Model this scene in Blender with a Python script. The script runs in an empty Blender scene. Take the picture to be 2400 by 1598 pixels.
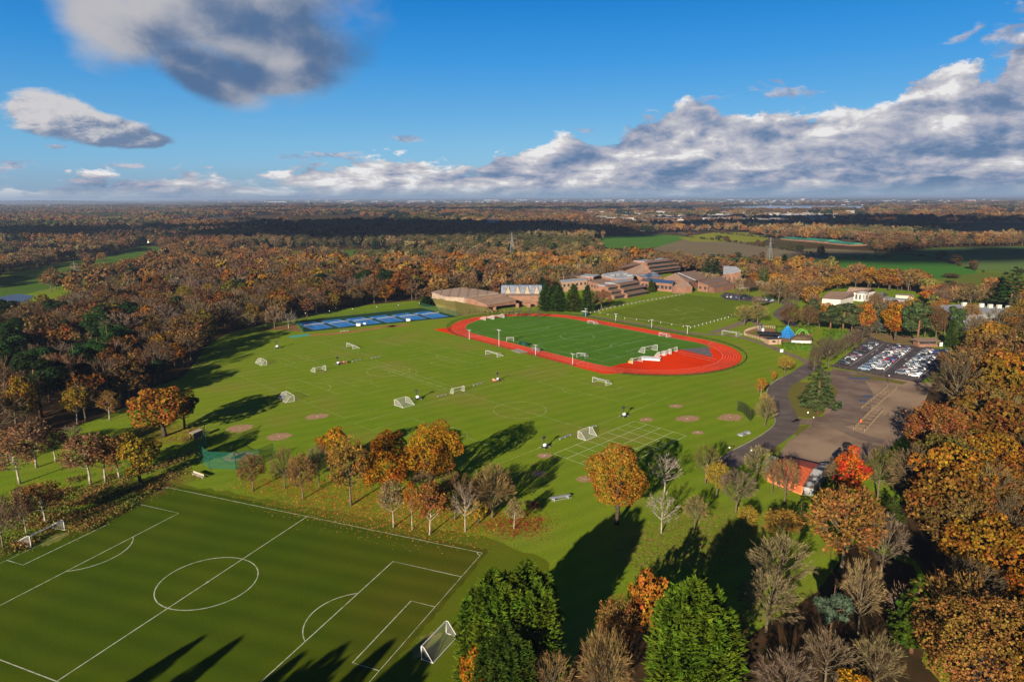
import bpy, math, random, bmesh
import numpy as np
from mathutils import Vector, Matrix, Euler
random.seed(7); rng = np.random.default_rng(11)
S = bpy.context.scene
COL = S.collection
R = math.radians
# ------------------------------------------------------------------ camera model (photo pixels -> ground metres)
FPX, HZ, CAMH, ROLL, K = 1592.0, 462.0, 73.0, 0.0042, 2400/2355.0
TH = math.atan((799-HZ)/FPX); CT, ST = math.cos(TH), math.sin(TH)
def ray(u, v):
    x, y = u-1200, v-799
    x, y = x-ROLL*y, y+ROLL*x
    return x, FPX*CT-y*ST, -FPX*ST-y*CT
def G(u, v, h=0.0):                       # full-size photo pixel -> point on the plane z = h
    x, f, z = ray(u, v); t = (CAMH-h)/(-z)
    return Vector((x*t, f*t, h))
def D(x, y, h=0.0): return G(x*K, y*K, h)
def Z(ox, oy, s):                         # points read in a crop of the photo: origin and scale
    return lambda x, y, h=0.0: G(ox+x/s, oy+y/s, h)
def tall(p, v):                           # height above ground point p of a thing whose top is at photo row v
    lo, hi = 0.0, 70.0
    for _ in range(40):
        m = (lo+hi)/2; z = m-CAMH
        dep = p.y*CT-z*ST; up = p.y*ST+z*CT
        y = 799-FPX*up/dep-ROLL*(p.x/dep*FPX)
        if y > v: lo = m
        else: hi = m
    return lo
SUN_AZ, SUN_EL = R(25), R(17.5)           # light travels towards +Y turned 25 deg to +X
# ------------------------------------------------------------------ object helpers
def tag(o, label=None, cat=None, group=None, kind=None):
    if label: o['label'] = label
    if cat: o['category'] = cat
    if group: o['group'] = group
    if kind: o['kind'] = kind
    return o
def link(o, parent=None):
    COL.objects.link(o)
    if parent: o.parent = parent
    return o
def empty(name, loc=(0,0,0), rz=0.0, label=None, cat=None, group=None):
    o = bpy.data.objects.new(name, None); o.location = loc; o.rotation_euler = (0,0,rz); o.empty_display_size = .5
    return tag(link(o), label, cat, group)
def obj(name, me, parent=None, loc=None, color=None):
    o = bpy.data.objects.new(name, me); link(o, parent)
    if loc is not None: o.location = loc
    if color is not None: o.color = (*color, 1)
    return o
def dup(root, loc, rz=0.0, label=None, group=None, scale=None, color=None):
    r = root.copy(); COL.objects.link(r); r.location = loc; r.rotation_euler = (0,0,rz)
    if scale is not None: r.scale = scale
    if color is not None: r.color = (*color, 1)
    if label: r['label'] = label
    if group: r['group'] = group
    for ch in root.children:
        c = ch.copy(); COL.objects.link(c); c.parent = r
        if color is not None and ch.get('tinted'): c.color = (*color, 1)
        for g in ch.children:
            d = g.copy(); COL.objects.link(d); d.parent = c
    return r
class MB:
    def __init__(s): s.v = []; s.f = []; s.m = []; s.mi = 0
    def poly(s, pts):
        n = len(s.v); s.v += [tuple(p) for p in pts]; s.f.append(tuple(range(n, n+len(pts)))); s.m.append(s.mi); return s
    def box(s, c, d, rz=0.0):
        cx, cy, cz = c; a, b, h = d[0]/2, d[1]/2, d[2]/2; co, si = math.cos(rz), math.sin(rz); n = len(s.v)
        for z in (-h, h):
            for x, y in ((-a,-b),(a,-b),(a,b),(-a,b)): s.v.append((cx+x*co-y*si, cy+x*si+y*co, cz+z))
        for f in ((3,2,1,0),(4,5,6,7),(0,1,5,4),(1,2,6,5),(2,3,7,6),(3,0,4,7)): s.f.append(tuple(n+i for i in f)); s.m.append(s.mi)
        return s
    def prism(s, base, top):                 # two loops of equal length (ccw from above)
        n = len(s.v); k = len(base); s.v += [tuple(p) for p in base]+[tuple(p) for p in top]
        s.f.append(tuple(range(n+k-1, n-1, -1))); s.m.append(s.mi); s.f.append(tuple(range(n+k, n+2*k))); s.m.append(s.mi)
        for i in range(k):
            j = (i+1) % k; s.f.append((n+i, n+j, n+k+j, n+k+i)); s.m.append(s.mi)
        return s
    def tube(s, pts, rads, n=6, cap=True):
        pts = [Vector(p) for p in pts]; b0 = len(s.v)
        for i, p in enumerate(pts):
            d = (pts[min(i+1, len(pts)-1)]-pts[max(i-1, 0)]); d = d.normalized() if d.length > 1e-9 else Vector((0,0,1))
            u = d.cross(Vector((0,0,1)) if abs(d.z) < .95 else Vector((1,0,0))).normalized(); w = d.cross(u)
            r = rads[i] if isinstance(rads, (list, tuple)) else rads
            for k in range(n):
                a = 2*math.pi*k/n; s.v.append(tuple(p+u*(math.cos(a)*r)+w*(math.sin(a)*r)))
        for i in range(len(pts)-1):
            for k in range(n):
                a = b0+i*n+k; b = b0+i*n+(k+1) % n; s.f.append((a, b, b+n, a+n)); s.m.append(s.mi)
        if cap:
            s.f.append(tuple(b0+k for k in reversed(range(n)))); s.m.append(s.mi)
            e = b0+(len(pts)-1)*n; s.f.append(tuple(e+k for k in range(n))); s.m.append(s.mi)
        return s
    def lathe(s, prof, c=(0,0,0), n=12, sy=1.0):  # (r, z) profile
        b0 = len(s.v)
        for r, z in prof:
            for k in range(n):
                a = 2*math.pi*k/n; s.v.append((c[0]+r*math.cos(a), c[1]+r*math.sin(a)*sy, c[2]+z))
        for i in range(len(prof)-1):
            for k in range(n):
                a = b0+i*n+k; b = b0+i*n+(k+1) % n; s.f.append((a, b, b+n, a+n)); s.m.append(s.mi)
        s.f.append(tuple(b0+k for k in reversed(range(n)))); s.m.append(s.mi)
        e = b0+(len(prof)-1)*n; s.f.append(tuple(e+k for k in range(n))); s.m.append(s.mi)
        return s
    def strip(s, pts, w, z, closed=False):       # flat painted line / path along points
        pts = [Vector((p[0], p[1])) for p in pts]; n = len(pts); L = []; Rr = []
        for i, p in enumerate(pts):
            a = pts[(i-1) % n] if (closed or i) else p; b = pts[(i+1) % n] if (closed or i < n-1) else p
            d = (b-a).normalized(); q = Vector((-d.y, d.x)); ww = w[i] if isinstance(w, (list, tuple)) else w
            L.append(p+q*ww/2); Rr.append(p-q*ww/2)
        for i in range(n if closed else n-1):
            j = (i+1) % n
            s.poly([(Rr[i].x,Rr[i].y,z),(Rr[j].x,Rr[j].y,z),(L[j].x,L[j].y,z),(L[i].x,L[i].y,z)])
        return s
    def mesh(s, name, mats, smooth=False):
        me = bpy.data.meshes.new(name); me.from_pydata(s.v, [], s.f)
        for m in (mats if isinstance(mats, (list, tuple)) else [mats]): me.materials.append(m)
        me.polygons.foreach_set('material_index', s.m)
        if smooth: me.polygons.foreach_set('use_smooth', [True]*len(s.f))
        me.update(); return me
    def build(s, name, mats, parent=None, smooth=False, loc=None): return obj(name, s.mesh(name, mats, smooth), parent, loc)
def quads_mesh(name, V, mats, mi=None, k=4):        # V: (n, k, 3) loose faces
    n = len(V); me = bpy.data.meshes.new(name)
    me.vertices.add(n*k); me.vertices.foreach_set('co', np.ascontiguousarray(V, dtype=np.float32).ravel())
    me.loops.add(n*k); me.loops.foreach_set('vertex_index', np.arange(n*k, dtype=np.int32))
    me.polygons.add(n); me.polygons.foreach_set('loop_start', np.arange(0, n*k, k, dtype=np.int32))
    for m in (mats if isinstance(mats, (list, tuple)) else [mats]): me.materials.append(m)
    if mi is not None: me.polygons.foreach_set('material_index', np.asarray(mi, dtype=np.int32))
    me.update(); me.validate(); return me
def smooth_path(pts, n=8):                          # Catmull-Rom through points
    P = [Vector((p[0], p[1], 0)) for p in pts]; out = []
    for i in range(len(P)-1):
        a, b, c, d = P[max(i-1,0)], P[i], P[i+1], P[min(i+2,len(P)-1)]
        for k in range(n):
            t = k/n; out.append(.5*((2*b)+(c-a)*t+(2*a-5*b+4*c-d)*t*t+(3*b-a-3*c+d)*t**3))
    return out+[P[-1]]
# ------------------------------------------------------------------ materials
ALB = .60                                            # overall reflectance for this exposure
def dim(c): return tuple(x*ALB for x in c)
def newmat(name):
    m = bpy.data.materials.new(name); m.use_nodes = True; nt = m.node_tree; nt.nodes.clear(); return m, nt
class N:
    def __init__(s, nt): s.nt = nt
    def __call__(s, t, _out=0, **kw):
        n = s.nt.nodes.new(t); ins = kw.pop('ins', {})
        for k, v in kw.items(): setattr(n, k, v)
        for k, v in ins.items(): s.set(n.inputs[k], v)
        return n
    def set(s, sock, v):
        if isinstance(v, bpy.types.NodeSocket): s.nt.links.new(v, sock)
        elif isinstance(v, bpy.types.Node): s.nt.links.new(v.outputs[0], sock)
        else:
            if hasattr(sock.default_value, '__len__') and not hasattr(v, '__len__'): v = (v,)*len(sock.default_value)
            if sock.type == 'RGBA' and len(v) == 3: v = (*v, 1)
            sock.default_value = v
    def m(s, op, a, b=0.0, c=None, clamp=False):
        ins = {0: a, 1: b}
        if c is not None: ins[2] = c
        return s('ShaderNodeMath', operation=op, use_clamp=clamp, ins=ins).outputs[0]
    def mix(s, f, a, b, bt='MIX'):
        n = s.nt.nodes.new('ShaderNodeMix'); n.data_type = 'RGBA'; n.blend_type = bt; n.clamp_factor = True
        s.set(n.inputs[0], f); s.set(n.inputs[6], a); s.set(n.inputs[7], b); return n.outputs[2]
    def rng(s, v, a, b, c=0.0, d=1.0, smooth=True):
        return s('ShaderNodeMapRange', interpolation_type='SMOOTHSTEP' if smooth else 'LINEAR', ins={0: v, 1: a, 2: b, 3: c, 4: d}).outputs[0]
    def noise(s, vec, scale, det=4.0, rough=.55, dist=0.0):
        return s('ShaderNodeTexNoise', ins={'Vector': vec, 'Scale': scale, 'Detail': det, 'Roughness': rough, 'Distortion': dist}).outputs[0]
def out(n, sh): n.nt.links.new(sh.outputs[0] if isinstance(sh, bpy.types.Node) else sh, n('ShaderNodeOutputMaterial').inputs[0])
def pm(name, c, c2=None, scale=1.0, rough=.8, metal=0.0, spec=.06, lo=.35, hi=.65, det=4.0, bump=0.0):
    m, nt = newmat(name); n = N(nt)
    c2 = c2 or tuple(x*.75 for x in c)
    c, c2 = dim(c), dim(c2)
    tc = n('ShaderNodeTexCoord').outputs['Object']
    f = n.rng(n.noise(tc, scale, det), lo, hi)
    b = n('ShaderNodeBsdfPrincipled', ins={'Base Color': n.mix(f, c, c2), 'Roughness': rough, 'Metallic': metal, 'Specular IOR Level': spec})
    if bump: n.set(b.inputs['Normal'], n('ShaderNodeBump', ins={'Strength': bump, 'Height': n.noise(tc, scale*4, 3)}))
    out(n, b); return m
def stripes(name, c, c2, axis, period, duty=.5, rough=.7, metal=0.0):   # planks, tiles, panels: bands along one object axis
    m, nt = newmat(name); n = N(nt); c, c2 = dim(c), dim(c2)
    tc = n('ShaderNodeTexCoord').outputs['Object']; sp = n('ShaderNodeSeparateXYZ', ins={0: tc})
    t = n.m('FRACT', n.m('DIVIDE', sp.outputs[axis], period)); f = n.m('GREATER_THAN', t, duty)
    nz = n.rng(n.noise(tc, .6, 5), .3, .7)
    col = n.mix(n.m('MULTIPLY', nz, .35), n.mix(f, c, c2), (c[0]*.45, c[1]*.45, c[2]*.45))
    out(n, n('ShaderNodeBsdfPrincipled', ins={'Base Color': col, 'Roughness': rough, 'Metallic': metal, 'Specular IOR Level': .12})); return m
def leafmat(name, var=.35, trans=.35, hue=.03, sat=1.0):
    m, nt = newmat(name); n = N(nt)
    base = n('ShaderNodeAttribute', attribute_type='INSTANCER', attribute_name='color').outputs[0]
    rnd = n('ShaderNodeNewGeometry').outputs['Random Per Island']
    r2 = n.m('FRACT', n.m('MULTIPLY', rnd, 17.31)); oc = n('ShaderNodeTexCoord').outputs['Object']; pn = n.noise(oc, .75, 3, .6); pt = n.rng(pn, .3, .7, .62, 1.32, False); ph = n.rng(n.noise(oc, .42, 2), .35, .65, -hue*.9, hue*.9)
    hs = n('ShaderNodeHueSaturation', ins={'Hue': n.m('ADD', ph, n.m('MULTIPLY_ADD', r2, 2*hue, .5-hue)), 'Saturation': sat,
        'Value': n.m('MULTIPLY', pt, n.m('MULTIPLY_ADD', rnd, 2*var*ALB, (1-var)*ALB)), 'Color': base})
    d = n('ShaderNodeBsdfDiffuse', ins={'Color': hs}); t = n('ShaderNodeBsdfTranslucent', ins={'Color': hs})
    out(n, n('ShaderNodeMixShader', ins={0: trans, 1: d, 2: t})); return m
def barkmat(name, c, c2, sc=3.0): return pm(name, c, c2, sc, .9, spec=.1)
def netmat(name, c, alpha, period=0.0):
    m, nt = newmat(name); n = N(nt)
    d = n('ShaderNodeBsdfDiffuse', ins={'Color': dim(c)}); t = n('ShaderNodeBsdfTransparent')
    out(n, n('ShaderNodeMixShader', ins={0: alpha, 1: t, 2: d})); return m
# ------------------------------------------------------------------ ground cover materials
def grassmat(name, a, b, wear, wear_amt=.5, sc=1.0, stripe=None, fine=3.0):
    m, nt = newmat(name); n = N(nt); a, b, wear = dim(a), dim(b), dim(wear)
    tc = n('ShaderNodeTexCoord').outputs['Object']
    big = n.rng(n.noise(tc, .012*sc, 4), .35, .65); mid = n.rng(n.noise(tc, .12*sc, 5, .6), .3, .7); fin = n.noise(tc, fine, 3, .7)
    col = n.mix(n.m('MULTIPLY_ADD', mid, .5, n.m('MULTIPLY', big, .5)), a, b)
    wm = n.m('MULTIPLY', n.rng(n.noise(tc, .035*sc, 5, .6), .52, .72), wear_amt)
    col = n.mix(wm, col, wear)
    if stripe:
        ang, per, amt = stripe
        sp = n('ShaderNodeSeparateXYZ', ins={0: tc})
        q = n.m('ADD', n.m('MULTIPLY', sp.outputs[0], math.cos(ang)), n.m('MULTIPLY', sp.outputs[1], math.sin(ang)))
        q = n.m('ADD', q, n.m('MULTIPLY', n.noise(tc, .05, 2), per*.6))
        st = n.m('SINE', n.m('MULTIPLY', q, 2*math.pi/per))
        col = n.mix(n.m('MULTIPLY_ADD', st, amt, amt), col, tuple(x*.6 for x in a))
    col = n.mix(n.m('MULTIPLY', n.rng(fin, .35, .75), .45), col, tuple(x*.55 for x in a))
    bs = n('ShaderNodeBsdfPrincipled', ins={'Base Color': col, 'Roughness': 1.0, 'Specular IOR Level': .0})
    n.set(bs.inputs['Normal'], n('ShaderNodeBump', ins={'Strength': .5, 'Distance': .15, 'Height': fin}))
    out(n, bs); return m
G1, G2, GW = (.180,.305,.012), (.265,.345,.024), (.31,.285,.055)
M_ground = None
def groundmat():
    m, nt = newmat('countryside'); n = N(nt)
    tc = n('ShaderNodeTexCoord').outputs['Object']
    big = n.rng(n.noise(tc, .01, 4), .35, .65); mid = n.rng(n.noise(tc, .1, 5, .6), .3, .7); fin = n.noise(tc, 2.5, 3, .7)
    gr = n.mix(n.m('MULTIPLY_ADD', mid, .5, n.m('MULTIPLY', big, .5)), G1, G2)
    gr = n.mix(n.m('MULTIPLY', n.rng(n.noise(tc, .028, 6, .65), .47, .70), .75), gr, GW)
    sp = n('ShaderNodeSeparateXYZ', ins={0: tc}); q = n.m('ADD', n.m('MULTIPLY', sp.outputs[0], .55), n.m('MULTIPLY', sp.outputs[1], -.83)); q = n.m('ADD', q, n.m('MULTIPLY', n.noise(tc, .03, 2), 6.0)); gr = n.mix(n.m('MULTIPLY_ADD', n.m('SINE', n.m('MULTIPLY', q, 1.05)), .09, .09), gr, (.08,.15,.01))
    gr = n.mix(n.m('MULTIPLY', n.rng(n.noise(tc, .35, 5, .7), .55, .8), .45), gr, (.23,.20,.05))
    gr = n.mix(n.m('MULTIPLY', n.rng(fin, .35, .75), .45), gr, (.07,.10,.008))
    # open country farther out: woods, fields, roofs of distant towns
    fa = n.rng(n.noise(tc, .0016, 4, .55), .42, .58); fb = n.rng(n.noise(tc, .0035, 3), .5, .62)
    land = n.mix(fa, (.095,.055,.022), (.06,.045,.02)); land = n.mix(n.m('MULTIPLY', fb, .45), land, (.09,.12,.03))
    vz = n('ShaderNodeTexVoronoi', feature='F1', ins={'Vector': tc, 'Scale': .018})
    town = n.rng(n.noise(tc, .00045, 3), .46, .56)
    spk = n.m('MULTIPLY', n.m('LESS_THAN', vz.outputs['Distance'], .2), town)
    land = n.mix(n.m('MULTIPLY', town, .5), land, (.15,.115,.09)); land = n.mix(spk, land, (.5,.46,.42))
    ln = n('ShaderNodeVectorMath', operation='LENGTH', ins={0: tc}).outputs['Value']
    col = n.mix(n.rng(ln, 750, 1000), gr, land)
    col = n('ShaderNodeVectorMath', operation='SCALE', ins={0: col, 'Scale': ALB}).outputs[0]
    bs = n('ShaderNodeBsdfPrincipled', ins={'Base Color': col, 'Roughness': 1.0, 'Specular IOR Level': .0})
    n.set(bs.inputs['Normal'], n('ShaderNodeBump', ins={'Strength': .5, 'Distance': .2, 'Height': fin}))
    out(n, bs); return m
M_ground = groundmat()
xs = [0.0]; st = 40.0
while xs[-1] < 60000: xs.append(xs[-1]+st); st *= 1.13 if xs[-1] > 600 else 1.0
xs = [-x for x in reversed(xs[1:])]+xs; n_ = len(xs)
gv = np.array([(x, y, 0.0) for y in xs for x in xs]); ii = np.arange(n_*n_).reshape(n_, n_)
gf = np.stack([ii[:-1,:-1], ii[:-1,1:], ii[1:,1:], ii[1:,:-1]], -1).reshape(-1, 4)
me = bpy.data.meshes.new('ground'); me.from_pydata(gv.tolist(), [], gf.tolist()); me.materials.append(M_ground)
tag(obj('ground', me), kind='structure')
def sheet(name, pts, z, mat):
    b = MB(); b.poly([(p[0], p[1], z) for p in pts]); return tag(b.build(name, mat), kind='structure')
# ---- front football pitch: dark close-mown turf, browner where leaves have blown on to it
def pitch_turf():
    m, nt = newmat('dark_mown_turf'); n = N(nt)
    tc = n('ShaderNodeTexCoord').outputs['Object']; sp = n('ShaderNodeSeparateXYZ', ins={0: tc})
    mid = n.rng(n.noise(tc, .07, 5, .6), .3, .7); fin = n.noise(tc, 3.5, 3, .7)
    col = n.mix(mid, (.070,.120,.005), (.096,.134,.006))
    leaf = n.rng(n.m('ADD', n.m('MULTIPLY', sp.outputs[0], .018), n.noise(tc, .05, 4)), -.35, .45)
    col = n.mix(n.m('MULTIPLY', leaf, .75), col, (.128,.120,.010))
    sp1 = n.m('LESS_THAN', n('ShaderNodeTexVoronoi', feature='F1', ins={'Vector': tc, 'Scale': 1.3}).outputs['Distance'], .16)
    col = n.mix(n.m('MULTIPLY', n.m('MULTIPLY', sp1, leaf), .6), col, (.22,.15,.04))
    q = n.m('ADD', n.m('MULTIPLY', sp.outputs[0], .33), n.m('MULTIPLY', sp.outputs[1], .94))
    stp = n.m('SINE', n.m('MULTIPLY', n.m('ADD', q, n.m('MULTIPLY', n.noise(tc, .04, 2), 2.0)), 1.1))
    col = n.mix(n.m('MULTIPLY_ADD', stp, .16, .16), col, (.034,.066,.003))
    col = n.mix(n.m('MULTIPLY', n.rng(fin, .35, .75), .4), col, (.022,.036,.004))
    col = n('ShaderNodeVectorMath', operation='SCALE', ins={0: col, 'Scale': ALB}).outputs[0]
    bs = n('ShaderNodeBsdfPrincipled', ins={'Base Color': col, 'Roughness': 1.0, 'Specular IOR Level': .0})
    out(n, bs); return m
c_tl, c_tr, c_h0, c_h1 = G(387.2,1140.8), G(1130.2,1295.3), G(715,1209.7), G(130.8,1597.3)
axu = (c_tr-c_tl).normalized(); axv = (c_h1-c_h0); axv = (axv-axu*axv.dot(axu)).normalized()
WID = (c_h1-c_h0).length; LEN = (c_tr-c_tl).length
P0 = c_tl+axu*(-4)-axv*3.0
def ragged(cs_, jit, step=2.5):
    o = []
    for i in range(len(cs_)):
        a, c = cs_[i], cs_[(i+1)%len(cs_)]; k = max(1, int((c-a).length/step))
        for j in range(k): p = a.lerp(c, j/k); o.append(p+Vector((random.uniform(-jit,jit), random.uniform(-jit,jit), 0)))
    return o
PB = lambda a, c: c_tl+axu*a+axv*c
sheet('rough_grass', ragged([PB(-3.5,-3),PB(30,-4),PB(60,-5),PB(90,-6),PB(104,-3),PB(112,14),PB(110,40),PB(104,82),PB(-4,82)], .9), .009, grassmat('darker_mown_grass', (.11,.165,.008), (.15,.18,.012), (.18,.15,.025), .7))  # grass colour between the dark pitch and the open field
sheet('football_pitch', ragged([PB(-2.6,-1.6),PB(LEN+.9,-1.6),PB(LEN+1.2,4),PB(LEN+1.2,WID+22),PB(-2.6,WID+22)], .35, 1.2), .012, pitch_turf())
M_line = pm('white_pitch_paint', (.62,.66,.50), (.30,.36,.15), .8, .9, lo=.38, hi=.72)
M_linef = pm('faded_pitch_paint', (.54,.60,.26), (.24,.32,.06), .5, .9, lo=.3, hi=.7)
def pitch_lines(name, o, u, v, L, W, mat, w=.14, z=.02, circ=9.15, pen=(16.5,40.3), ga=(5.5,18.3), arc=True, half=True, sides=(1,1), corner=0.0, spot=True):
    b = MB(); T = lambda a, c: (o+u*a+v*c)
    def seg(*p): b.strip([T(*q) for q in p], w, z)
    b.strip([T(0,0), T(L,0), T(L,W), T(0,W)], w, z, closed=True)
    if half:
        seg((L/2,0),(L/2,W)); b.strip([T(L/2+circ*math.cos(t), W/2+circ*math.sin(t)) for t in np.linspace(0, 2*math.pi, 56)[:-1]], w, z, closed=True)
        if spot: b.poly([(*T(L/2+.25*math.cos(t), W/2+.25*math.sin(t))[:2], z+.006) for t in np.linspace(0, 2*math.pi, 9)[:-1]])
    for s, on in zip((0, 1), sides):
        if not on: continue
        X = (lambda a: a) if s == 0 else (lambda a: L-a)
        for d, ww in (pen, ga):
            seg((X(0),W/2-ww/2),(X(d),W/2-ww/2),(X(d),W/2+ww/2),(X(0),W/2+ww/2))
        if arc:
            sp = pen[0]*.667; a0 = math.acos((pen[0]-sp)/circ)
            b.strip([T(X(sp+circ*math.cos(t)), W/2+circ*math.sin(t)) for t in np.linspace(-a0, a0, 24)], w, z)
            if corner:
                for c in (0, W): b.strip([T(X(corner*math.cos(t)), c+(corner if c == 0 else -corner)*math.sin(t)) for t in np.linspace(0, math.pi/2, 7)], w, z)
    ob = b.build(name, mat); return tag(ob, kind='structure')
pitch_lines('pitch_markings', c_tl, axu, axv, LEN, WID, M_line, w=.2, z=.026, circ=9.25, pen=(15.6,40.0), ga=(5.05,18.4), corner=1.0)
def quad_pitch(name, a, b_, c, mat, z, **kw):      # a->b touchline, b->c goal line
    u = (b_-a); L = u.length; u.normalize(); v = (c-b_); v = v-u*v.dot(u); W = v.length; v.normalize()
    return pitch_lines(name, a, u, v, L, W, mat, z=z, **kw)
z5 = Z(800,800,2.944); z7 = Z(600,680,4.71); q3 = Z(1220,900,5.8875); r2 = Z(800,400,2.944); r3 = Z(1300,560,4.71)
z6 = Z(400,960,7.84); r6 = Z(1600,700,2.944); rr3 = Z(1600,400,2.944); pk = Z(1700,600,4.71); cp = Z(1900,750,5.2275)
sh7 = Z(980,640,6.926); z8 = Z(1700,1000,5.8875); q1 = Z(620,760,7.84); q2 = Z(920,860,7.84)
quad_pitch('pitch_markings', z5(90,567), z5(1420,200), z5(2205,405), M_linef, .020, w=.2, circ=9.3)
quad_pitch('pitch_markings', G(807,979.4), z5(1340,180), z5(670,-35), M_linef, .024, w=.22, circ=9.15, pen=(14,34))
quad_pitch('pitch_markings', G(592,829), G(882.4,778.7), G(999,811.6), M_linef, .028, w=.2, circ=7, pen=(12,30), ga=(4.5,14))
quad_pitch('pitch_markings', z7(720,985), z7(1960,715), z7(2420,845), M_linef, .032, w=.16, circ=6, pen=(10,24), ga=(4,12))
b = MB()
for p, q in (((1230,790),(2060,1110)),((1270,785),(2120,1105)),((1310,775),(2190,1075))): b.strip([z7(*p), z7(*q)], .2, .036)
tag(b.build('pitch_markings', M_linef), kind='structure')
ga_, gb_, gc_ = q3(460,962), q3(1578,510), q3(2292,713); b = MB(); gv_ = gc_-gb_
for i in range(5): o = gv_*(i/4); b.strip([ga_+o, gb_+o], .22, .030)
for j in range(9): o = (gb_-ga_)*(j/8); b.strip([ga_+o, ga_+o+gv_], .22, .034)
tag(b.build('pitch_markings', pm('white_grid_paint', (.60,.66,.36), (.44,.50,.22), .8, .9)), kind='structure')
# ---- running track and its green pitch (axes fitted from the photo)
A, Bp = Vector((.637,-.771,0)), Vector((.771,.637,0)); a0, a1, pc, RI = -290.3, -206.0, 252.5, 36.5
TW = lambda a, p: A*a+Bp*p
def oval(r, n=40, arcs=((0,),)):
    pts = []
    for t in np.linspace(-math.pi/2, math.pi/2, n): pts.append(TW(a1+r*math.cos(t), pc+r*math.sin(t)))
    for t in np.linspace(math.pi/2, 3*math.pi/2, n): pts.append(TW(a0+r*math.cos(t), pc+r*math.sin(t)))
    return pts
M_track = pm('red_running_surface', (.86,.050,.004), (.62,.040,.006), .05, .95, spec=0, det=9, lo=.42, hi=.68)
M_turf = grassmat('artificial_green_turf', (.095,.225,.024), (.115,.255,.026), (.09,.17,.025), .3, stripe=(math.atan2(A.y, A.x), 9.0, .10), fine=6)
b = MB(); oi, oo = oval(RI), oval(RI+8.6); k = len(oi)
for i in range(k): j = (i+1) % k; b.poly([(*oo[i][:2],.02),(*oo[j][:2],.02),(*oi[j][:2],.02),(*oi[i][:2],.02)])
b.poly([(*TW(a0-29,pc-RI-10)[:2],.016),(*TW(a1+17,pc-RI-10)[:2],.016),(*TW(a1+21,pc-RI-4)[:2],.016),(*TW(a1+10,pc-RI+1)[:2],.016),(*TW(a0-8,pc-RI+1)[:2],.016),(*TW(a0-26,pc-RI+9)[:2],.016)])
tag(b.build('running_track', M_track), kind='structure')
sheet('artificial_turf', oval(RI-.15), .018, M_turf)
# red apron inside the near bend
dl = [G(1437,857.5), G(1593,819.5), G(1662,813)]
p_end = dl[-1]; d_ = p_end-TW(a1, pc); th1 = math.atan2(d_.dot(Bp), d_.dot(A))
arc = [TW(a1+(RI+.1)*math.cos(t), pc+(RI+.1)*math.sin(t)) for t in np.linspace(th1-.12, -math.pi/2, 40)]
s0 = dl[0]-TW(a1, pc); th0 = math.atan2(s0.dot(Bp), s0.dot(A)); arc = [TW(a1+(RI+.1)*math.cos(t), pc+(RI+.1)*math.sin(t)) for t in np.linspace(th1-.12, th0, 40)]
sheet('running_track', list(reversed(dl+arc)), .024, M_track)
sheet('asphalt', [G(1594,818.6), G(1671,837.5), G(1661,813.5)], .030, pm('worn_grey_asphalt', (.20,.18,.19), (.13,.12,.13), .5))
M_lane = pm('white_lane_paint', (.85,.62,.52), (.75,.45,.36), 1.0, .9)
b = MB()
for i in range(0, 7): b.strip(oval(RI+.15+1.22*i), .085 if i else .16, .028, closed=True)
for i in range(0, 8): b.strip([TW(a0-24+i*1.2, pc-RI-.4-1.2*i), TW(a1+20, pc-RI-.4-1.2*i)], .05, .029)
for (p, q) in ((r3(1360,1240), r3(1790,1330)), (r3(1365,1265), r3(1760,1350)), (r3(1690,1165), r3(1750,1140))): b.strip([p, q], .22, .033)
b.strip([TW(a0+2, pc-RI-.2), TW(a0+2, pc-RI-9.8)], .25, .034); b.strip([TW(a1-4, pc-RI-.2), TW(a1-4, pc-RI-9.8)], .25, .034)
tag(b.build('track_markings', M_lane), kind='structure')
quad_pitch('pitch_markings', G(1310,745.5), G(1608,799), G(1426,850), M_line, .026, w=.2, circ=9.15, pen=(16.5,40.3))
M_yel = pm('yellow_pitch_paint', (.50,.42,.08), (.35,.36,.07), 1.0, .9)
b = MB(); tu = (G(1608,799)-G(1310,745.5)); TL_ = tu.length; tu.normalize(); tv = Vector((tu.y,-tu.x,0)); t0 = G(1310,745.5)
for f in (.25, .36, .64, .75):
    b.strip([t0+tu*(TL_*f)+tv*2, t0+tu*(TL_*f)+tv*64], .12, .029)
    for c in (8, 20, 44, 56): b.strip([t0+tu*(TL_*f-3)+tv*c, t0+tu*(TL_*f+3)+tv*c], .2, .032)
tag(b.build('pitch_markings', M_yel), kind='structure')
# ---- cricket field beyond, tennis courts, paths, roads, car parks
M_field2 = grassmat('bright_mown_grass', (.145,.215,.016), (.18,.235,.02), (.2,.21,.03), .4, stripe=(.2, 11, .06))
sheet('sports_field', [r3(500,825), r3(1440,612), r3(2400,705), pk(500,500), pk(430,620), pk(60,690), r3(1960,860), r3(1500,985), r3(1040,930)], .010, M_field2)
quad_pitch('pitch_markings', r3(860,815), r3(1310,945), r3(1840,840), M_linef, .018, w=.3, half=False, pen=(13,34))
b = MB(); b.strip([r3(1480,778)+Vector((9*math.cos(t), 9*math.sin(t), 0)) for t in np.linspace(0, 2*math.pi, 40)[:-1]], .3, .022, closed=True); tag(b.build('pitch_markings', M_linef), kind='structure')
sheet('tennis_surround', [z7(440,345), z7(700,310), z7(1830,195), z7(2235,293), z7(525,464)], .02, pm('dark_green_court_paint', (.018,.07,.035), (.02,.055,.03), .2))
M_blue = pm('blue_court_paint', (.020,.22,.62), (.016,.18,.52), .12, .75)
M_cl = pm('white_court_paint', (.72,.76,.82), (.55,.6,.7), 2.0)
cA = [z7(505,368), z7(705,345), z7(782,412), z7(575,441)]; cB = [z7(1772,248), z7(1962,229), z7(2092,289), z7(1880,318)]
b = MB(); bl = MB(); COURTS = []
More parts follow.
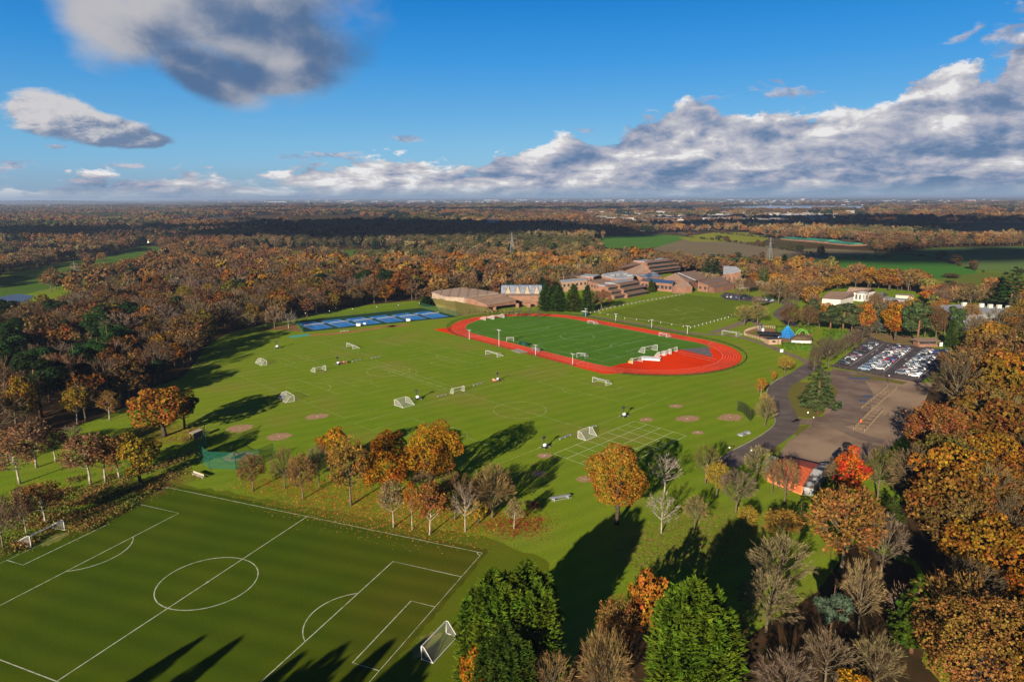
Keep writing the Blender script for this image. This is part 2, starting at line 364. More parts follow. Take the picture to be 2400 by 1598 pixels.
for i in range(6):
    t = i/5; q = [p.lerp(r, t) for p, r in zip(cA, cB)]; c = sum(q, Vector())/4
    ux = ((q[1]-q[0])+(q[2]-q[3])).normalized(); uy = Vector((-ux.y, ux.x, 0)); COURTS.append((c, ux, uy))
    T = lambda a, e: c+ux*a+uy*e
    b.poly([(*T(x, y)[:2], .03) for x, y in ((-6.05,-12.9),(6.05,-12.9),(6.05,12.9),(-6.05,12.9))])
    for x in (-5.49, -4.11, 4.11, 5.49): bl.strip([T(x,-11.9), T(x,11.9)], .13, .036)
    for y in (-11.9, 11.9): bl.strip([T(-5.49,y), T(5.49,y)], .13, .039)
    for y in (-6.4, 6.4): bl.strip([T(-4.11,y), T(4.11,y)], .13, .039)
    bl.strip([T(0,-6.4), T(0,6.4)], .13, .042)
tag(b.build('tennis_court', M_blue), kind='structure'); tag(bl.build('court_markings', M_cl), kind='structure')
M_dirt = pm('red_brown_earth', (.48,.18,.07), (.36,.17,.06), .25, .95, det=6)
b = MB(); b.strip(smooth_path([q1(800,205), q1(1500,150), q1(2350,25), z7(1480,405), z7(1690,378)]), 4.0, .014); tag(b.build('earth_strip', M_dirt), kind='structure')
sheet('bare_earth', [pk(1350,770), pk(1520,790), pk(1730,850), pk(2080,880), pk(2340,930), pk(2340,1010), pk(2000,985), pk(1740,950), pk(1560,930), pk(1420,960), pk(1340,930)], .012, pm('leaf_strewn_earth', (.28,.17,.08), (.17,.15,.05), .2, .95, det=8))
b = MB(); b.strip([q1(455,235), q1(820,190)], 5.5, .024); tag(b.build('cricket_mat', pm('turquoise_matting', (.07,.42,.33), (.10,.36,.28), .4)), kind='structure')
sheet('bare_earth', [q1(-60,60), q1(560,0), q1(700,140), q1(350,110), q1(0,100)], .010, pm('leafy_red_earth', (.30,.14,.06), (.17,.13,.04), .3, .95, det=7))
M_tar = pm('damp_tarmac', (.125,.098,.088), (.20,.162,.14), .18, .8, spec=.08, det=7, lo=.4, hi=.75)
M_path = pm('pale_gravel_path', (.27,.20,.13), (.20,.16,.11), .3, .95, det=6)
M_lot = pm('muddy_gravel', (.38,.27,.18), (.19,.13,.095), .045, .8, det=10, lo=.36, hi=.66, bump=.1)
M_mud = pm('dark_damp_mud', (.165,.112,.085), (.26,.185,.13), .12, .7, spec=.15, det=8, lo=.38, hi=.62)
M_carpark = pm('dark_car_park_asphalt', (.075,.066,.072), (.115,.10,.105), .15, .7, det=7)
sheet('gravel_lot', [r6(660,1085), r6(725,985), r6(880,880), r6(965,835), r6(985,760), r6(1070,660), r6(1030,480), r6(1650,575), r6(1760,590), r6(1680,760), r6(1560,900), r6(1400,1060), r6(1180,1180), r6(960,1175), r6(740,1110)], .012, M_lot)
b = MB()
b.strip(smooth_path([r6(790,845), r6(930,850), r6(1090,830), r6(1180,720), r6(1130,580), r6(1060,500)]), [6]*9+[11]*16+[15]*16, .02)
b.strip(smooth_path([r6(1010,870), r6(1110,900), r6(1240,955), r6(1390,985)]), 5, .0215)
tag(b.build('mud_tracks', M_mud), kind='structure')
road = smooth_path([r6(285,1145), r6(430,1068), r6(560,1000), r6(668,930), r6(722,870), r6(712,800), r6(672,720), r6(655,650), r6(690,590), r6(800,525), r6(900,455)])
b = MB(); b.strip(road, 7.2, .03); tag(b.build('road', M_tar), kind='structure')
b = MB()
for sgn in (1,): # kerb along the field side
    for i in range(6, len(road)-12):
        p, q = road[i], road[i+1]; d = (q-p); rz = math.atan2(d.y, d.x); nrm = Vector((-d.y, d.x, 0)).normalized()*3.85
        c = (p+q)/2+nrm; b.box((c.x, c.y, .06), (d.length*1.02, .25, .12), rz)
tag(b.build('kerb', pm('pale_kerb_stone', (.42,.38,.33), (.3,.27,.24), 1.0)), kind='structure')
b = MB(); b.strip(smooth_path([r6(770,818), r6(760,840), r6(800,846)]), 5, .034); tag(b.build('road', M_tar), kind='structure')
lane2 = smooth_path([pk(760,775), pk(690,720), pk(590,650), pk(640,590), pk(700,545), pk(640,510), pk(470,500), pk(200,470)])
b = MB(); b.strip(lane2, 7, .03); tag(b.build('road', M_tar), kind='structure')
b = MB()
b.strip(smooth_path([r3(370,850), r3(700,900), r3(1060,960), r3(1500,1040), r3(2000,1075), r3(2400,1190), pk(560,1030), pk(780,1110), pk(960,1200)]), 4.0, .026)
b.strip(smooth_path([r3(1740,1035), r3(1900,985), r3(2060,925), r3(2140,890), r3(2200,910), r3(2290,970)]), 5, .022)
tag(b.build('path', M_path), kind='structure')
b = MB(); b.strip(smooth_path([r3(330,830), r3(640,745), r3(1000,680), r3(1430,605)]), 2.0, .024); tag(b.build('path', M_path), kind='structure')
CPK = [r6(1020,468), r6(1185,345), r6(1290,262), r6(1400,300), r6(1840,355), r6(1850,420), r6(1640,580)]
sheet('car_park', CPK, .02, M_carpark)
b = MB()
for p, q in (((600,640),(1060,355)),((890,640),(1250,350)),((1310,722),(1500,565)),((480,560),(900,285))): b.strip([cp(*p), cp(*q)], .3, .028)
for p in ((745,420),(1155,487),(800,375),(935,315)): b.strip([cp(*p), cp(p[0]+22,p[1]-14)], .8, .032)
tag(b.build('car_park_markings', pm('worn_white_road_paint', (.5,.47,.47), (.28,.26,.27), 1.0)), kind='structure')
M_water, nt = newmat('still_water'); n = N(nt); out(n, n('ShaderNodeBsdfPrincipled', ins={'Base Color': (.05,.055,.07), 'Roughness': .35, 'Specular IOR Level': .2}))
def blob(c, rx, ry, rz=0.0, n=22, jit=.12):
    return [c+Vector((rx*r*math.cos(t)*math.cos(rz)-ry*r*math.sin(t)*math.sin(rz), rx*r*math.cos(t)*math.sin(rz)+ry*r*math.sin(t)*math.cos(rz), 0)) for t, r in [(2*math.pi*i/n, 1+random.uniform(-jit, jit)) for i in range(n)]]
for c, rx, ry in ((cp(705,938),2.4,1.6),(cp(642,990),1.8,1.3),(cp(600,712),5.0,1.6)): sheet('puddle', blob(c, rx, ry), .030, M_water)
M_verge = grassmat('rough_verge_grass', (.16,.17,.03), (.20,.17,.05), (.2,.15,.06), .7)
for pts in ([r6(720,640), r6(760,560), r6(820,575), r6(1040,590), r6(1075,650), r6(1000,720), r6(970,790), r6(900,826), r6(790,812), r6(740,730)], [r6(785,880), r6(880,868), r6(845,905), r6(790,945), r6(765,930)],
            [r6(590,1040), r6(640,1010), r6(680,1030), r6(665,1060), r6(585,1075)], [cp(520,665), cp(800,700), cp(1190,760), cp(1120,790), cp(900,745), cp(560,700)]):
    sheet('grass_verge', pts, .022, M_verge)
M_ring = pm('pink_brown_dirt', (.50,.30,.18), (.34,.22,.11), .9, .95)
for c, rx, ry in ((z6(1275,340),4.9,4.2),(z6(1995,495),4.3,3.9),(z5(-168,518),4.6,3.6),(z6(1250,860),5.0,4.6),(r6(328,818),5.2,4.0),(r6(30,827),5.0,3.6),(r6(105,922),2.3,2.0),(q3(2140,303),3.0,2.4),(q3(1737,488),3.0,2.4),(q3(330,985),2.6,2.2),(z5(1680,950),2.7,2.3),(z5(1360,912),2.4,2.2)):
    sheet('dirt_circle', blob(c, rx*.86, ry*.86, .4, n=34, jit=.17), .016, M_ring)
    sheet('base_plate', blob(c, .45, .45, n=8, jit=0), .04, M_line)
# ---- far fields, golf course, lakes
def fld(name, c, wear, pts, z=.05, sc=.15): sheet(name, [D(*p) for p in pts], z, grassmat(name+'_grass', c, tuple(x*.85 for x in c), wear, .5, sc=sc, fine=.4))
gg = (.10,.19,.025)
fld('golf_course', gg, (.17,.17,.05), [(0,684),(60,676),(190,646),(330,612),(410,588),(300,580),(190,594),(0,640)])
fld('golf_course', gg, (.15,.17,.05), [(285,590),(380,590),(372,568),(330,566),(290,572)], .06)
fld('golf_course', gg, (.15,.17,.05), [(0,602),(180,588),(200,578),(0,584)], .06)
fld('golf_course', gg, (.15,.17,.05), [(640,592),(830,592),(1010,588),(1010,578),(820,574),(650,578)], .06)
fld('golf_course', gg, (.15,.17,.05), [(700,620),(960,622),(1010,606),(760,602)], .06)
fld('green_field', (.10,.24,.03), (.1,.15,.04), [(1360,560),(1385,545),(1500,538),(1610,545),(1580,560),(1480,572),(1400,570)], .06)
fld('ploughed_field', (.25,.20,.115), (.20,.15,.09), [(1500,572),(1580,548),(1680,552),(1800,572),(1900,585),(1780,592),(1560,590)], .07)
fld('yellow_field', (.30,.32,.03), (.25,.25,.05), [(1590,556),(1560,547),(1640,535),(1720,535),(1770,548),(1750,557)], .08)
fld('ploughed_field', (.26,.21,.12), (.22,.18,.11), [(1770,590),(1800,574),(1900,572),(2010,578),(2010,590),(1900,600)], .08)
fld('green_field', (.08,.24,.03), (.07,.14,.03), [(1870,600),(1900,590),(2040,584),(2130,590),(2250,625),(2200,645),(2050,632),(1900,612)], .09)
fld('green_field', (.15,.24,.06), (.10,.12,.05), [(2050,582),(2150,570),(2355,566),(2420,610),(2355,628),(2255,622),(2130,588)], .09)
fld('green_field', (.17,.21,.03), (.2,.19,.05), [(2150,642),(2260,626),(2420,632),(2420,670),(2240,668)], .1)
fld('brown_field', (.12,.09,.05), (.13,.11,.05), [(2090,536),(2355,528),(2420,536),(2420,552),(2200,552)], .1)
sheet('pond', [D(*p) for p in ((-40,690),(40,676),(78,680),(60,694),(0,704),(-40,706))], .12, M_water)
sheet('reservoir', [D(*p) for p in ((1640,478),(1760,473.5),(2010,474.5),(2000,479.5),(1800,480))], .3, pm('pale_far_water', (.30,.36,.45), (.26,.33,.42), .002, .2))
b = MB(); nh = 40; rid = []
for i in range(nh+1):
    t = i/nh; p = D(-500+t*850, 468.0); hh = 62*math.sin(math.pi*min(1, t*1.02))**.6*(.75+.25*math.sin(t*9+1))
    rid.append((p, hh))
for (p, h), (q, k_) in zip(rid[:-1], rid[1:]):
    dv = Vector((p.x, p.y, 0)).normalized()*1500
    b.poly([(p.x,p.y,-.5),(q.x,q.y,-.5),(q.x+dv.x,q.y+dv.y,k_),(p.x+dv.x,p.y+dv.y,h)]); b.poly([(p.x+dv.x,p.y+dv.y,h),(q.x+dv.x,q.y+dv.y,k_),(q.x+2*dv.x,q.y+2*dv.y,-.5),(p.x+2*dv.x,p.y+2*dv.y,-.5)])
tag(b.build('hills', pm('wooded_hillside', (.05,.045,.03), (.07,.06,.04), .004)), kind='structure')
# ------------------------------------------------------------------ trees: prototypes 10 m high, shared by every copy
M_leaf = leafmat('autumn_leaves', .42, .20, .022)
M_needle = leafmat('conifer_needles', .45, .15, .02)
M_twig = leafmat('bare_twigs', .30, .0, .012)
M_bark = barkmat('grey_brown_bark', (.085,.062,.042), (.05,.037,.027)); M_white = barkmat('white_birch_bark', (.46,.40,.33), (.22,.18,.14), 1.2)
M_pale = barkmat('pale_bark', (.17,.135,.085), (.10,.08,.052)); M_red = barkmat('reddish_bark', (.22,.11,.06), (.13,.07,.045))
def unit(a): return a/np.maximum(np.linalg.norm(a, axis=-1, keepdims=True), 1e-9)
def cards(P, Nn, s, asp=1.0, jit=.35):                 # leaf clumps: ragged quads at P facing Nn
    n = len(P); Nn = unit(Nn); t = unit(np.cross(Nn, unit(rng.normal(size=(n,3))))); w = np.cross(Nn, t)
    s = np.broadcast_to(np.asarray(s), (n,))[:,None]
    V = np.empty((n,4,3))
    for k, (a, c) in enumerate(((-1,-.6),(.7,-1),(1,.6),(-.6,1))):
        ja = a*(1+rng.uniform(-jit, jit, (n,1))); jc = c*(1+rng.uniform(-jit, jit, (n,1)))*asp
        V[:,k] = P+t*s*.5*ja+w*s*.5*jc+Nn*s*rng.uniform(-.18,.18,(n,1))
    return V
def blades(P, d, L, w):                                # thin twigs: tapering slivers
    n = len(P); d = unit(d); s = unit(np.cross(d, unit(rng.normal(size=(n,3)))))
    L = np.broadcast_to(np.asarray(L), (n,))[:,None]; w = np.broadcast_to(np.asarray(w), (n,))[:,None]
    V = np.empty((n,4,3)); b = unit(np.cross(d, s))*L*rng.uniform(-.12,.12,(n,1))
    V[:,0] = P-s*w*.5; V[:,1] = P+s*w*.5; V[:,2] = P+d*L*.6+b+s*w*.3; V[:,3] = P+d*L
    return V
def lobes(nl, R, cz, hz, fill=.62, lr=(.28,.46)):
    c = []
    for i in range(nl):
        v = unit(rng.normal(size=3)); v[2] = v[2]*.9+.1
        k = random.uniform(.72,1.2)*fill; c.append(np.array([v[0]*R*k, v[1]*R*k, cz+v[2]*hz*k*1.05]))
    c.append(np.array([0,0,cz+hz*.45])); return np.array(c), rng.uniform(lr[0], lr[1], nl+1)*R
def lobe_points(C, r, n, keep=.72, up=.25):
    P, Nn = [], []
    per = np.maximum(1, (n*1.9*(r**2)/(r**2).sum())).astype(int)
    for c, q, k in zip(C, r, per):
        v = unit(rng.normal(size=(k,3))+np.array([0,0,up])); p = c+v*q*rng.uniform(.72,1.08,(k,1))*np.array([1,1,.85])
        d = np.linalg.norm(p[:,None]-C[None], axis=2)/r[None]; ok = (d < keep).sum(1) < 1
        P.append(p[ok]); Nn.append(v[ok])
    return np.concatenate(P), np.concatenate(Nn)
def limbs(b, tips, top, r0, n=6, low=.28, wob=.25):     # trunk with limbs into the crown
    zs = [0, .6, top*.35, top*.7, top]; pts = [Vector((random.uniform(-.1,.1)*i*wob*2, random.uniform(-.1,.1)*i*wob*2, z)) for i, z in enumerate(zs)]
    b.tube(pts, [r0*1.35, r0, r0*.85, r0*.55, r0*.18], n)
    for t in tips:
        t = Vector(t); z0 = random.uniform(low, .6)*top; f = z0/top; i = min(3, int(f*4)); base = Vector((pts[i].x, pts[i].y, z0))
        mid = base.lerp(t, .5)+Vector((random.uniform(-.3,.3), random.uniform(-.3,.3), -.25))
        b.tube([base, mid, t], [r0*.45, r0*.28, r0*.08], 4, False)
def make_oak(nl=34, n=6000, s=.30, R=4.1, cz=5.5, hz=4.3, bark=None, lite=False):
    C, r = lobes(nl, R, cz, hz, .76, (.19,.33)); c2, r2_ = lobes(5, R, cz, hz, .34, (.42,.55)); C = np.concatenate([C, c2]); r = np.concatenate([r, r2_])
    C[:,:2] *= rng.uniform(.86,1.14,2); P, Nn = lobe_points(C, r, n, .80); ok = P[:,2] > 1.0; P, Nn = P[ok], Nn[ok]
    V = cards(P, Nn*.9+rng.normal(size=P.shape)*.6, s*rng.uniform(.55,1.25,len(P)))
    b = MB(); limbs(b, C[rng.permutation(len(C))[:(4 if lite else 12)]], 6.5, .30, 5 if lite else 7)
    return b.mesh('trunk', bark or M_bark, True), quads_mesh('crown', V, M_leaf)
def make_bare(nb=3000, w=.03, L=(.4,.95), R=4.0, top=9.7, fan=False, bark=None, leaves=0, ls=.26, droop=0.0, lean=0.0, r0=.2, thick=1.0, limbn=None, hz=None, subn=None):
    b = MB(); fork = 1.3 if fan else random.uniform(1.8, 2.6); hz = hz or (top-fork)*.52; cz = top-hz; C = Vector((0,0,cz)); wx, wy = random.uniform(.88,1.12), random.uniform(.88,1.12)
    lx = lean*3; tr = [Vector((lx*z/6+random.uniform(-.03,.03)*z, random.uniform(-.03,.03)*z, z)) for z in (0, fork*.5, fork, (fork+cz)*.5+.4, cz+hz*.35)]
    b.tube(tr, [r0*1.35, r0, r0*.85, r0*.5, r0*.12], 7)
    nl_ = limbn or (20 if fan else 16); Q, E_, DD = [], [], []
    for i in range(nl_):
        zc = 1-2*(i+.5)/nl_*(.62 if fan else .70); a = i*2.39996+random.uniform(-.3,.3); q = math.sqrt(max(0,1-zc*zc)); dr = Vector((math.cos(a)*q, math.sin(a)*q, zc)); k = random.uniform(.72, 1.0)
        e = C+Vector((dr.x*R*wx, dr.y*R*wy, dr.z*hz))*k+Vector((lx,0,0)); f = .15+.75*max(0,(zc+.2)/1.2)*random.uniform(.6,1)
        st_ = tr[2].lerp(tr[4], f*.8) if not fan else tr[1].lerp(tr[3], f*.5+.2)
        ct = st_.lerp(e, .45)+Vector((dr.x*.35, dr.y*.35, -.15 if not fan else -.35)); P_ = [st_*(1-t)**2+ct*(2*t*(1-t))+e*t*t for t in (0,.3,.65,1)]
        b.tube(P_, [r0*.42*thick, r0*.30*thick, r0*.17*thick, r0*.04*thick], 4, False)
        for m in range(subn or 8):
            t = random.uniform(.28, .95); o = st_*(1-t)**2+ct*(2*t*(1-t))+e*t*t; d2 = (dr+Vector((random.gauss(0,.34), random.gauss(0,.34), random.gauss(.05,.30)))).normalized()
            ee = C+Vector((d2.x*R*wx, d2.y*R*wy, d2.z*hz))*random.uniform(.78,1.04)+Vector((lx,0,0)); md_ = o.lerp(ee,.5)+Vector((random.uniform(-.15,.15), random.uniform(-.15,.15), .12))
            b.tube([o, md_, ee], [r0*.15*thick, r0*.09*thick, r0*.03*thick], 3, False); Q += [list(o), list(md_)]; E_ += [list(md_), list(ee)]; DD += [list(d2)]*2
    Q, E_, DD = np.array(Q), np.array(E_), np.array(DD); ix = rng.integers(0, len(Q), nb); t = rng.uniform(.1, 1.0, (nb,1)); P = Q[ix]*(1-t)+E_[ix]*t
    d = DD[ix]*.75+unit(P-np.array([lx,0,cz-1.0]))*.6+rng.normal(size=(nb,3))*.42+np.array([0,0,.15-droop])
    V = blades(P, d, rng.uniform(L[0], L[1], nb), w); mi = np.zeros(nb, int); mats = [M_twig]
    if leaves:
        ix = rng.integers(0, len(Q), leaves); t = rng.uniform(.3, 1.1, (leaves,1)); P2 = Q[ix]*(1-t)+E_[ix]*t+rng.normal(size=(leaves,3))*.3
        V2 = cards(P2, rng.normal(size=P2.shape)+unit(P2-np.array([0,0,cz]))*.5, ls*rng.uniform(.6,1.2,leaves)); V = np.concatenate([V, V2]); mi = np.concatenate([mi, np.ones(leaves,int)]); mats = [M_twig, M_leaf]
    return b.mesh('trunk', bark or M_pale, True), quads_mesh('crown', V, mats, mi)
def make_birch(n=1500, s=.24, R=2.3, twigs=900, bark=None, droop=.3, w=.03):
    t, c = make_bare(twigs, w, (.4,.9), R, 9.7, bark=bark or M_white, leaves=n, ls=s, droop=droop, lean=random.uniform(-.15,.15), r0=.13, limbn=11, subn=6)
    return t, c
def make_cypress(n=5200, s=.60, R=3.0, leaders=14, slim=1.5, hlo=.40):
    P, Dd = [], []; ls = [(0,0,10,R*.70)]
    for i in range(leaders):
        a = 2.39996*i; f = math.sqrt((i+.8)/leaders); q = R*f*.66; ls.append((q*math.cos(a), q*math.sin(a), 10*(1-hlo*f*f)*random.uniform(.86,1.0), R*random.uniform(.26,.40)))
    tot = sum(h*r for _,_,h,r in ls)
    for x, y, h, r in ls:
        k = int(n*h*r/tot); t = rng.uniform(0, 1, k)**.8; a = rng.uniform(0, 2*math.pi, k)
        rr = r*np.maximum(0, 1-t**slim)**.7*rng.uniform(.72,1.15,k)*(1+.30*np.sin(a*5+t*26+x*3))+.02
        P.append(np.stack([x*(1+.1*t)+rr*np.cos(a), y*(1+.1*t)+rr*np.sin(a), .2+t*h*.97], 1)); Dd.append(np.stack([np.cos(a)*.95, np.sin(a)*.95, .05+.75*t], 1))
    P = np.concatenate(P); d = unit(np.concatenate(Dd)+rng.normal(size=P.shape)*.30); n = len(P)
    L = (s*rng.uniform(.5,1.5,n))[:,None]; side = unit(np.cross(d, np.array([0,0,1.])+rng.normal(size=P.shape)*.35)); up = unit(np.cross(side, d))
    V = np.empty((n*2,4,3))
    for j, (ax, wd) in enumerate(((side,.24), (unit(side*.2+up),.13))):
        o = slice(j*n, (j+1)*n); V[o,0] = P-d*L*.4; V[o,1] = P+ax*L*wd; V[o,2] = P+d*L*.85-np.array([0,0,1])*L*.12; V[o,3] = P-ax*L*wd
    b = MB(); b.tube([(0,0,0),(0,0,3),(0,0,7)], [.28,.2,.05], 6); return b.mesh('trunk', M_red, True), quads_mesh('crown', V, M_needle)
def make_pine(n=2600, s=.42, R=2.9, layered=True, bark=None, base=.18):
    b = MB(); b.tube([(0,0,0),(.05,0,3),(0,.08,6.5),(0,0,9.6)], [.26,.2,.13,.03], 6); P, Nn = [], []
    if layered:                                # tiers of drooping fronds
        nw = 11
        for i in range(nw):
            f = i/(nw-1); z = 10*(base+(.97-base)*f); rr = R*(1-f)**.75*random.uniform(.85,1.1)+.25; nb = max(4, int(9*(1-f))+3)
            for j in range(nb):
                a = 2*math.pi*j/nb+i*.7+random.uniform(-.25,.25); r = rr*random.uniform(.75,1.12); k = max(4, int(n/(nw*8)*(r/R+.25)))
                t = np.sqrt(rng.uniform(.06,1,k)); wd = .42*r*(1-t*.55)*rng.uniform(-.5,.5,k)
                px = np.cos(a)*t*r-np.sin(a)*wd; py = np.sin(a)*t*r+np.cos(a)*wd; pz = z+.35*r*(t-.55*t*t)-.22*t*r*.6+rng.normal(size=k)*.09
                P.append(np.stack([px,py,pz],1)); Nn.append(np.stack([np.cos(a)*.45+rng.normal(size=k)*.35, np.sin(a)*.45+rng.normal(size=k)*.35, np.ones(k)],1))
                b.tube([(0,0,z-.1),(math.cos(a)*r*.8, math.sin(a)*r*.8, z+.08*r)], [.06,.02], 3, False)
        P = np.concatenate(P); Nn = np.concatenate(Nn)
    else:                                      # open crown of flat-topped cloud-like pads
        C = []; r = []
        for i in range(17):
            a = random.uniform(0, 2*math.pi); z = random.uniform(3.8, 9.4); q = R*(1-abs(z-6)/6.5)*random.uniform(.35,1); C.append((q*math.cos(a), q*math.sin(a), z)); r.append(random.uniform(.75,1.35))
            b.tube([(0,0,z-.9),(C[-1][0],C[-1][1],z-.1)], [.09,.03], 3, False)
        P, Nn = lobe_points(np.array(C), np.array(r), n, up=.6); P[:,2] = P[:,2]
    V = cards(P, Nn+rng.normal(size=P.shape)*.35, s*rng.uniform(.6,1.2,len(P)), .75)
    return b.mesh('trunk', bark or M_red, True), quads_mesh('crown', V, M_needle)
PROTO = {
 'oak': [make_oak() for _ in range(4)], 'oakb': [make_oak(42, 17000, .17) for _ in range(2)], 'oakm': [make_oak(26, 2100, .48, lite=True) for _ in range(4)],
 'round': [make_oak(20, 3200, .34, R=3.5, cz=5.4, hz=4.3) for _ in range(3)],
 'bare': [make_bare(3000, .026) for _ in range(4)], 'barem': [make_bare(1300, .05, (.6,1.2), subn=5) for _ in range(4)],
 'brown': [make_bare(1700, .03, leaves=2000, ls=.27) for _ in range(3)], 'brownm': [make_bare(700, .05, (.6,1.2), leaves=1100, ls=.42, subn=4) for _ in range(3)],
 'fan': [make_bare(4200, .026, (.6,1.3), R=4.7, top=9.4, fan=True) for _ in range(2)],
 'white': [make_bare(900, .03, (.5,1.0), R=3.7, bark=M_white, thick=1.3, r0=.15, limbn=11, subn=6) for _ in range(2)],
 'birch': [make_birch() for _ in range(3)], 'birchd': [make_birch(3400, .25, 2.9, 500) for _ in range(2)],
 'cypress': [make_cypress(15000, .36), make_cypress(17000, .36, R=3.2, leaders=20, hlo=.14, slim=2.6), make_cypress(15000, .36, hlo=.5)], 'cypressm': [make_cypress(1700, .85, 2.3, 7, 1.7) for _ in range(3)],
 'layer': [make_pine(3400, .40) for _ in range(2)], 'pine': [make_pine(2600, .40, layered=False) for _ in range(3)],
}
for lst in PROTO.values():
    for t, c in lst: t.use_fake_user = c.use_fake_user = False
NM = {'oak':'oak_tree','oakb':'oak_tree','oakm':'oak_tree','round':'round_tree','bare':'bare_tree','barem':'bare_tree','brown':'half_bare_tree','brownm':'half_bare_tree','fan':'spreading_bare_tree','white':'white_barked_tree','birch':'birch_tree','birchd':'birch_tree','cypress':'cypress_tree','cypressm':'cypress_tree','layer':'conifer_tree','pine':'pine_tree'}
WIDTH = {'oak':8.4,'oakb':8.4,'oakm':8.2,'round':7.0,'bare':8.2,'barem':8.4,'brown':8.4,'brownm':8.6,'fan':9.4,'white':7.6,'birch':5.4,'birchd':6.2,'cypress':6.4,'cypressm':5.4,'layer':6.4,'pine':6.4}
OR, GO, TAN, BRN, RUST, YEL, OLV = (.52,.205,.018), (.58,.27,.022), (.31,.20,.08), (.22,.125,.055), (.36,.11,.022), (.56,.38,.045), (.22,.185,.05)
GRY, LAV, PALE, DGR, LGR, BGR, RED, CYP = (.26,.19,.115), (.26,.19,.135), (.38,.28,.12), (.028,.055,.016), (.06,.10,.018), (.11,.16,.10), (.75,.14,.022), (.15,.235,.018)
TONE = .60
def vary(c, a=.14): k = TONE+TONE*random.uniform(-a, a); return tuple(max(.004, x*k*(1+random.uniform(-a*.5, a*.5))) for x in c)
def tree(kind, p, h, w=None, color=OR, label=None, group=None, lean=0.0, var=None):
    t, c = (PROTO[kind][var] if var is not None else random.choice(PROTO[kind])); s = h/10.0; ws = (w/WIDTH[kind]) if w else s*random.uniform(.9,1.1)
    e = empty(NM[kind], (p.x, p.y, p.z), random.uniform(0, 6.28), label, 'tree', group); e.scale = (ws, ws, s)
    if lean: e.rotation_euler = (lean, 0, 0)
    obj('trunk', t, e, color=color); obj('crown', c, e, color=color); return e
def T(kind, bx, by, top, w, color, label, group=None, lean=0.0, var=None):      # base and top read in the photo (2355-wide view), width too
    p = D(bx, by); h = tall(p, top*K); dep = p.y*CT+CAMH*ST; tree(kind, p, h, w*K*dep/FPX, vary(color, .06), label, group, lean, var)
g1 = 'trees in the clump between the pitches'
T('oakb',993,1135,975,136,GO,'largest golden oak, in the middle of the clump between the pitches',g1)
T('oak',890,1150,1030,112,OR,'deep orange oak left of the big golden oak',g1)
T('oak',897,1085,984,85,vary(OR),'orange oak half hidden behind the deep orange oak',g1)
T('round',772,1075,972,76,GO,'rounded golden tree beside the sparse tall brown tree, nearest the dirt circles',g1)
T('brown',807,1162,1000,100,(.46,.24,.05),'tall half bare tree with golden lower leaves and thin top',g1)
T('bare',655,1122,1028,68,TAN,'bare tan tree just right of the green netting',g1)
T('brown',582,1128,1044,74,(.33,.18,.06),'half bare rusty tree standing in front of the green netting',g1)
T('brown',697,1147,1040,72,(.38,.22,.07),'half bare tan tree with a pale trunk and leaves scattered below it',g1)
T('bare',735,1120,1020,62,GRY,'grey bare tree behind the pale trunked half bare tree',g1)
T('birch',905,1212,1098,64,PALE,'sparse tan birch with a pale trunk in front of the deep orange oak',g1)
T('birch',948,1218,1102,40,OR,'narrow orange birch beside the copper birch',g1)
T('birchd',988,1229,1104,84,(.46,.19,.05),'copper coloured birch with white trunk at the pitch edge',g1)
T('white',1070,1222,1095,64,LAV,'white trunked birch with almost no leaves in front of the spreading bare trees',g1)
T('round',1101,1203,1143,46,YEL,'small golden tree beside the bare white trunked birch',g1)
T('fan',1132,1190,1064,100,TAN,'large spreading bare tree at the right end of the clump',g1,var=0)
T('fan',1046,1195,1082,84,BRN,'smaller brown spreading bare tree below the golden oak',g1,var=1)
T('brown',1098,1170,1098,64,OR,'small orange tree between the two spreading bare trees',g1)
T('birch',1182,1215,1142,46,PALE,'small pale yellow tree standing alone over red fallen leaves',g1)
T('round',1224,1172,1150,38,(.30,.12,.08),'low dark red shrub right of the spreading bare tree',g1)
T('bare',975,1165,1078,60,GRY,'grey bare tree in the shade under the big golden oak',g1)
g2 = 'trees around the orange roofed building'
T('oakb',1418,1205,1030,150,(.52,.25,.03),'big lone orange oak between the painted grid and the dark conifer shadow',g2)
T('white',1528,1132,1043,76,(.50,.42,.36),'white bare tree right of the lone orange oak, upper one of two',g2)
T('white',1521,1226,1128,78,(.46,.38,.34),'white bare tree with a forked trunk, lower one of two',g2)
T('bare',1597,1216,1140,64,PALE,'small pale bare tree between the white bare trees and the big shadow',g2)
T('bare',1622,1112,1018,68,OLV,'olive bare tree at the field edge near the globe lamp',g2)
T('brown',1648,1140,1060,64,YEL,'small yellow twiggy tree beside the olive bare tree',g2)
T('bare',1692,1180,1078,80,LAV,'lavender grey bare tree between the yellow tree and the road',g2)
T('bare',1738,1115,1024,62,(.36,.31,.13),'olive bare tree on the verge left of the green roof panel',g2)
T('bare',1804,1158,1050,62,TAN,'thin tan bare tree directly in front of the orange wall',g2)
T('bare',1775,1135,1045,44,TAN,'slender bare tree in front of the left end of the orange roof',g2)
T('round',1948,1140,1024,92,RED,'bright scarlet and orange tree at the right end of the orange roofed building',g2)
T('bare',1920,1130,1060,60,TAN,'small bare tree in front of the scarlet tree',g2)
T('bare',2018,1150,1028,84,OLV,'olive bare tree right of the scarlet tree',g2)
T('brown',1718,1216,1163,52,YEL,'small bright yellow tree below the lavender bare tree',g2)
T('brown',1795,1240,1172,90,(.50,.27,.05),'low golden tree in front of the dark shadow of the building',g2)
T('layer',1838,1228,1148,42,LGR,'small dark green conifer between the golden tree and the large rust tree',g2)
T('brown',1935,1320,1112,190,(.42,.19,.05),'large rust and tan oak below the orange roofed building',g2)
T('bare',2025,1330,1180,110,LAV,'grey mauve bare tree leaning against the large rust oak',g2)
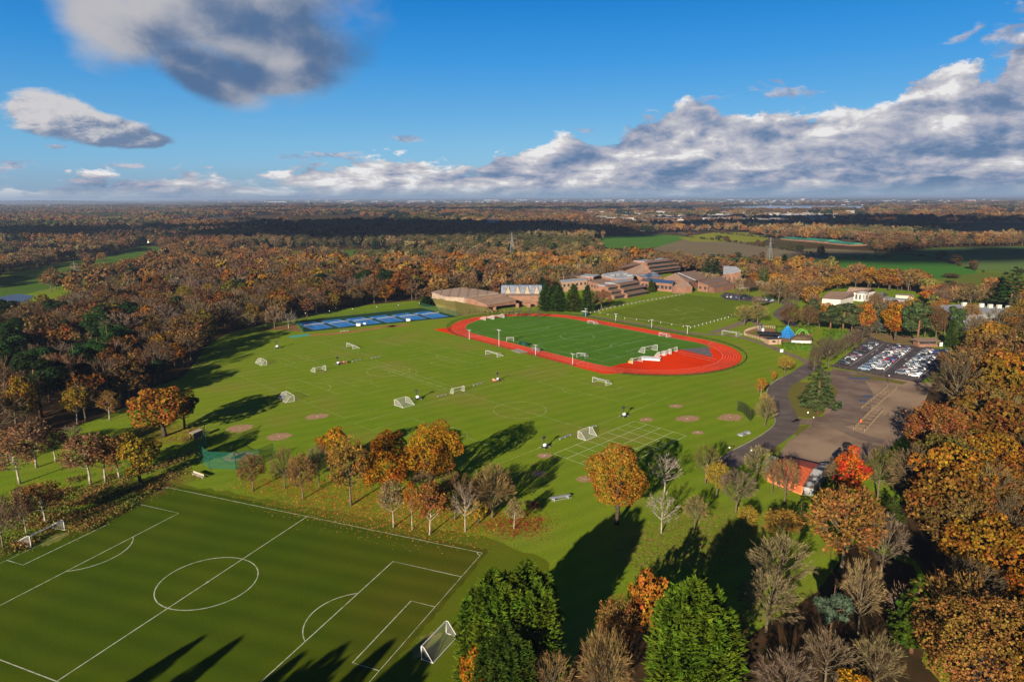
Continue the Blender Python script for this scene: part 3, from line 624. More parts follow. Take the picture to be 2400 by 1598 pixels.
g3 = 'conifers and trees nearest the camera'
T('cypress',1212,1575,1285,165,CYP,'tallest bright green conifer at the corner of the front pitch',g3,var=1)
T('cypress',1135,1600,1306,175,CYP,'broad bright green conifer next to the front goal',g3,var=1)
T('cypress',1165,1650,1432,150,(.085,.145,.018),'darker green conifer at the bottom edge below the front goal',g3,var=1)
T('round',1092,1640,1462,62,OR,'small orange tree growing in front of the green conifers',g3)
T('cypress',1580,1665,1328,215,(.165,.25,.018),'huge bright green conifer right of the long dark shadow',g3,var=1)
T('oakm',1490,1500,1312,112,(.50,.20,.03),'orange tree behind the huge green conifer',g3)
T('brown',1418,1520,1372,110,(.40,.20,.06),'half bare orange tree left of the huge green conifer',g3)
T('fan',1390,1640,1440,130,TAN,'wide bare tan tree at the bottom edge left of the huge conifer',g3,var=0)
T('bare',1268,1650,1498,110,TAN,'bare tan tree at the bottom edge beside the dark green conifer',g3)
T('bare',1785,1385,1232,140,(.33,.26,.13),'tall pale bare tree at the edge of the second dark shadow',g3)
T('bare',1762,1452,1312,140,(.30,.23,.12),'pale bare tree with a bright trunk in front of the tall pale bare tree',g3)
T('bare',1692,1500,1400,50,TAN,'small bare tree hugging the right side of the huge conifer',g3)
T('pine',1908,1475,1338,84,BGR,'blue green pine among the bare trees',g3)
T('bare',1972,1462,1280,100,(.36,.26,.12),'tall tan bare tree right of the blue green pine',g3)
T('white',2062,1450,1335,64,(.42,.26,.16),'twisted reddish bare tree between the tan tree and the green pine',g3)
T('layer',2095,1500,1318,140,(.085,.15,.014),'broad bright green pine among the orange oaks',g3)
T('layer',2048,1205,1140,70,LGR,'low dark green conifer in the shade behind the scarlet tree',g2)
T('bare',1895,1590,1452,124,GRY,'grey bare tree near the bottom edge below the blue green pine',g3)
T('bare',2010,1600,1455,118,(.30,.24,.11),'yellow grey bare tree near the bottom edge below the green pine',g3)
T('bare',1800,1650,1500,150,LAV,'mauve bare tree cut off by the bottom edge',g3)
T('round',1965,1640,1538,110,GO,'golden tree cut off by the bottom edge',g3)
T('oakb',2240,1640,1395,260,(.40,.20,.05),'largest rust brown oak in the bottom right corner',g3)
g4 = 'trees beside the road and gravel lot'
T('layer',1880,950,834,100,(.10,.15,.05),'big layered cedar on the grass island between the road and the gravel lot',g4)
T('brown',1805,860,816,42,YEL,'yellow young tree by the curving path',g4)
T('round',1779,876,850,14,GO,'tiny golden sapling by the road',g4)
T('birch',1750,912,866,27,GO,'narrow golden young tree by the road',g4)
T('birch',1756,930,902,24,YEL,'shortest yellow young tree by the road',g4)
T('bare',1759,981,905,48,PALE,'bare pale young tree inside the road bend',g4)
T('brown',2140,1075,922,150,(.40,.15,.04),'large round rust tree casting a dark shadow over the gravel lot',g4)
for i, (x, y, t, w) in enumerate([(1885,838,775,50),(1905,845,770,44),(1920,825,780,40),(1945,818,765,44),(1962,800,760,44),(1982,785,745,46),(2003,770,738,40),(1870,870,800,36)]):
    T('bare',x,y,t,w,vary(LAV),['thick bare tree at the fence end of the car park row','bare tree second from the fence beside the car park','bare tree third from the fence beside the car park','bare tree at the middle of the row beside the car park','bare tree next past the middle of the car park row','tall bare tree near the far end of the car park row','last bare tree at the far end of the car park row','small bare tree behind the layered cedar'][i],'bare trees along the car park')
g5 = 'park trees around the playground'
for k_, x, y, t, w, c, l in [('bare',1711,749,700,56,(.46,.35,.10),'golden twigged bare tree left of the path fork'),('bare',1742,746,697,56,(.44,.33,.12),'golden twigged bare tree right of the path fork'),
  ('bare',1790,700,640,60,TAN,'bare tan tree at the bend of the far road'),('pine',1866,738,690,46,(.10,.13,.06),'slim pine beside the far road'),('brown',1812,757,700,52,BRN,'brown bare tree behind the climbing net'),
  ('brown',1858,762,700,40,BRN,'brown bare tree on the inside of the far road bend'),('pine',1908,765,705,60,(.08,.11,.04),'left dark pine of the group behind the hedge'),('pine',1938,766,695,70,(.12,.15,.06),'middle pine of the group behind the hedge'),('pine',1958,768,712,44,(.10,.13,.05),'right pine of the group behind the hedge'),
  ('round',1986,768,690,56,(.50,.20,.03),'orange tree standing in front of the white house'),('layer',2016,768,712,54,(.20,.26,.17),'blue grey cedar between the orange trees'),('pine',2048,772,702,54,(.09,.14,.04),'dark green pine left of the brightest orange park tree'),
  ('round',2058,783,695,62,OR,'brightest orange park tree near the car park'),('pine',2108,794,695,72,(.09,.14,.05),'tall broad pine right of the brightest orange park tree'),('brown',2150,790,700,56,BRN,'brown bare tree beside the ticket kiosk'),('pine',2196,780,705,50,(.08,.13,.04),'dark pine in front of the grey roofed building'),('cypressm',2185,800,735,28,LGR,'slim green conifer beside the kiosk'),
  ('round',2045,668,615,72,(.48,.22,.04),'orange tree behind the white house, left one'),('oakm',2112,660,618,70,(.42,.19,.05),'brown orange tree behind the grey canopy'),('oakm',1888,672,636,52,(.52,.30,.06),'yellow orange tree left of the white house'),('oakm',1925,668,630,56,(.55,.29,.05),'golden tree behind the roof of the white house'),
  ('layer',1755,664,612,40,(.13,.20,.04),'light green conifer behind the white annexe'),('birchd',1796,660,630,40,(.42,.27,.1),'tan rounded tree beyond the parked cars'),('round',1754,660,636,46,OR,'bright orange round tree behind the white annexe'),('bare',1860,690,640,46,GRY,'tall bare tree left of the white house'),('bare',2160,705,665,44,LAV,'pale bare tree right of the long white canopy'),
  ('layer',2322,712,612,86,(.055,.11,.02),'giant dark green conifer on the right skyline'),('layer',2285,705,652,56,(.05,.09,.02),'smaller dark conifer left of the giant conifer'),('round',2190,640,628,44,BRN,'brown round tree at the field edge'),('layer',1634,640,585,62,(.05,.09,.03),'dark cedar left of the tall brick block'),('pine',1690,622,592,40,(.09,.13,.07),'grey green pine behind the tall brick block'),('layer',1722,618,590,30,(.05,.09,.03),'small dark cedar behind the tall brick block'),('layer',1728,640,608,34,(.09,.14,.05),'conifer right of the tall brick block'),
  ('cypressm',1497,672,643,20,(.10,.14,.02),'small cone shaped conifer in front of the school terraces')]:
    T(k_, x, y, t, w, c, l, g5)
for i in range(14): T('cypressm', 1985+i*8.6+random.uniform(-2,2), 552+random.uniform(-1,1), 534+random.uniform(-2,3), 6, (.05,.06,.03), 'dark poplar in the line of poplars beyond the garden centre', 'line of poplars')
for x, y, h, kd, c in ((1700,692,12,'bare',TAN),(1722,676,13,'brown',BRN),(1758,692,12,'bare',TAN),(1816,722,13,'bare',GRY),(1836,692,14,'brown',TAN),(1846,748,12,'bare',BRN),(1884,757,11,'brown',BRN),(1972,748,13,'brown',(.44,.22,.05)),(2002,760,12,'bare',TAN),(2034,742,14,'bare',LAV),(2078,762,13,'brown',TAN),(2094,738,14,'round',(.40,.22,.05)),(2126,776,13,'bare',GRY),(2172,770,13,'brown',BRN),(2214,778,14,'bare',TAN),(2228,756,15,'brown',(.40,.22,.05)),(2144,742,13,'bare',TAN),(1822,668,12,'bare',TAN),(1848,658,13,'oakm',(.42,.22,.06)),(1786,668,11,'brown',TAN),(2245,785,14,'bare',GRY),(1870,712,12,'bare',TAN),(1740,712,10,'bare',TAN),(2010,722,13,'brown',TAN),(1985,735,12,'bare',GRY)):
    tree(kd, D(x, y), h*random.uniform(.9,1.1), h*.8, vary(c), 'ordinary brown park tree between the playground, the white house and the car park', 'brown park trees beyond the playground')
for i, (x, w) in enumerate([(1254,40),(1285,44),(1318,44),(1350,36)]): T('cypressm',x,715+i*.5,655+i%2*2,w,(.045,.095,.012) if i != 2 else (.085,.13,.014),'%s of the four dense green cypresses behind the track' % ['first from the sports hall','second from the sports hall','third and yellowest','fourth and slimmest'][i],'cypresses behind the running track')
T('bare',1357,716,662,34,PALE,'pale bare tree beside the row of cypresses',g5)
T('brown',1383,712,664,48,(.30,.13,.05),'rust brown bushy tree beside the pale bare tree and cypresses',g5)
for x, y, h in ((470,1462,17),(555,1466,19),(700,1500,18),(800,1478,19),(905,1470,20),(985,1465,21),(1010,1475,20)):
    p = D(x, y)-Vector((math.sin(SUN_AZ), math.cos(SUN_AZ), 0))*(h/math.tan(SUN_EL)); tree('cypress', p, h, h*.5, vary(CYP), 'tall conifer just outside the view whose shadow falls on the dark front pitch', 'conifers behind the viewpoint')
g6 = 'trees on the left edge of the fields'
T('oak',378,1003,883,142,(.46,.20,.03),'lone orange oak left of the green netting, throwing a long shadow',g6)
T('pine',425,985,890,70,DGR,'dark pine hidden behind the lone orange oak',g6)
T('birchd',178,975,888,62,(.46,.29,.03),'yellow weeping birch at the wood edge',g6)
T('birch',252,966,896,54,(.46,.24,.06),'small orange birch standing alone on the grass strip',g6)
T('birch',46,1112,996,104,(.40,.20,.09),'reddish birch at the far left with a leaning white trunk',g6)
T('birch',84,1075,962,98,(.36,.19,.10),'mauve bare birch at the left edge of the grass strip',g6)
T('birch',128,1062,980,76,(.34,.17,.08),'thin rusty birch next to the mauve birch',g6)
T('bare',168,1030,978,60,(.34,.30,.2),'white bare sapling on the grass strip',g6)
T('birch',208,1114,992,108,(.40,.21,.10),'birch with a bright white trunk on the bramble bank',g6)
T('birch',243,1108,1000,90,(.46,.22,.06),'orange birch right of the bright white trunk',g6)
T('birch',275,1100,996,86,(.42,.19,.06),'second orange birch touching the olive gold tree',g6)
T('round',322,1112,990,100,(.40,.27,.025),'dense olive gold tree at the corner of the front pitch',g6)
T('birch',105,1205,1104,100,(.44,.21,.05),'orange birch on the bank above the left goal',g6)
T('birch',62,1232,1112,50,(.40,.24,.12),'forked white trunk behind the left goal',g6)
T('birch',18,1062,985,90,(.38,.20,.08),'rusty birch cut by the left border above the bank',g6)
T('bare',8,1265,1140,80,GRY,'grey bare tree at the left border below the bank',g6)
T('bare',574,762,716,40,PALE,'pale bare tree left of the three at the tennis courts',g6)
T('bare',632,758,702,44,(.44,.30,.18),'tan bare tree at the corner of the tennis courts',g6)
T('white',664,756,714,42,(.42,.36,.28),'white bare tree touching the tennis court corner',g6)
T('cypressm',982,703,682,46,(.05,.10,.012),'round dark green bush behind the last tennis court',g6)
T('bare',1376*0+612,757,712,30,TAN,'thin bare tree between the pale and tan ones near the courts',g6)
for i, (x, y) in enumerate([(1179,740),(1196,738),(1218,740),(1238,740)]): T('barem', x, y-7, 705+i, 14, LAV, '%s thin bare sapling in front of the sports hall canopy' % ['first','second','third','fourth'][i], 'saplings in front of the sports hall')
for i in range(11):
    x = 1598+i*16.5; T('bare', x, 651+i*2.2, 621+i*2.6, 27, (.62,.42,.24), '%s pollarded bare tree from the school in the row screening the parked cars' % ['first','second','third','fourth','fifth','sixth','seventh','eighth','ninth','tenth','eleventh'][i], 'pollarded trees by the parked cars')
# ------------------------------------------------------------------ woods
def inpoly(P, poly):
    x, y = P[:,0], P[:,1]; r = np.zeros(len(P), bool); n = len(poly)
    for i in range(n):
        x0, y0 = poly[i][0], poly[i][1]; x1, y1 = poly[(i+1) % n][0], poly[(i+1) % n][1]
        c = ((y0 > y) != (y1 > y)) & (x < (x1-x0)*(y-y0)/(y1-y0+1e-12)+x0); r ^= c
    return r
DP = lambda L: [D(*p) for p in L]
W1 = DP([(-260,1085),(0,1030),(100,1000),(200,972),(290,935),(325,900),(420,868),(452,830),(478,792),(520,768),(600,748),(690,733),(820,704),(965,690),(1000,664),(1090,658),(1240,640),(1040,606),(900,634),(700,638),(430,655),(300,688),(200,708),(100,738),(0,756),(-260,765)])
W2 = DP([(640,642),(985,676),(1090,656),(1180,652),(1290,640),(1400,628),(1440,606),(1560,592),(1660,600),(1760,622),(1830,650),(1900,655),(1990,662),(2200,668),(2290,700),(2440,710),(2440,694),(2240,684),(2050,664),(1880,640),(1780,628),(1680,616),(1560,612),(1480,606),(1300,612),(1000,618),(640,622)])
W3 = DP([(2450,710),(2340,722),(2270,790),(2225,810),(2205,860),(2185,915),(2200,1000),(2180,1085),(2075,1150),(2020,1235),(2105,1290),(2185,1400),(2185,1530),(2180,1700),(2700,1800),(3000,1000)])
W2b = DP([(1690,645),(1790,632),(2000,650),(2280,668),(2340,715),(2200,735),(2150,765),(1990,742),(1880,748),(1845,705),(1790,695)])
W3b = DP([(1900,1350),(2000,1310),(2090,1330),(2120,1400),(2080,1568),(2010,1480),(1890,1430)])
SCH = DP([(975,710),(985,697),(1150,690),(1250,686),(1290,664),(1420,650),(1455,634),(1600,626),(1650,636),(1720,648),(1770,668),(1790,700),(1560,702),(1400,715),(1200,730)])
HOUSE = DP([(1870,735),(1880,668),(2000,662),(2120,674),(2130,712),(2080,735),(1960,745)]); GRYB = DP([(2130,760),(2170,712),(2340,712),(2350,745),(2270,790),(2150,790)])
EXC = [DP(q) for q in ([(0,690),(60,680),(190,650),(330,616),(412,590),(300,580),(190,594),(0,640)], [(285,592),(380,592),(372,566),(330,562),(290,570)], [(0,604),(180,590),(200,577),(0,583)],
   [(640,592),(830,592),(1010,588),(1010,578),(820,574),(650,578)], [(700,621),(960,623),(1010,606),(760,601)], [(1350,562),(1385,544),(1500,536),(1560,536),(1640,533),(1730,533),(1775,548),(1880,552),(1960,553),(2010,578),(2010,592),(1900,602),(1780,594),(1560,591),(1380,566)],
   [(1870,602),(1900,588),(2040,580),(2150,569),(2420,564),(2420,670),(2240,668),(2200,647),(2050,634),(1900,614)], [(2090,536),(2355,528),(2420,536),(2420,552),(2200,552)], [(1640,483),(1760,472),(2010,473),(2000,482),(1800,484)], [(1380,560),(1560,588),(1780,594),(1900,602),(1900,634),(1780,624),(1560,611),(1380,596)], [(1870,600),(1914,614),(2050,634),(2200,647),(2240,668),(2420,670),(2420,694),(2240,684),(2050,662),(1870,636)], [(-300,760),(-300,668),(80,668),(130,690),(110,725),(0,752)])]+[SCH, HOUSE, GRYB]
def scatter(poly, sp, exc=()):
    a = np.array([[p[0], p[1]] for p in poly]); lo, hi = a.min(0), a.max(0); lo = np.maximum(lo, [-1100,0]); hi = np.minimum(hi, [1100,1400])
    gx, gy = np.meshgrid(np.arange(lo[0], hi[0], sp), np.arange(lo[1], hi[1], sp)); P = np.stack([gx.ravel(), gy.ravel()], 1)
    P = P+rng.uniform(-.42,.42,P.shape)*sp; P = P[inpoly(P, poly)]
    for e in exc: P = P[~inpoly(P, e)]
    return P
def visible(P):
    dep = P[:,1]*CT+CAMH*ST; u = P[:,0]/dep*FPX; v = 799+FPX*(CAMH*CT-P[:,1]*ST)/dep
    return (np.abs(u) < 1330) & (v < 1800) & (P[:,1] > 40)
PAL = {1: [('barem',(.21,.145,.085),.20,'bare tree'),('barem',(.24,.14,.075),.16,'bare tree'),('barem',(.25,.18,.13),.08,'bare tree'),('brownm',(.24,.12,.045),.18,'half bare tree'),('brownm',(.30,.18,.07),.10,'half bare tree'),('oakm',(.27,.11,.028),.10,'rusty oak'),('oakm',(.42,.19,.02),.06,'orange oak'),('oakm',(.24,.18,.03),.05,'olive oak'),('pine',DGR,.09,'dark pine'),('birchd',(.46,.28,.03),.03,'golden birch')],
       2: [('oakm',(.46,.18,.028),.24,'orange oak'),('oakm',(.46,.21,.05),.18,'rusty oak'),('oakm',(.46,.27,.05),.10,'golden oak'),('brownm',(.42,.24,.10),.20,'half bare tree'),('barem',TAN,.14,'bare tree'),('oakm',(.28,.23,.07),.06,'olive oak'),('layer',DGR,.07,'dark conifer')],
       3: [('oakm',(.34,.15,.03),.20,'rusty oak'),('oakm',(.43,.20,.022),.12,'orange oak'),('oakm',(.26,.175,.022),.12,'olive gold oak'),('brownm',(.30,.17,.05),.30,'half bare tree'),('barem',(.20,.155,.075),.22,'bare tree'),('oakm',(.17,.15,.03),.07,'olive oak'),('pine',(.05,.09,.02),.03,'dark pine')]}
ZN = {1: 'in the wood left of the pitches', 2: 'in the belt of trees around the school', 3: 'in the wood right of the car park'}
cand = []
PINES = [D(60,870), D(160,860), D(230,830), D(290,800), D(20,840)]
for z, poly, sp in ((1, W1, 10.2), (2, W2, 9.6), (2, W2b, 16.5), (3, W3, 10.4)):
    P = scatter(poly, sp, [SCH, HOUSE, GRYB]+EXC); P = P[visible(P)]
    fz = PAL[z]; w = np.array([q[2] for q in fz]); ch = rng.choice(len(fz), len(P), p=w/w.sum())
    for p, c in zip(P, ch):
        kind, col, _, nm = fz[c]
        if z == 1:
            dd = min((q.x-p[0])**2+(q.y-p[1])**2 for q in PINES)
            if dd < 19**2 and random.random() < .85: kind, col, nm = 'pine', (.035,.075,.018), 'dark pine'
        cand.append((z, float(p[0]), float(p[1]), kind, vary(col, .22), nm, random.gauss(15.0, 2.6)*(.72 if poly is W2b else 1)))
cand.sort(key=lambda c: -c[6]/math.hypot(c[2], c[1]))
KEEP = 300; seen = {}
for z, x, y, kind, col, nm, h in cand[:KEEP]:
    h = max(9, min(h, 21)); near = math.hypot(x, y) < 215; vnear = math.hypot(x, y) < 135
    kk = {'oakm':'oakb' if vnear else 'oak','barem':'bare','brownm':'brown'}.get(kind, kind) if near else kind
    tree(kk, Vector((x, y, 0)), h, h*random.uniform(.78,1.02) if kind not in ('birchd',) else h*.55, col, '%s crowded among others %s' % (nm, ZN[z]), '%ss %s' % (nm, ZN[z]))
def joined(t, c, name):
    bm = bmesh.new(); bm.from_mesh(t); k = len(bm.faces); bm.from_mesh(c); bm.faces.ensure_lookup_table()
    for f in bm.faces[k:]: f.material_index += len(t.materials)
    me = bpy.data.meshes.new(name); bm.to_mesh(me); bm.free()
    for m in list(t.materials)+list(c.materials): me.materials.append(m)
    return me
pc_ = bpy.data.collections.new('woodland_kinds'); LOD = []; KIX = {}
def lod(key, tc):
    KIX.setdefault(key, []).append(len(LOD)); nm = 'wood_%03d' % len(LOD); o = bpy.data.objects.new(nm, joined(tc[0], tc[1], nm)); pc_.objects.link(o); LOD.append(o)
for k_ in ('oakm','barem','brownm','pine','birchd','layer'):
    for tc in PROTO[k_][:3]: lod(k_, tc)
M_leaf_near = M_leaf; M_leaf = leafmat('distant_autumn_leaves', .20, .15, .012)
for _ in range(5): lod('oakf', make_oak(9, 480, 1.15, R=4.4, lite=True))
for _ in range(4): lod('baref', make_bare(480, .13, (.9,1.9), R=4.3, leaves=110, ls=.9))
for _ in range(2): lod('conf', make_cypress(260, 2.0, 3.0, 5, .7))
for _ in range(4):                                   # clumps of a few trees for the land kilometres away
    V = []
    for q in range(9):
        C, r = lobes(5, 4.6, 6.2, 3.8); P, Nn = lobe_points(C, r, 70); h = random.uniform(.75,1.2)
        P = P*np.array([1,1,h])+np.array([random.uniform(-17,17), random.uniform(-17,17), 0]); V.append(cards(P, Nn+rng.normal(size=P.shape)*.5, 2.6))
    nm = 'wood_%03d' % len(LOD); KIX.setdefault('clump', []).append(len(LOD)); o = bpy.data.objects.new(nm, quads_mesh(nm, np.concatenate(V), M_leaf)); pc_.objects.link(o); LOD.append(o)
M_leaf = M_leaf_near
WP, WR, WS, WI, WC = [], [], [], [], []
def addw(x, y, key, col, s, ws=None):
    WP.append((x, y, 0)); WR.append((0, 0, random.uniform(0, 6.28))); WS.append((ws or s, ws or s, s)); WI.append(random.choice(KIX[key])); WC.append((*col, 1))
for z, x, y, kind, col, nm, h in cand[KEEP:]:
    h = max(9, min(h, 21)); d_ = math.hypot(x, y)
    if d_ > 520: kind = {'oakm':'oakf','barem':'baref','brownm':'baref','birchd':'oakf','pine':'conf','layer':'conf'}[kind]
    addw(x, y, kind, col, h/10, h/10*random.uniform(.95,1.25))
FAR = [tuple(1.25*q for q in c) for c in [(.12,.075,.04),(.17,.10,.05),(.21,.115,.055),(.29,.145,.045),(.23,.14,.07),(.27,.19,.085),(.16,.125,.05),(.10,.095,.035)]]
def zone_col(x, y):
    q = (math.sin(x*.0062+y*.0017)+math.sin(y*.0055-x*.0023+2.0)+math.sin(x*.017+y*.013)*.6+random.gauss(0,.55)); return FAR[int(min(len(FAR)-1, max(0, (q+2.2)/4.4*len(FAR))))]
far = scatter(DP([(-300,700),(-300,560),(640,560),(1300,560),(1400,548),(2700,548),(2700,700)]), 13.0, [W1, W2, W3]+EXC); far = far[visible(far)]; far = far[far[:,1] > 380]
golf = scatter(DP([(-100,690),(420,600),(420,566),(-100,566)]), 62); far = np.concatenate([far, golf[visible(golf) & ~inpoly(golf, W1) & ~inpoly(golf, EXC[1])]])
for x, y in far:
    d_ = math.hypot(x, y)
    f = math.sin(x*.011+1.3)+math.sin(y*.013+x*.004)+random.gauss(0,.45)
    if f < -1.15: continue
    key = 'conf' if random.random() < .06 else ('oakf' if random.random() < .5 else 'baref')
    col = vary((.04,.07,.03) if key == 'conf' else zone_col(x, y), .25); h = random.uniform(.95,1.75); addw(x, y, key, col, h, h*random.uniform(.9,1.25))
for ln_ in ([(1570,545),(1700,560),(1800,575),(1900,590)], [(1870,600),(2050,594),(2130,591),(2260,627),(2400,642)], [(1780,594),(1560,590),(1480,578)], [(2040,583),(2150,570),(2400,565)], [(1640,536),(1775,549)]):
    P_ = DP(ln_)
    for a_, c_ in zip(P_[:-1], P_[1:]):
        k_ = int((c_-a_).length/6)
        for i in range(k_):
            if random.random() < .3: continue
            q_ = a_.lerp(c_, (i+random.random())/k_); s_ = random.uniform(.2,.5) if random.random() < .85 else random.uniform(.7,1.2); addw(q_.x, q_.y, 'oakf', vary(random.choice([(.10,.085,.03),(.07,.08,.03),(.16,.09,.04)])), s_, s_*1.3)
def sector(r0, r1, sp):
    P = []; r = r0
    while r < r1:
        s = sp*r/r0; w_ = r*.84; k = int(2*w_/s)
        for i in range(k):
            x = -w_+2*w_*(i+random.uniform(.1,.9))/k; yy = r+random.uniform(-.5,.5)*s
            P.append((x, yy, s))
        r += s*.8
    return np.array(P)
FP = sector(1150, 6500, 30)
ok = np.ones(len(FP), bool)
for e in EXC: ok &= ~inpoly(FP, e)
TOWN = DP([(1330,520),(1480,535),(1560,530),(1700,532),(1900,528),(1940,505),(2355,498),(2355,470),(1980,468),(1620,470),(1330,476)])
intown = inpoly(FP, TOWN)
for (x, y, s), o_, tw in zip(FP, ok, intown):
    if not o_ or (tw and random.random() < .70): continue
    f = math.sin(x*.0031+.7)+math.sin(y*.0023+x*.0011)+random.gauss(0,.5)
    if f < -1.0: continue
    key = 'clump'; sc = s/30*random.uniform(.8,1.15); addw(x, y, key, vary((.045,.06,.03) if random.random() < .08+.12*(math.sin(x*.0021-1)*math.sin(y*.0017) > .35) else zone_col(x, y), .22), random.uniform(1.1,1.7)*(1+.1*(s/30-1)), sc)
wm = bpy.data.meshes.new('woodland'); wm.from_pydata(WP, [], [])
for nm, ty, arr in (('rot','FLOAT_VECTOR',WR),('scl','FLOAT_VECTOR',WS)):
    wm.attributes.new(nm, ty, 'POINT').data.foreach_set('vector', np.array(arr, dtype=np.float32).ravel())
wm.attributes.new('pick','INT','POINT').data.foreach_set('value', np.array(WI, dtype=np.int32))
wm.attributes.new('color','FLOAT_COLOR','POINT').data.foreach_set('color', np.array(WC, dtype=np.float32).ravel())
wo = tag(obj('woodland', wm), 'brown and orange autumn woodland stretching away to the horizon', 'woodland', kind='stuff')
ng = bpy.data.node_groups.new('plant_woodland', 'GeometryNodeTree'); ng.interface.new_socket('Geometry', in_out='INPUT', socket_type='NodeSocketGeometry'); ng.interface.new_socket('Geometry', in_out='OUTPUT', socket_type='NodeSocketGeometry')
n = N(ng); gi, go = n('NodeGroupInput'), n('NodeGroupOutput'); iop = n('GeometryNodeInstanceOnPoints'); ci = n('GeometryNodeCollectionInfo', transform_space='ORIGINAL')
ci.inputs['Collection'].default_value = pc_; ci.inputs['Separate Children'].default_value = True; ci.inputs['Reset Children'].default_value = True
def at(nm, ty): a = n('GeometryNodeInputNamedAttribute', data_type=ty); a.inputs['Name'].default_value = nm; return a.outputs[0]
L_ = ng.links.new; L_(gi.outputs[0], iop.inputs['Points']); L_(ci.outputs[0], iop.inputs['Instance']); iop.inputs['Pick Instance'].default_value = True
L_(at('pick','INT'), iop.inputs['Instance Index']); e2r = n('FunctionNodeEulerToRotation'); L_(at('rot','FLOAT_VECTOR'), e2r.inputs[0]); L_(e2r.outputs[0], iop.inputs['Rotation']); L_(at('scl','FLOAT_VECTOR'), iop.inputs['Scale'])
L_(iop.outputs[0], go.inputs[0]); md = wo.modifiers.new('planting', 'NODES'); md.node_group = ng
# woodland floors, brambles, fallen leaves
M_floor = pm('woodland_leaf_litter', (.085,.045,.018), (.045,.032,.012), .15, .95, det=8)
sheet('woodland_floor', W1, .013, M_floor); sheet('woodland_floor', W2, .011, M_floor); sheet('woodland_floor', W3, .015, M_floor); sheet('woodland_floor', DP([(2150,870),(2240,850),(2240,1100),(2090,1160),(2050,1110),(2085,1040),(2110,960)]), .019, M_floor)
sheet('woodland_floor', DP([(1210,1720),(1330,1500),(1420,1400),(1500,1400),(1560,1560),(1690,1560),(1710,1470),(1880,1360),(1960,1250),(2100,1300),(2140,1420),(2120,1520),(2300,1720)]), .017, M_floor)
def cover(name, poly, n, s, zmax, col, label, cat, mat=None, flat=False, clump=0):
    a = np.array([[p[0], p[1]] for p in poly]); P = rng.uniform(a.min(0), a.max(0), (n*3, 2))
    if clump: C = rng.uniform(a.min(0), a.max(0), (clump, 2)); P = C[rng.integers(0, clump, n*3)]+rng.normal(size=(n*3,2))*1.1
    P = P[inpoly(P, poly)][:n]; P = P+rng.normal(size=P.shape)*(2.6 if flat else .7); P3 = np.concatenate([P, rng.uniform(.02 if flat else .1, zmax, (len(P),1))], 1)
    Nn = rng.normal(size=P3.shape)*(.12 if flat else .7)+np.array([0,0,1]); o = obj(name, quads_mesh(name, cards(P3, Nn, s*rng.uniform(.6,1.3,len(P3))), mat or M_leaf), color=col)
    return tag(o, label, cat, kind='stuff')
BANK = DP([(-20,1150),(60,1122),(190,1128),(290,1128),(375,1112),(320,1160),(200,1225),(130,1215),(60,1268),(-20,1285)])
cover('undergrowth', BANK, 20000, .27, .9, (.17,.19,.03), 'green and yellow brambles on the bank above the left goal', 'undergrowth', clump=160)
cover('undergrowth', BANK, 8000, .27, 1.1, (.30,.16,.05), 'rusty bracken mixed through the brambles on the bank', 'undergrowth', clump=70)
cover('undergrowth', DP([(150,1100),(300,1090),(390,1060),(440,985),(470,1000),(420,1090),(330,1140),(180,1140)]), 6000, .26, .7, (.24,.17,.05), 'brown bracken on the shaded strip beside the olive gold tree', 'undergrowth', clump=70)
cover('fallen_leaves', DP([(540,1115),(640,1090),(900,1120),(1120,1160),(1190,1190),(1120,1225),(1000,1232),(880,1205),(700,1165)]), 9500, .30, .06, (.50,.22,.04), 'orange fallen leaves scattered under the clump of trees', 'leaves', flat=True)
cover('fallen_leaves', DP([(545,1140),(800,1180),(1000,1236),(1110,1245),(1060,1255),(880,1225),(700,1185)]), 3800, .26, .05, (.40,.24,.06), 'brown fallen leaves blown along the pitch edge', 'leaves', flat=True)
cover('fallen_leaves', DP([(1120,1190),(1175,1200),(1240,1185),(1240,1205),(1190,1225),(1130,1205)]), 1500, .3, .06, (.36,.055,.025), 'dark red fallen leaves around the small yellow tree', 'leaves', flat=True)
cover('fallen_leaves', DP([(400,1085),(470,1090),(380,1118),(290,1160),(190,1215),(120,1238),(200,1190),(320,1130)]), 4500, .3, .06, (.28,.15,.05), 'brown fallen leaves along the path above the front pitch', 'leaves', flat=True)
cover('fallen_leaves', DP([(1380,1260),(1560,1180),(1700,1180),(1760,1230),(1700,1300),(1500,1330),(1440,1300)]), 5000, .28, .05, (.30,.20,.07), 'tan fallen leaves thinly spread between the bare trees', 'leaves', flat=True)
cover('fallen_leaves', DP([(300,985),(450,975),(460,1010),(340,1030)]), 2500, .3, .05, (.42,.19,.05), 'orange fallen leaves under the lone oak by the netting', 'leaves', flat=True)
cover('undergrowth', DP([(1000,690),(1080,703),(1200,722),(1170,728),(1060,722),(1010,712)]), 1800, .8, 1.0, (.22,.19,.06), 'rough brambles on the bank between the courts and the sports hall', 'undergrowth', clump=60)
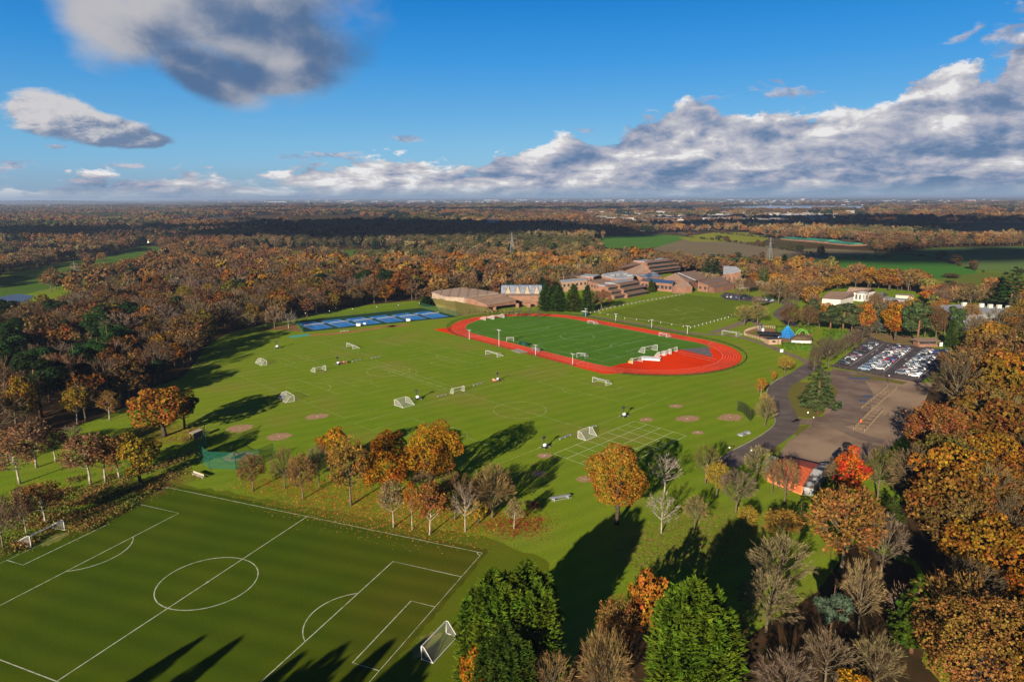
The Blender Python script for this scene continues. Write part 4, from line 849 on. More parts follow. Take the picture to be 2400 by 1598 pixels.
# ------------------------------------------------------------------ sports equipment
M_wp = pm('white_painted_metal', (.80,.80,.78), (.68,.68,.66), 2.0, .45); M_net = netmat('white_cord_net', (.75,.76,.74), .16); M_net2 = netmat('fine_white_net', (.75,.76,.74), .10); M_dnet = netmat('dense_white_net', (.78,.80,.76), .26)
M_gal = pm('galvanised_steel', (.50,.51,.52), (.38,.39,.40), 2.0, .5, .3); M_dk = pm('dark_grey_metal', (.04,.04,.045), (.06,.06,.065), 1.0, .5); M_rub = pm('black_rubber', (.018,.018,.018), (.03,.03,.03), 2.0, .8)
M_green = pm('dark_green_metal', (.015,.09,.06), (.02,.07,.05), 1.5, .5); M_wood = pm('weathered_timber', (.24,.18,.12), (.15,.11,.075), 1.5, .85); M_ora = pm('orange_plastic', (.75,.16,.03), (.6,.12,.03), 1.0, .5); M_pink = pm('white_red_plastic', (.75,.45,.36), (.7,.3,.2), 2.0, .5)
def goal(a, b_, h, back, label, r=.06, net=None, top=.35, group='football goals'):
    m = (a+b_)/2; u = (b_-a); w = u.length; u.normalize(); v = back-m; v.z = 0; dp = abs(v.dot(Vector((-u.y,u.x,0)))); v = Vector((-u.y,u.x,0))*(1 if v.dot(Vector((-u.y,u.x,0))) > 0 else -1)
    e = empty('football_goal', (m.x,m.y,0), 0, label, 'goal', group); q = lambda s, t, z: tuple(u*s+v*t+Vector((0,0,z))); hw = w/2
    for s in (-hw, hw): MB().tube([q(s,0,0), q(s,0,h)], r).build('post', M_wp, e)
    MB().tube([q(-hw,0,h), q(hw,0,h)], r).build('crossbar', M_wp, e)
    f = MB()
    for s in (-hw, hw): f.tube([q(s,0,r), q(s,dp,r)], r*.8); f.tube([q(s,0,h), q(s,dp*top,h)], r*.6); f.tube([q(s,dp*top,h), q(s,dp,r)], r*.7)
    f.tube([q(-hw,dp,r), q(hw,dp,r)], r*.8); f.build('back_frame', M_wp, e)
    g = MB(); g.poly([q(-hw,dp*top,h), q(hw,dp*top,h), q(hw,dp,.05), q(-hw,dp,.05)]); g.poly([q(-hw,0,h), q(hw,0,h), q(hw,dp*top,h), q(-hw,dp*top,h)])
    for s in (-hw, hw): g.poly([q(s,0,h), q(s,dp*top,h), q(s,dp,.05), q(s,0,.05)])
    g.build('net', net or M_net, e); return e
goal(G(73,1281.7), G(151.8,1242.6), 2.44, G(50,1265), 'large white goal on the left edge of the dark front pitch', .075, M_net2, .15)
goal(G(988.5,1545), G(1046,1484), 2.44, G(1046,1520), 'large white goal half hidden by the bright green conifers', .085, M_net2, .2)
GL = [((611,848),(625.5,855),1.9,(604,853),'white goal at the left end of the farthest grass pitch'),((671,929.5),(690,940),2.2,(660,938),'white goal with its back to the long oak shadow'),
 ((812.5,812.6),(827,818),1.9,(836,813),'small white goal nearest the tennis courts on the grass'),((738.6,872.9),(763.9,867.8),2.0,(745,866),'white goal left of the mobile light with orange barriers'),
 ((924.5,949.3),(951,942),2.1,(942,957),'white goal seen from behind, next to the bare bench pair'),((1062.2,923.1),(1088,916.8),2.1,(1068,917),'white goal at the end of the three parallel lines'),
 ((1138.3,831),(1165,837.5),2.0,(1172,832),'white goal nearest the grey dugout by the track'),((1388.3,896),(1420,904),2.1,(1431,899),'white goal at the far end of the big circle pitch, below the red bend'),
 ((1354.5,1026.5),(1381,1016),2.3,(1378,1030),'white goal seen from behind beside the painted grid')]
for a, b_, h, bk, l in GL: goal(G(*a), G(*b_), h, G(*bk), l, .06)
TGL = [((1138,751),(1156,749),2.0,(1140,745),'left of two white goals stored on the far red bend',M_dnet),((1159,748),(1181.5,745),2.0,(1165,741),'right of two white goals stored on the far red bend',M_dnet),
 ((1187.5,801),(1204,801),2.2,(1196,796),'netted white goal beside the green dugout on the turf',M_dnet),((1377.5,758),(1391.7,760.5),1.8,(1390,756),'small white goal on the far side of the turf near the far straight',M_net),
 ((1544.6,788),(1561.6,791),1.9,(1560,786),'small white goal near the far right corner of the turf',M_net),((1352,838),(1371,840),2.2,(1362,833),'netted white goal behind the near floodlight',M_dnet),
 ((1483,852.5),(1506,848),2.4,(1490,846),'white goal left of the white landing mat',M_net),((1511,828),(1540.5,822),2.9,(1518,820),'tallest pale green goal on the turf goal line',M_net),
 ((1545,837),(1561,833),2.3,(1548,831),'first of three goals nested behind the white landing mat',M_dnet),((1557,834),(1573,830),2.3,(1562,828),'second of three goals nested behind the white landing mat',M_dnet),((1570,829),(1587,824),2.3,(1575,823),'third of three goals nested on the red apron',M_net),
 ((1692,785),(1725,789.5),2.4,(1712,780),'large white goal standing beside the gravel path',M_net)]
M_worn = pm('worn_goalmouth_grass', (.26,.23,.06), (.16,.21,.03), .4, 1.0, det=7)
for a, b_, h, bk, l in GL+[((73,1281.7),(151.8,1242.6),2.4,(50,1265),''),((988.5,1545),(1046,1484),2.4,(1046,1520),'')]:
    m = (G(*a)+G(*b_))/2; f = m-G(*bk); f.z = 0; f.normalize(); sheet('worn_grass', blob(m+f*1.6, 3.4, 1.8, math.atan2((G(*b_)-G(*a)).y, (G(*b_)-G(*a)).x), n=26, jit=.25), .0165, M_worn)
for a, b_, h, bk, l, nm_ in TGL: goal(G(*a), G(*b_), h, G(*bk), l, .065, nm_)
def bench(a, b_, label, h=.45, d=.42, back=False, mat=None, group='benches by the pitches'):
    m = (a+b_)/2; dv = b_-a; L = max(dv.length, 1.6); e = empty('bench', (m.x,m.y,0), math.atan2(dv.y,dv.x), label, 'bench', group); mat = mat or M_gal
    MB().box((0,0,h), (L,d,.07)).build('seat', mat, e)
    for x in (-L*.45, 0, L*.45): MB().box((x,0,h/2-.02), (.12,d*.9,h-.04)).build('leg', mat, e)
    if back: MB().box((0,d*.5,h+.42), (L,.06,.5)).build('backrest', mat, e)
for a, b_, l in [((825,848),(845,843.5),'grey bench beside the orange and white barriers'),((870,841),(891,836.5),'grey bench at the corner of the three parallel lines'),((1025,930.5),(1046,926),'grey bench between the back facing goal and the forward facing goal'),
  ((1109,904.5),(1130,899),'grey bench right of the goal at the three parallel lines'),((1311,1031),(1338,1020),'grey bench left of the goal beside the painted grid'),((1381,1004),(1398,999),'grey bench right of the goal beside the painted grid')]: bench(G(*a), G(*b_), l)
bench(G(797,778), G(817,776), 'white bench on the red earth strip by the tennis courts', mat=M_wp)
bench(G(452,1113), G(477,1122), 'pale timber bench with backrest below the green netting', .5, .5, True, pm('silvery_timber', (.5,.44,.36), (.38,.33,.26), 2))
for a, b_, l, c in [((1290,1174),(1336,1165),'long grey slab table left of the lone orange oak','table'),((1732,1023),(1756,1015),'grey picnic table on the grass near the road bend','table')]:
    A_, B_ = G(*a), G(*b_); m = (A_+B_)/2; dv = B_-A_; L = dv.length; e = empty('picnic_table', (m.x,m.y,0), math.atan2(dv.y,dv.x), l, c)
    MB().box((0,0,.75), (L,1.0,.08)).build('table_top', M_gal, e)
    for y in (-.85, .85): MB().box((0,y,.42), (L,.35,.06)).build('seat', M_gal, e)
    for x in (-L*.35, L*.35): MB().box((x,0,.36), (.12,1.6,.72)).build('leg', M_gal, e)
# mobile lighting towers
def light_tower():
    e = empty('mobile_lighting_tower', (0,0,0), 0, 'white mobile lighting tower on the grass', 'lighting tower', 'mobile lighting towers on the grass pitches')
    MB().lathe([(.3,.6),(.62,.66),(.70,.95),(.66,1.3),(.42,1.52),(.15,1.56)], n=12, sy=.72).build('canopy', M_wp, e, True)
    MB().box((.1,0,.5), (2.3,1.2,.3)).build('chassis', M_dk, e)
    for sx, sy in ((1,1),(1,-1),(-1,1),(-1,-1)):
        MB().tube([(.6*sx,.35*sy,.5),(1.35*sx,.95*sy,.45),(1.4*sx,1.0*sy,.02)], .06, 5).build('outrigger', M_gal, e)
    for s in (-1, 1):
        w_ = MB(); w_.tube([(0,.50*s,.32),(0,.68*s,.32)], .32, 10); w_.build('wheel', M_rub, e)
    MB().tube([(-.35,.1,1.2),(-.35,.1,3.3)], .16, 6).build('mast', M_dk, e)
    hd = MB().box((-.35,.1,3.4), (1.3,.45,.6)); hd.build('lamp_head', M_dk, e); return e
lt0 = light_tower()
for i, (u, v, rz, l) in enumerate([(650,816,.3,'white mobile lighting tower nearest the left wood'),(793,855,.9,'white mobile lighting tower beside the row of orange and white barriers'),(979,936,.2,'white mobile lighting tower right of the back facing goal'),(1167,893,1.2,'white mobile lighting tower with a ring barrier beside it'),(1463,977,.6,'white mobile lighting tower near the corner of the big circle pitch'),(1277,1050,.8,'white mobile lighting tower at the corner of the painted grid')]):
    if i == 0: lt0.location = G(u,v); lt0.rotation_euler.z = rz; lt0['label'] = l
    else: dup(lt0, G(u,v), rz, l)
def barrier(p, rz, l):
    e = empty('barrier', p, rz, l, 'barrier', 'plastic barriers'); MB().box((0,0,.75), (2.0,.12,.5)).build('panel', M_pink, e)
    for x in (-.9, .9): MB().box((x,0,.5), (.12,.16,1.0)).build('post', M_ora, e); MB().box((x,0,.05), (.2,.8,.1)).build('foot', M_rub, e)
for i, (x, y) in enumerate([(1425,722),(1450,718),(1478,716),(1500,718)]): barrier(q1(x,y), .4+i*.5, '%s orange and white barrier in the row beside the mobile lighting tower' % ['first','second','third','fourth'][i])
barrier(q2(1880,275), .6, 'orange and white barrier beside the lighting tower near the goal line'); barrier(q2(1862,262), 2.2, 'orange and white barrier behind the single one near the goal line')
# floodlights round the track
M_flp = pm('pale_grey_metal', (.62,.63,.62), (.5,.51,.5), 2.0, .5)
def floodlight():
    e = empty('floodlight', (0,0,0), 0, 'white floodlight', 'floodlight', 'white floodlights round the track')
    MB().tube([(0,0,0),(0,0,7.0)], [.14,.10], 8).build('pole', M_flp, e); MB().box((0,0,7.05), (2.4,.16,.16)).build('crossarm', M_flp, e)
    for x in (-.95, .95): MB().box((x,.15,7.25), (.75,.5,.18)).build('lamp', M_gal, e)
    return e
fl0 = floodlight()
for i, (u, v, t, l) in enumerate([(1100,796,773,'white floodlight nearest the left tip of the red track'),(1169.5,812.6,772.5,'white floodlight by the netted goal at the near straight'),(1255,833.5,808,'white floodlight beside the grey dugout'),(1342,854.5,828.5,'white floodlight nearest the camera on the red straight'),(1442.8,755,735,'white floodlight on the far straight opposite the circle'),(1527,769,749,'white floodlight in the middle of the far straight'),(1610.8,783.5,763,'white floodlight at the right end of the far straight'),(1372.6,743,723,'white floodlight farthest away beside the bare tree')]):
    p = G(u,v); s = tall(p, t)/7.3; o = fl0 if i == 0 else dup(fl0, p, 0, l)
    o.location = p; o.scale = (1,1,s); o.rotation_euler.z = math.atan2(A.y, A.x); o['label'] = l
# globe lamps, signs
M_globe = pm('white_globe_glass', (.85,.85,.82), (.78,.78,.75), 1.0, .3)
def globe_lamp():
    e = empty('street_lamp', (0,0,0), 0, 'globe lamp', 'street lamp', 'globe lamps'); MB().tube([(0,0,0),(0,0,3.3)], [.09,.06], 6).build('pole', M_dk, e)
    MB().lathe([(.06,3.3),(.2,3.38),(.26,3.55),(.2,3.72),(.06,3.8)], n=10).build('globe', M_globe, e, True); return e
gl0 = globe_lamp()
for i, (p, l, s) in enumerate([(G(1708,1076),'globe lamp where the road meets the bare trees',1),(G(1759,1083),'globe lamp across the road beside the olive bare tree',1),(G(1905,1000),'globe lamp at the entrance to the gravel lot',.9),(rr3(960,1280),'globe lamp at the path end by the car park hedge',1),
   (pk(580,980),'tall globe lamp beside the playground hut',1.1),(cp(950,775),'globe lamp at the end of the timber barrier',.9)]+[(z7(x,y+22),'%s globe lamp behind the tennis courts' % o_,1.1) for (x,y),o_ in zip([(550,300),(815,275),(1070,253),(1335,228),(1575,207),(1805,187)],['first','second','third','fourth','fifth','sixth'])]):
    o = gl0 if i == 0 else dup(gl0, p, 0, l); o.location = p; o.scale = (s,s,s); o['label'] = l
def sign(p, rz, l, w=.9, h=1.1):
    e = empty('sign', p, rz, l, 'sign', 'white signs'); MB().box((0,0,1.3), (w,.06,h)).build('board', M_wp, e)
    for x in (-w*.4, w*.4): MB().box((x,.05,.4), (.07,.05,.8)).build('post', M_dk, e)
sign(pk(620,1075), .2, 'white sign beside the path below the playground', 1.6, 1.5); sign(G(1893,975), .1, 'small white sign on the grass island under the cedar', .5, .6); sign(r2(-2190+2210+140,1070), .2, 'white sign at the near edge of the fifth tennis court', 1.4, 1.0)
sign(cp(1595,330), .1, 'blue white sign board at the right end of the kiosk', 1.6, 2.0)
# green netting backstop
M_gnet = netmat('green_netting', (.025,.16,.11), .33); M_bnet = netmat('black_netting', (.02,.03,.02), .45)
def netfence(name, pts, h, matn, matp, label, cat, rails=(), step=4.0, r=.06, group=None):
    c = sum(pts, Vector())/len(pts); e = empty(name, (c.x,c.y,0), 0, label, cat, group); L = [p-c for p in pts]; hs = h if isinstance(h, (list, tuple)) else [h]*len(pts); g = MB(); rl = MB()
    for i in range(len(L)-1):
        p, q = L[i], L[i+1]; g.poly([(p.x,p.y,.05),(q.x,q.y,.05),(q.x,q.y,hs[i+1]),(p.x,p.y,hs[i])])
        for z in rails: rl.tube([(p.x,p.y,z*hs[i]),(q.x,q.y,z*hs[i+1])], r*.6, 4)
        k = max(1, int((q-p).length/step))
        for j in range(k+(1 if i == len(L)-2 else 0)):
            t = j/k; o = p.lerp(q,t); MB().tube([(o.x,o.y,0),(o.x,o.y,hs[i]*(1-t)+hs[i+1]*t+.1)], r, 5).build('post', matp, e)
    g.build('netting', matn, e)
    if rails: rl.build('rail', matp, e)
    return e
bp = [z6(660,690), z6(550,955), z6(720,1085), z6(1200,1105), z6(1640,1010), z6(1890,900)]
netfence('ball_stop_net', bp, [7.0,5.0,5.0,5.0,4.6,4.6], M_gnet, M_green, 'tall green ball stop netting curving round the pink home circle', 'netting', (.35,.7,1.0), 4.0, .09)
netfence('ball_stop_net', [r6(375,770), r6(420,790), r6(465,845), r6(488,825)], [3.6]*4, M_bnet, M_dk, 'black ball stop netting beside the right hand dirt circle', 'netting', (.5,1.0), 2.5, .06)
e = empty('ball_launcher', z6(1200,880), .3, 'dark blue green batting tee frame on the pink home circle', 'sports frame'); MB().box((0,0,.05), (2.6,1.6,.1)).build('base', M_green, e); MB().box((-.5,0,.7), (.3,1.4,1.2)).build('screen', M_green, e)
e = empty('team_shelter', z6(478,515), 1.25, 'pale timber team shelter with slatted roof beside the green netting', 'shelter'); e.scale = (.75,.75,.9)
MB().prism([(-2.6,-.9,0),(2.6,-.9,0),(2.6,-.75,0),(-2.6,-.75,0)], [(-2.6,-.9,2.2),(2.6,-.9,2.2),(2.6,-.75,2.2),(-2.6,-.75,2.2)]).build('back_wall', M_wood, e)
MB().prism([(-2.8,-1.1,2.2),(2.8,-1.1,2.2),(2.8,1.0,2.45),(-2.8,1.0,2.45)], [(-2.8,-1.1,2.32),(2.8,-1.1,2.32),(2.8,1.0,2.57),(-2.8,1.0,2.57)]).build('roof', stripes('pale_slats', (.62,.53,.40), (.30,.24,.18), 0, .7, .75), e)
for x in (-2.6, 0, 2.6): MB().box((x,.85,1.15), (.14,.14,2.3)).build('post', M_wood, e)
MB().box((0,-.4,.45), (5,.45,.08)).build('seat', M_wood, e)
# dugouts, mats and trackside boxes
def dugout(p, rz, l, mat, frame, w=4.5):
    e = empty('dugout', p, rz, l, 'dugout'); pr = [(-.9,0),(.9,0),(.9,1.2),(.55,1.8),(-.2,2.0),(-.9,1.7)]; b = MB()
    for i in range(2, 5): b.poly([(-w/2,*pr[i]),(w/2,*pr[i]),(w/2,*pr[i+1]),(-w/2,*pr[i+1])])
    b.poly([(-w/2,*pr[1]),(w/2,*pr[1]),(w/2,*pr[2]),(-w/2,*pr[2])]); b.build('canopy', mat, e)
    for x in (-w/2, w/2): MB().prism([(x-.04,-.9,0),(x+.04,-.9,0),(x+.04,.9,0),(x-.04,.9,0)], [(x-.04,-.9,1.7),(x+.04,-.9,1.7),(x+.04,.9,1.2),(x-.04,.9,1.2)]).build('side_panel', mat, e)
    MB().box((0,.3,.45), (w-.4,.4,.08)).build('seat', frame, e)
ra = math.atan2(A.y, A.x)
dugout(r2(1258,1205), ra, 'dark green dugout on the edge of the green turf', M_green, M_dk, 5); dugout(r2(1342,1245), ra, 'grey dugout on the red straight behind the floodlight', netmat('grey_mesh_panel', (.25,.24,.25), .75), M_dk, 4.5)
sheet('long_jump_pit', [r2(1165,1240), r2(1215,1228), r2(1290,1252), r2(1225,1260)], .03, pm('pale_sand', (.55,.5,.42), (.45,.4,.33), .6))
e = empty('landing_mat', (G(1508,843)+G(1545,841))/2, ra+.55, 'thick white high jump landing mat on the red apron', 'landing mat'); MB().box((0,0,.35), (8.2,4.6,.7)).build('foam_block', M_wp, e); MB().box((0,0,.76), (8.4,4.8,.1)).build('cover', pm('white_vinyl', (.82,.83,.83), (.75,.76,.77), 1), e)
e = empty('equipment_bin', r3(835,1368), .2, 'yellow and orange equipment bin at the left end of the red apron', 'bin'); MB().box((0,0,.5), (1.6,1.0,1.0)).build('body', pm('yellow_plastic', (.75,.42,.04), (.7,.25,.03), 1), e); MB().box((0,0,1.05), (1.7,1.1,.1)).build('lid', M_ora, e)
e = empty('trackside_box', r3(330,850), ra, 'green judges cabin on posts beside the farthest floodlight', 'cabin'); MB().box((0,0,1.6), (2.4,2.2,2.6)).build('body', M_green, e); MB().box((0,0,3.0), (2.8,2.6,.2)).build('roof', M_wp, e)
# fences
def rail_fence(name, pts, h, mat, label, step=3.0, r=.05, rails=(.5,1.0), group=None, maxp=98, w=None):
    c = sum(pts, Vector())/len(pts); e = empty(name, (c.x,c.y,0), 0, label, 'fence', group); L = [p-c for p in pts]; rl = MB()
    tot = sum((L[i+1]-L[i]).length for i in range(len(L)-1)); step = max(step, tot/maxp); acc = 0.0; pm_ = MB().tube([(0,0,0),(0,0,h+.05)], w or r*1.3, 5).mesh('post', mat)
    for i in range(len(L)-1):
        p, q = L[i], L[i+1]; d = (q-p).length
        for z in rails: rl.tube([(p.x,p.y,z*h),(q.x,q.y,z*h)], r, 4)
        while acc <= d: o = p.lerp(q, acc/d); obj('post', pm_, e, (o.x,o.y,0)); acc += step
        acc -= d
    if rails: rl.build('rail', mat, e)
    return e
M_fence = pm('dark_green_rail', (.03,.06,.03), (.04,.05,.03), 1.0, .7)
ov = oval(RI+10.6, 26); rail_fence('rail_fence', ov[4:]+ov[:1], 1.1, M_fence, 'low dark rail fence round the outside of the running track', 4.0, .05, (.25,.5,.75,1.0))
M_stake = pm('white_stakes', (.78,.76,.70), (.65,.63,.56), 1.0)
rail_fence('rope_fence', [r3(395,822), r3(640,762), r3(1000,690), r3(1440,613)], .9, M_stake, 'white staked rope along the school side of the far sports field', 5.0, .025, (.9,), w=.11)
rail_fence('rope_fence', [r3(1500,985), r3(1720,925), r3(1925,868)], .9, M_stake, 'white staked rope along the playground side of the far sports field', 4.6, .03, (.9,), w=.12)
rail_fence('rope_fence', [r3(500,822), r3(780,885), r3(1140,925), r3(1490,985)], .9, M_stake, 'white staked rope beside the gravel path along the far straight', 8.0, .02, (.9,), w=.11)
rail_fence('wire_fence', [z7(435,340), z7(700,305), z7(1830,190)], 3.0, M_green, 'dark green wire fence behind the tennis courts', 5.0, .035, (.3,.65,1.0))
netfence('wire_fence', [z7(1830,190), z7(2235,293)], [3.0,3.0], netmat('green_wire_mesh', (.03,.12,.06), .3), M_green, 'green mesh fence at the far end of the tennis courts', 'fence', (1.0,), 6, .06)
netfence('wire_fence', [z7(435,345), z7(525,464)], [3.0,3.0], netmat('green_wire_mesh', (.03,.12,.06), .3), M_green, 'green mesh fence at the near end of the tennis courts', 'fence', (1.0,), 6, .06)
rail_fence('timber_fence', [cp(205,560), cp(480,610), cp(900,690), cp(1370,775)], 1.0, pm('dark_timber', (.07,.05,.045), (.11,.085,.075), 1.5), 'dark timber fence along the front of the car park', 2.6, .09, (.45,.95))
def timber_barrier(a, b_, label, w=3.2):
    c = (a+b_)/2; d = b_-a; L = d.length; e = empty('timber_barrier', c, math.atan2(d.y,d.x), label, 'barrier', 'timber barriers in the gravel lot'); k = int(L/2.0)
    pm_ = MB().box((0,0,.6), (.28,.28,1.2)).mesh('post', M_wood); sp_ = MB().box((0,0,.55), (.12,w,.12)).mesh('crosspiece', M_wood)
    for s in (-1, 1):
        MB().box((0,s*w/2,.95), (L,.14,.16)).build('rail', M_wood, e); MB().box((0,s*w/2,.5), (L,.1,.12)).build('rail', M_wood, e)
        for i in range(k+1): obj('post', pm_, e, (-L/2+L*i/k, s*w/2, 0))
    for i in range(0, k, 2): obj('crosspiece', sp_, e, (-L/2+L*(i+.5)/k, 0, 0))
timber_barrier(cp(690,1095), cp(995,835), 'upper pale timber barrier running diagonally across the gravel lot'); timber_barrier(cp(590,1360), cp(820,1110), 'lower pale timber barrier with an orange cone beside it')
e = empty('traffic_cone', cp(608,1285), 0, 'orange traffic cones stacked on the lower timber barrier', 'traffic cone'); MB().lathe([(.4,1.15),(.32,1.2),(.06,2.1)], n=8).build('cone', M_ora, e); MB().box((0,0,1.15), (1.0,1.0,.08)).build('base', M_ora, e)
# tennis nets, lamps
tn_net = MB(); tn_net.poly([(-6.4,0,.06),(6.4,0,.06),(6.4,0,1.0),(-6.4,0,1.0)]); tn_m = tn_net.mesh('net', netmat('tennis_netting', (.25,.28,.32), .45)); tb_m = MB().box((0,0,1.02), (12.8,.1,.14)).mesh('tape', M_wp); tp_m = MB().tube([(0,0,0),(0,0,1.1)], .07, 6).mesh('post', M_green)
for i, (c, ux, uy) in enumerate(COURTS):
    e = empty('tennis_net', (c.x,c.y,0), math.atan2(ux.y,ux.x), 'net across the %s blue tennis court from the left' % ['first','second','third','fourth','fifth','sixth'][i], 'tennis net', 'tennis nets')
    obj('net', tn_m, e); obj('tape', tb_m, e)
    for x in (-6.4, 6.4): obj('post', tp_m, e, (x,0,0))
for x, y, l in [(1130,395,'third'),(1680,340,'fifth')]:
    e = empty('tennis_bench', z7(x,y+8), .2, 'white covered bench at the near side of the %s tennis court' % l, 'bench'); MB().box((0,0,.5), (2.4,.6,.1)).build('seat', M_wp, e); MB().box((0,.3,1.2), (2.4,.1,1.3)).build('backrest', M_wp, e); MB().box((0,0,1.9), (2.6,1.2,.1)).build('roof', M_wp, e)
# ------------------------------------------------------------------ playground
sheet('playground_surface', [pk(215,845), pk(300,800), pk(550,800), pk(960,860), pk(960,890), pk(620,960), pk(470,940), pk(330,880)], .03, pm('red_brown_safety_surface', (.36,.16,.09), (.28,.17,.09), .2))
sheet('lawn', [pk(270,850), pk(340,825), pk(540,845), pk(560,875), pk(420,880)], .04, M_field2)
M_hedge = leafmat('clipped_hedge_leaves', .35, .2, .015)
def hedge(a, b_, d, h, label, n_=4200, col=(.075,.135,.012)):
    c = (a+b_)/2; dv = b_-a; L = dv.length; e = empty('hedge', (c.x,c.y,0), math.atan2(dv.y,dv.x), label, 'hedge', 'clipped hedges round the playground')
    q = rng.uniform(-1,1,(n_,3)); ax = rng.integers(0,3,n_); sg = np.where(rng.random(n_) < .5, -1, 1); nn = np.zeros((n_,3))
    for i in range(n_): a_ = 2 if rng.random() < .5 else (1 if rng.random() < .8 else 0); s_ = 1 if a_ == 2 else sg[i]; q[i,a_] = s_; nn[i,a_] = s_
    P = q*np.array([L/2, d/2, h/2])+np.array([0,0,h/2]); V = cards(P, nn+rng.normal(size=(n_,3))*.3, .7)
    obj('foliage', quads_mesh('foliage', V, M_hedge), e, color=col); MB().box((0,0,h/2), (L-.3,d-.3,h-.2)).build('hedge_core', pm('dark_hedge_wood', (.03,.05,.01), (.04,.04,.015), 1), e)  # leaf cards over a core in one dark green-brown
hedge(pk(560,842), pk(965,850), 3, 3.4, 'long tall green hedge behind the climbing net'); hedge(pk(1080,872), pk(1250,882), 2.5, 2.8, 'shorter green hedge continuing behind the bare shrubs', 2600)
hedge(pk(1150,925), pk(1335,912), 6, 4.0, 'square block of green hedge nearest the car park trees', 4200, (.085,.155,.012)); hedge(pk(628,1025), pk(950,1045), 3.0, 3.0, 'front green hedge along the path')
M_bl = netmat('blue_rope_net', (.02,.20,.62), .5); M_blp = pm('blue_rope', (.03,.24,.62), (.04,.32,.60), 1.0, .6)
ap = pk(680,905); e = empty('climbing_net', ap, .4, 'blue rope climbing pyramid in the playground', 'climbing frame'); hh = tall(ap, 600+765/4.71); rad = 4.9
MB().tube([(0,0,0),(0,0,hh)], .16, 8).build('mast', M_blp, e); g = MB(); rp = MB()
crn = [Vector((rad*math.cos(t), rad*math.sin(t), .9)) for t in np.linspace(0, 2*math.pi, 7)[:-1]]; tp = Vector((0,0,hh))
for i in range(6):
    a_, b_ = crn[i], crn[(i+1)%6]; rp.tube([a_, tp], .09, 4); g.poly([a_, b_, tp])
    for f in (.0,.2,.4,.6,.8): rp.tube([a_.lerp(tp,f), b_.lerp(tp,f)], .07, 4)
    for f in (.33,.66): rp.tube([a_.lerp(b_,f), tp], .05, 4)
    MB().tube([a_*1.02, (a_.x*1.15,a_.y*1.15,0)], .09, 5).build('anchor', M_blp, e)
g.build('net', M_bl, e); rp.build('ropes', M_blp, e)
ap = pk(845,905); e = empty('swing_arch', ap, .1, 'light green arched swing frame beside the climbing pyramid', 'swing'); M_lg = pm('light_green_metal', (.25,.62,.12), (.2,.5,.1), 1)
for y in (-1.2, 1.2): MB().tube([(3*math.cos(t), y, 4.6*math.sin(t)) for t in np.linspace(0, math.pi, 12)], .13, 5).build('arch', M_lg, e)
MB().tube([(0,-1.2,4.6),(0,1.2,4.6)], .1, 5).build('crossbar', M_lg, e); MB().box((0,0,.7), (.8,.3,.08)).build('seat', M_rub, e)
pf = smooth_path([pk(545,800), pk(430,790), pk(310,805), pk(220,840), pk(215,875), pk(300,900), pk(400,930), pk(465,965)], 5)
rail_fence('picket_fence', pf, 1.3, pm('bleached_pickets', (.48,.36,.26), (.38,.28,.2), 1), 'pale picket fence curving round the playground', 1.2, .06, (.3,.85), w=.16)
M_thatch = pm('brown_thatch', (.12,.085,.05), (.08,.06,.035), .8, .95, bump=.2); M_brick = pm('brown_brick', (.34,.20,.14), (.27,.15,.10), .8, .9); M_tile = stripes('brown_roof_tiles', (.25,.165,.125), (.17,.115,.09), 1, .9, .7)
ap = pk(545,975); e = empty('playground_hut', ap, .12, 'brick hut with dark window beside the front hedge', 'hut')
MB().box((0,2.2,1.3), (6.6,4.6,2.6)).build('wall', pm('pale_brown_brick', (.42,.29,.20), (.36,.24,.16), .7), e); MB().box((0,2.4,2.72), (7.4,5.4,.22)).build('roof', M_dk, e); MB().box((-.6,-.12,1.5), (1.6,.06,.9)).build('window', M_rub, e)
ap = pk(470,905); e = empty('canopy', ap, -.15, 'flat black canopy roof over the picket fence side of the playground', 'canopy'); MB().prism([(-6,-2.5,2.4),(6,-3.5,2.4),(7,2.5,2.6),(-5,4,2.6)], [(-6,-2.5,2.65),(6,-3.5,2.65),(7,2.5,2.85),(-5,4,2.85)]).build('roof', pm('black_roof_felt', (.025,.025,.03), (.045,.045,.05), .5), e)
for x, y in ((-5,-2),(5,-2.8),(6,2),(-4,3)): MB().tube([(x,y,0),(x,y,2.5)], .1, 5).build('post', M_wood, e)
ap = pk(840,955); e = empty('domed_shelter', ap, .1, 'low domed thatched shelter with a white wall beside the front hedge', 'shelter'); MB().lathe([(6.0,1.7),(5.6,2.5),(4.2,3.4),(2.2,3.9),(.3,4.1)], n=18, sy=.62).build('roof', M_thatch, e, True); MB().lathe([(5.3,0),(5.3,1.8)], n=18, sy=.6).build('wall', M_wp, e)
ap = pk(385,830); e = empty('play_tower', ap, .3, 'small grey and white play tower inside the picket fence', 'play tower'); MB().box((0,0,1.2), (1.8,1.8,.15)).build('platform', M_gal, e); MB().box((1.2,-.6,.9), (1.0,.8,1.7)).build('slide', M_wp, e)
for x in (-.8,.8):
    for y in (-.8,.8): MB().tube([(x,y,0),(x,y,3.2)], .08, 5).build('post', M_gal, e)
MB().lathe([(1.4,3.1),(.1,4.2)], n=4).build('roof', M_dk, e)
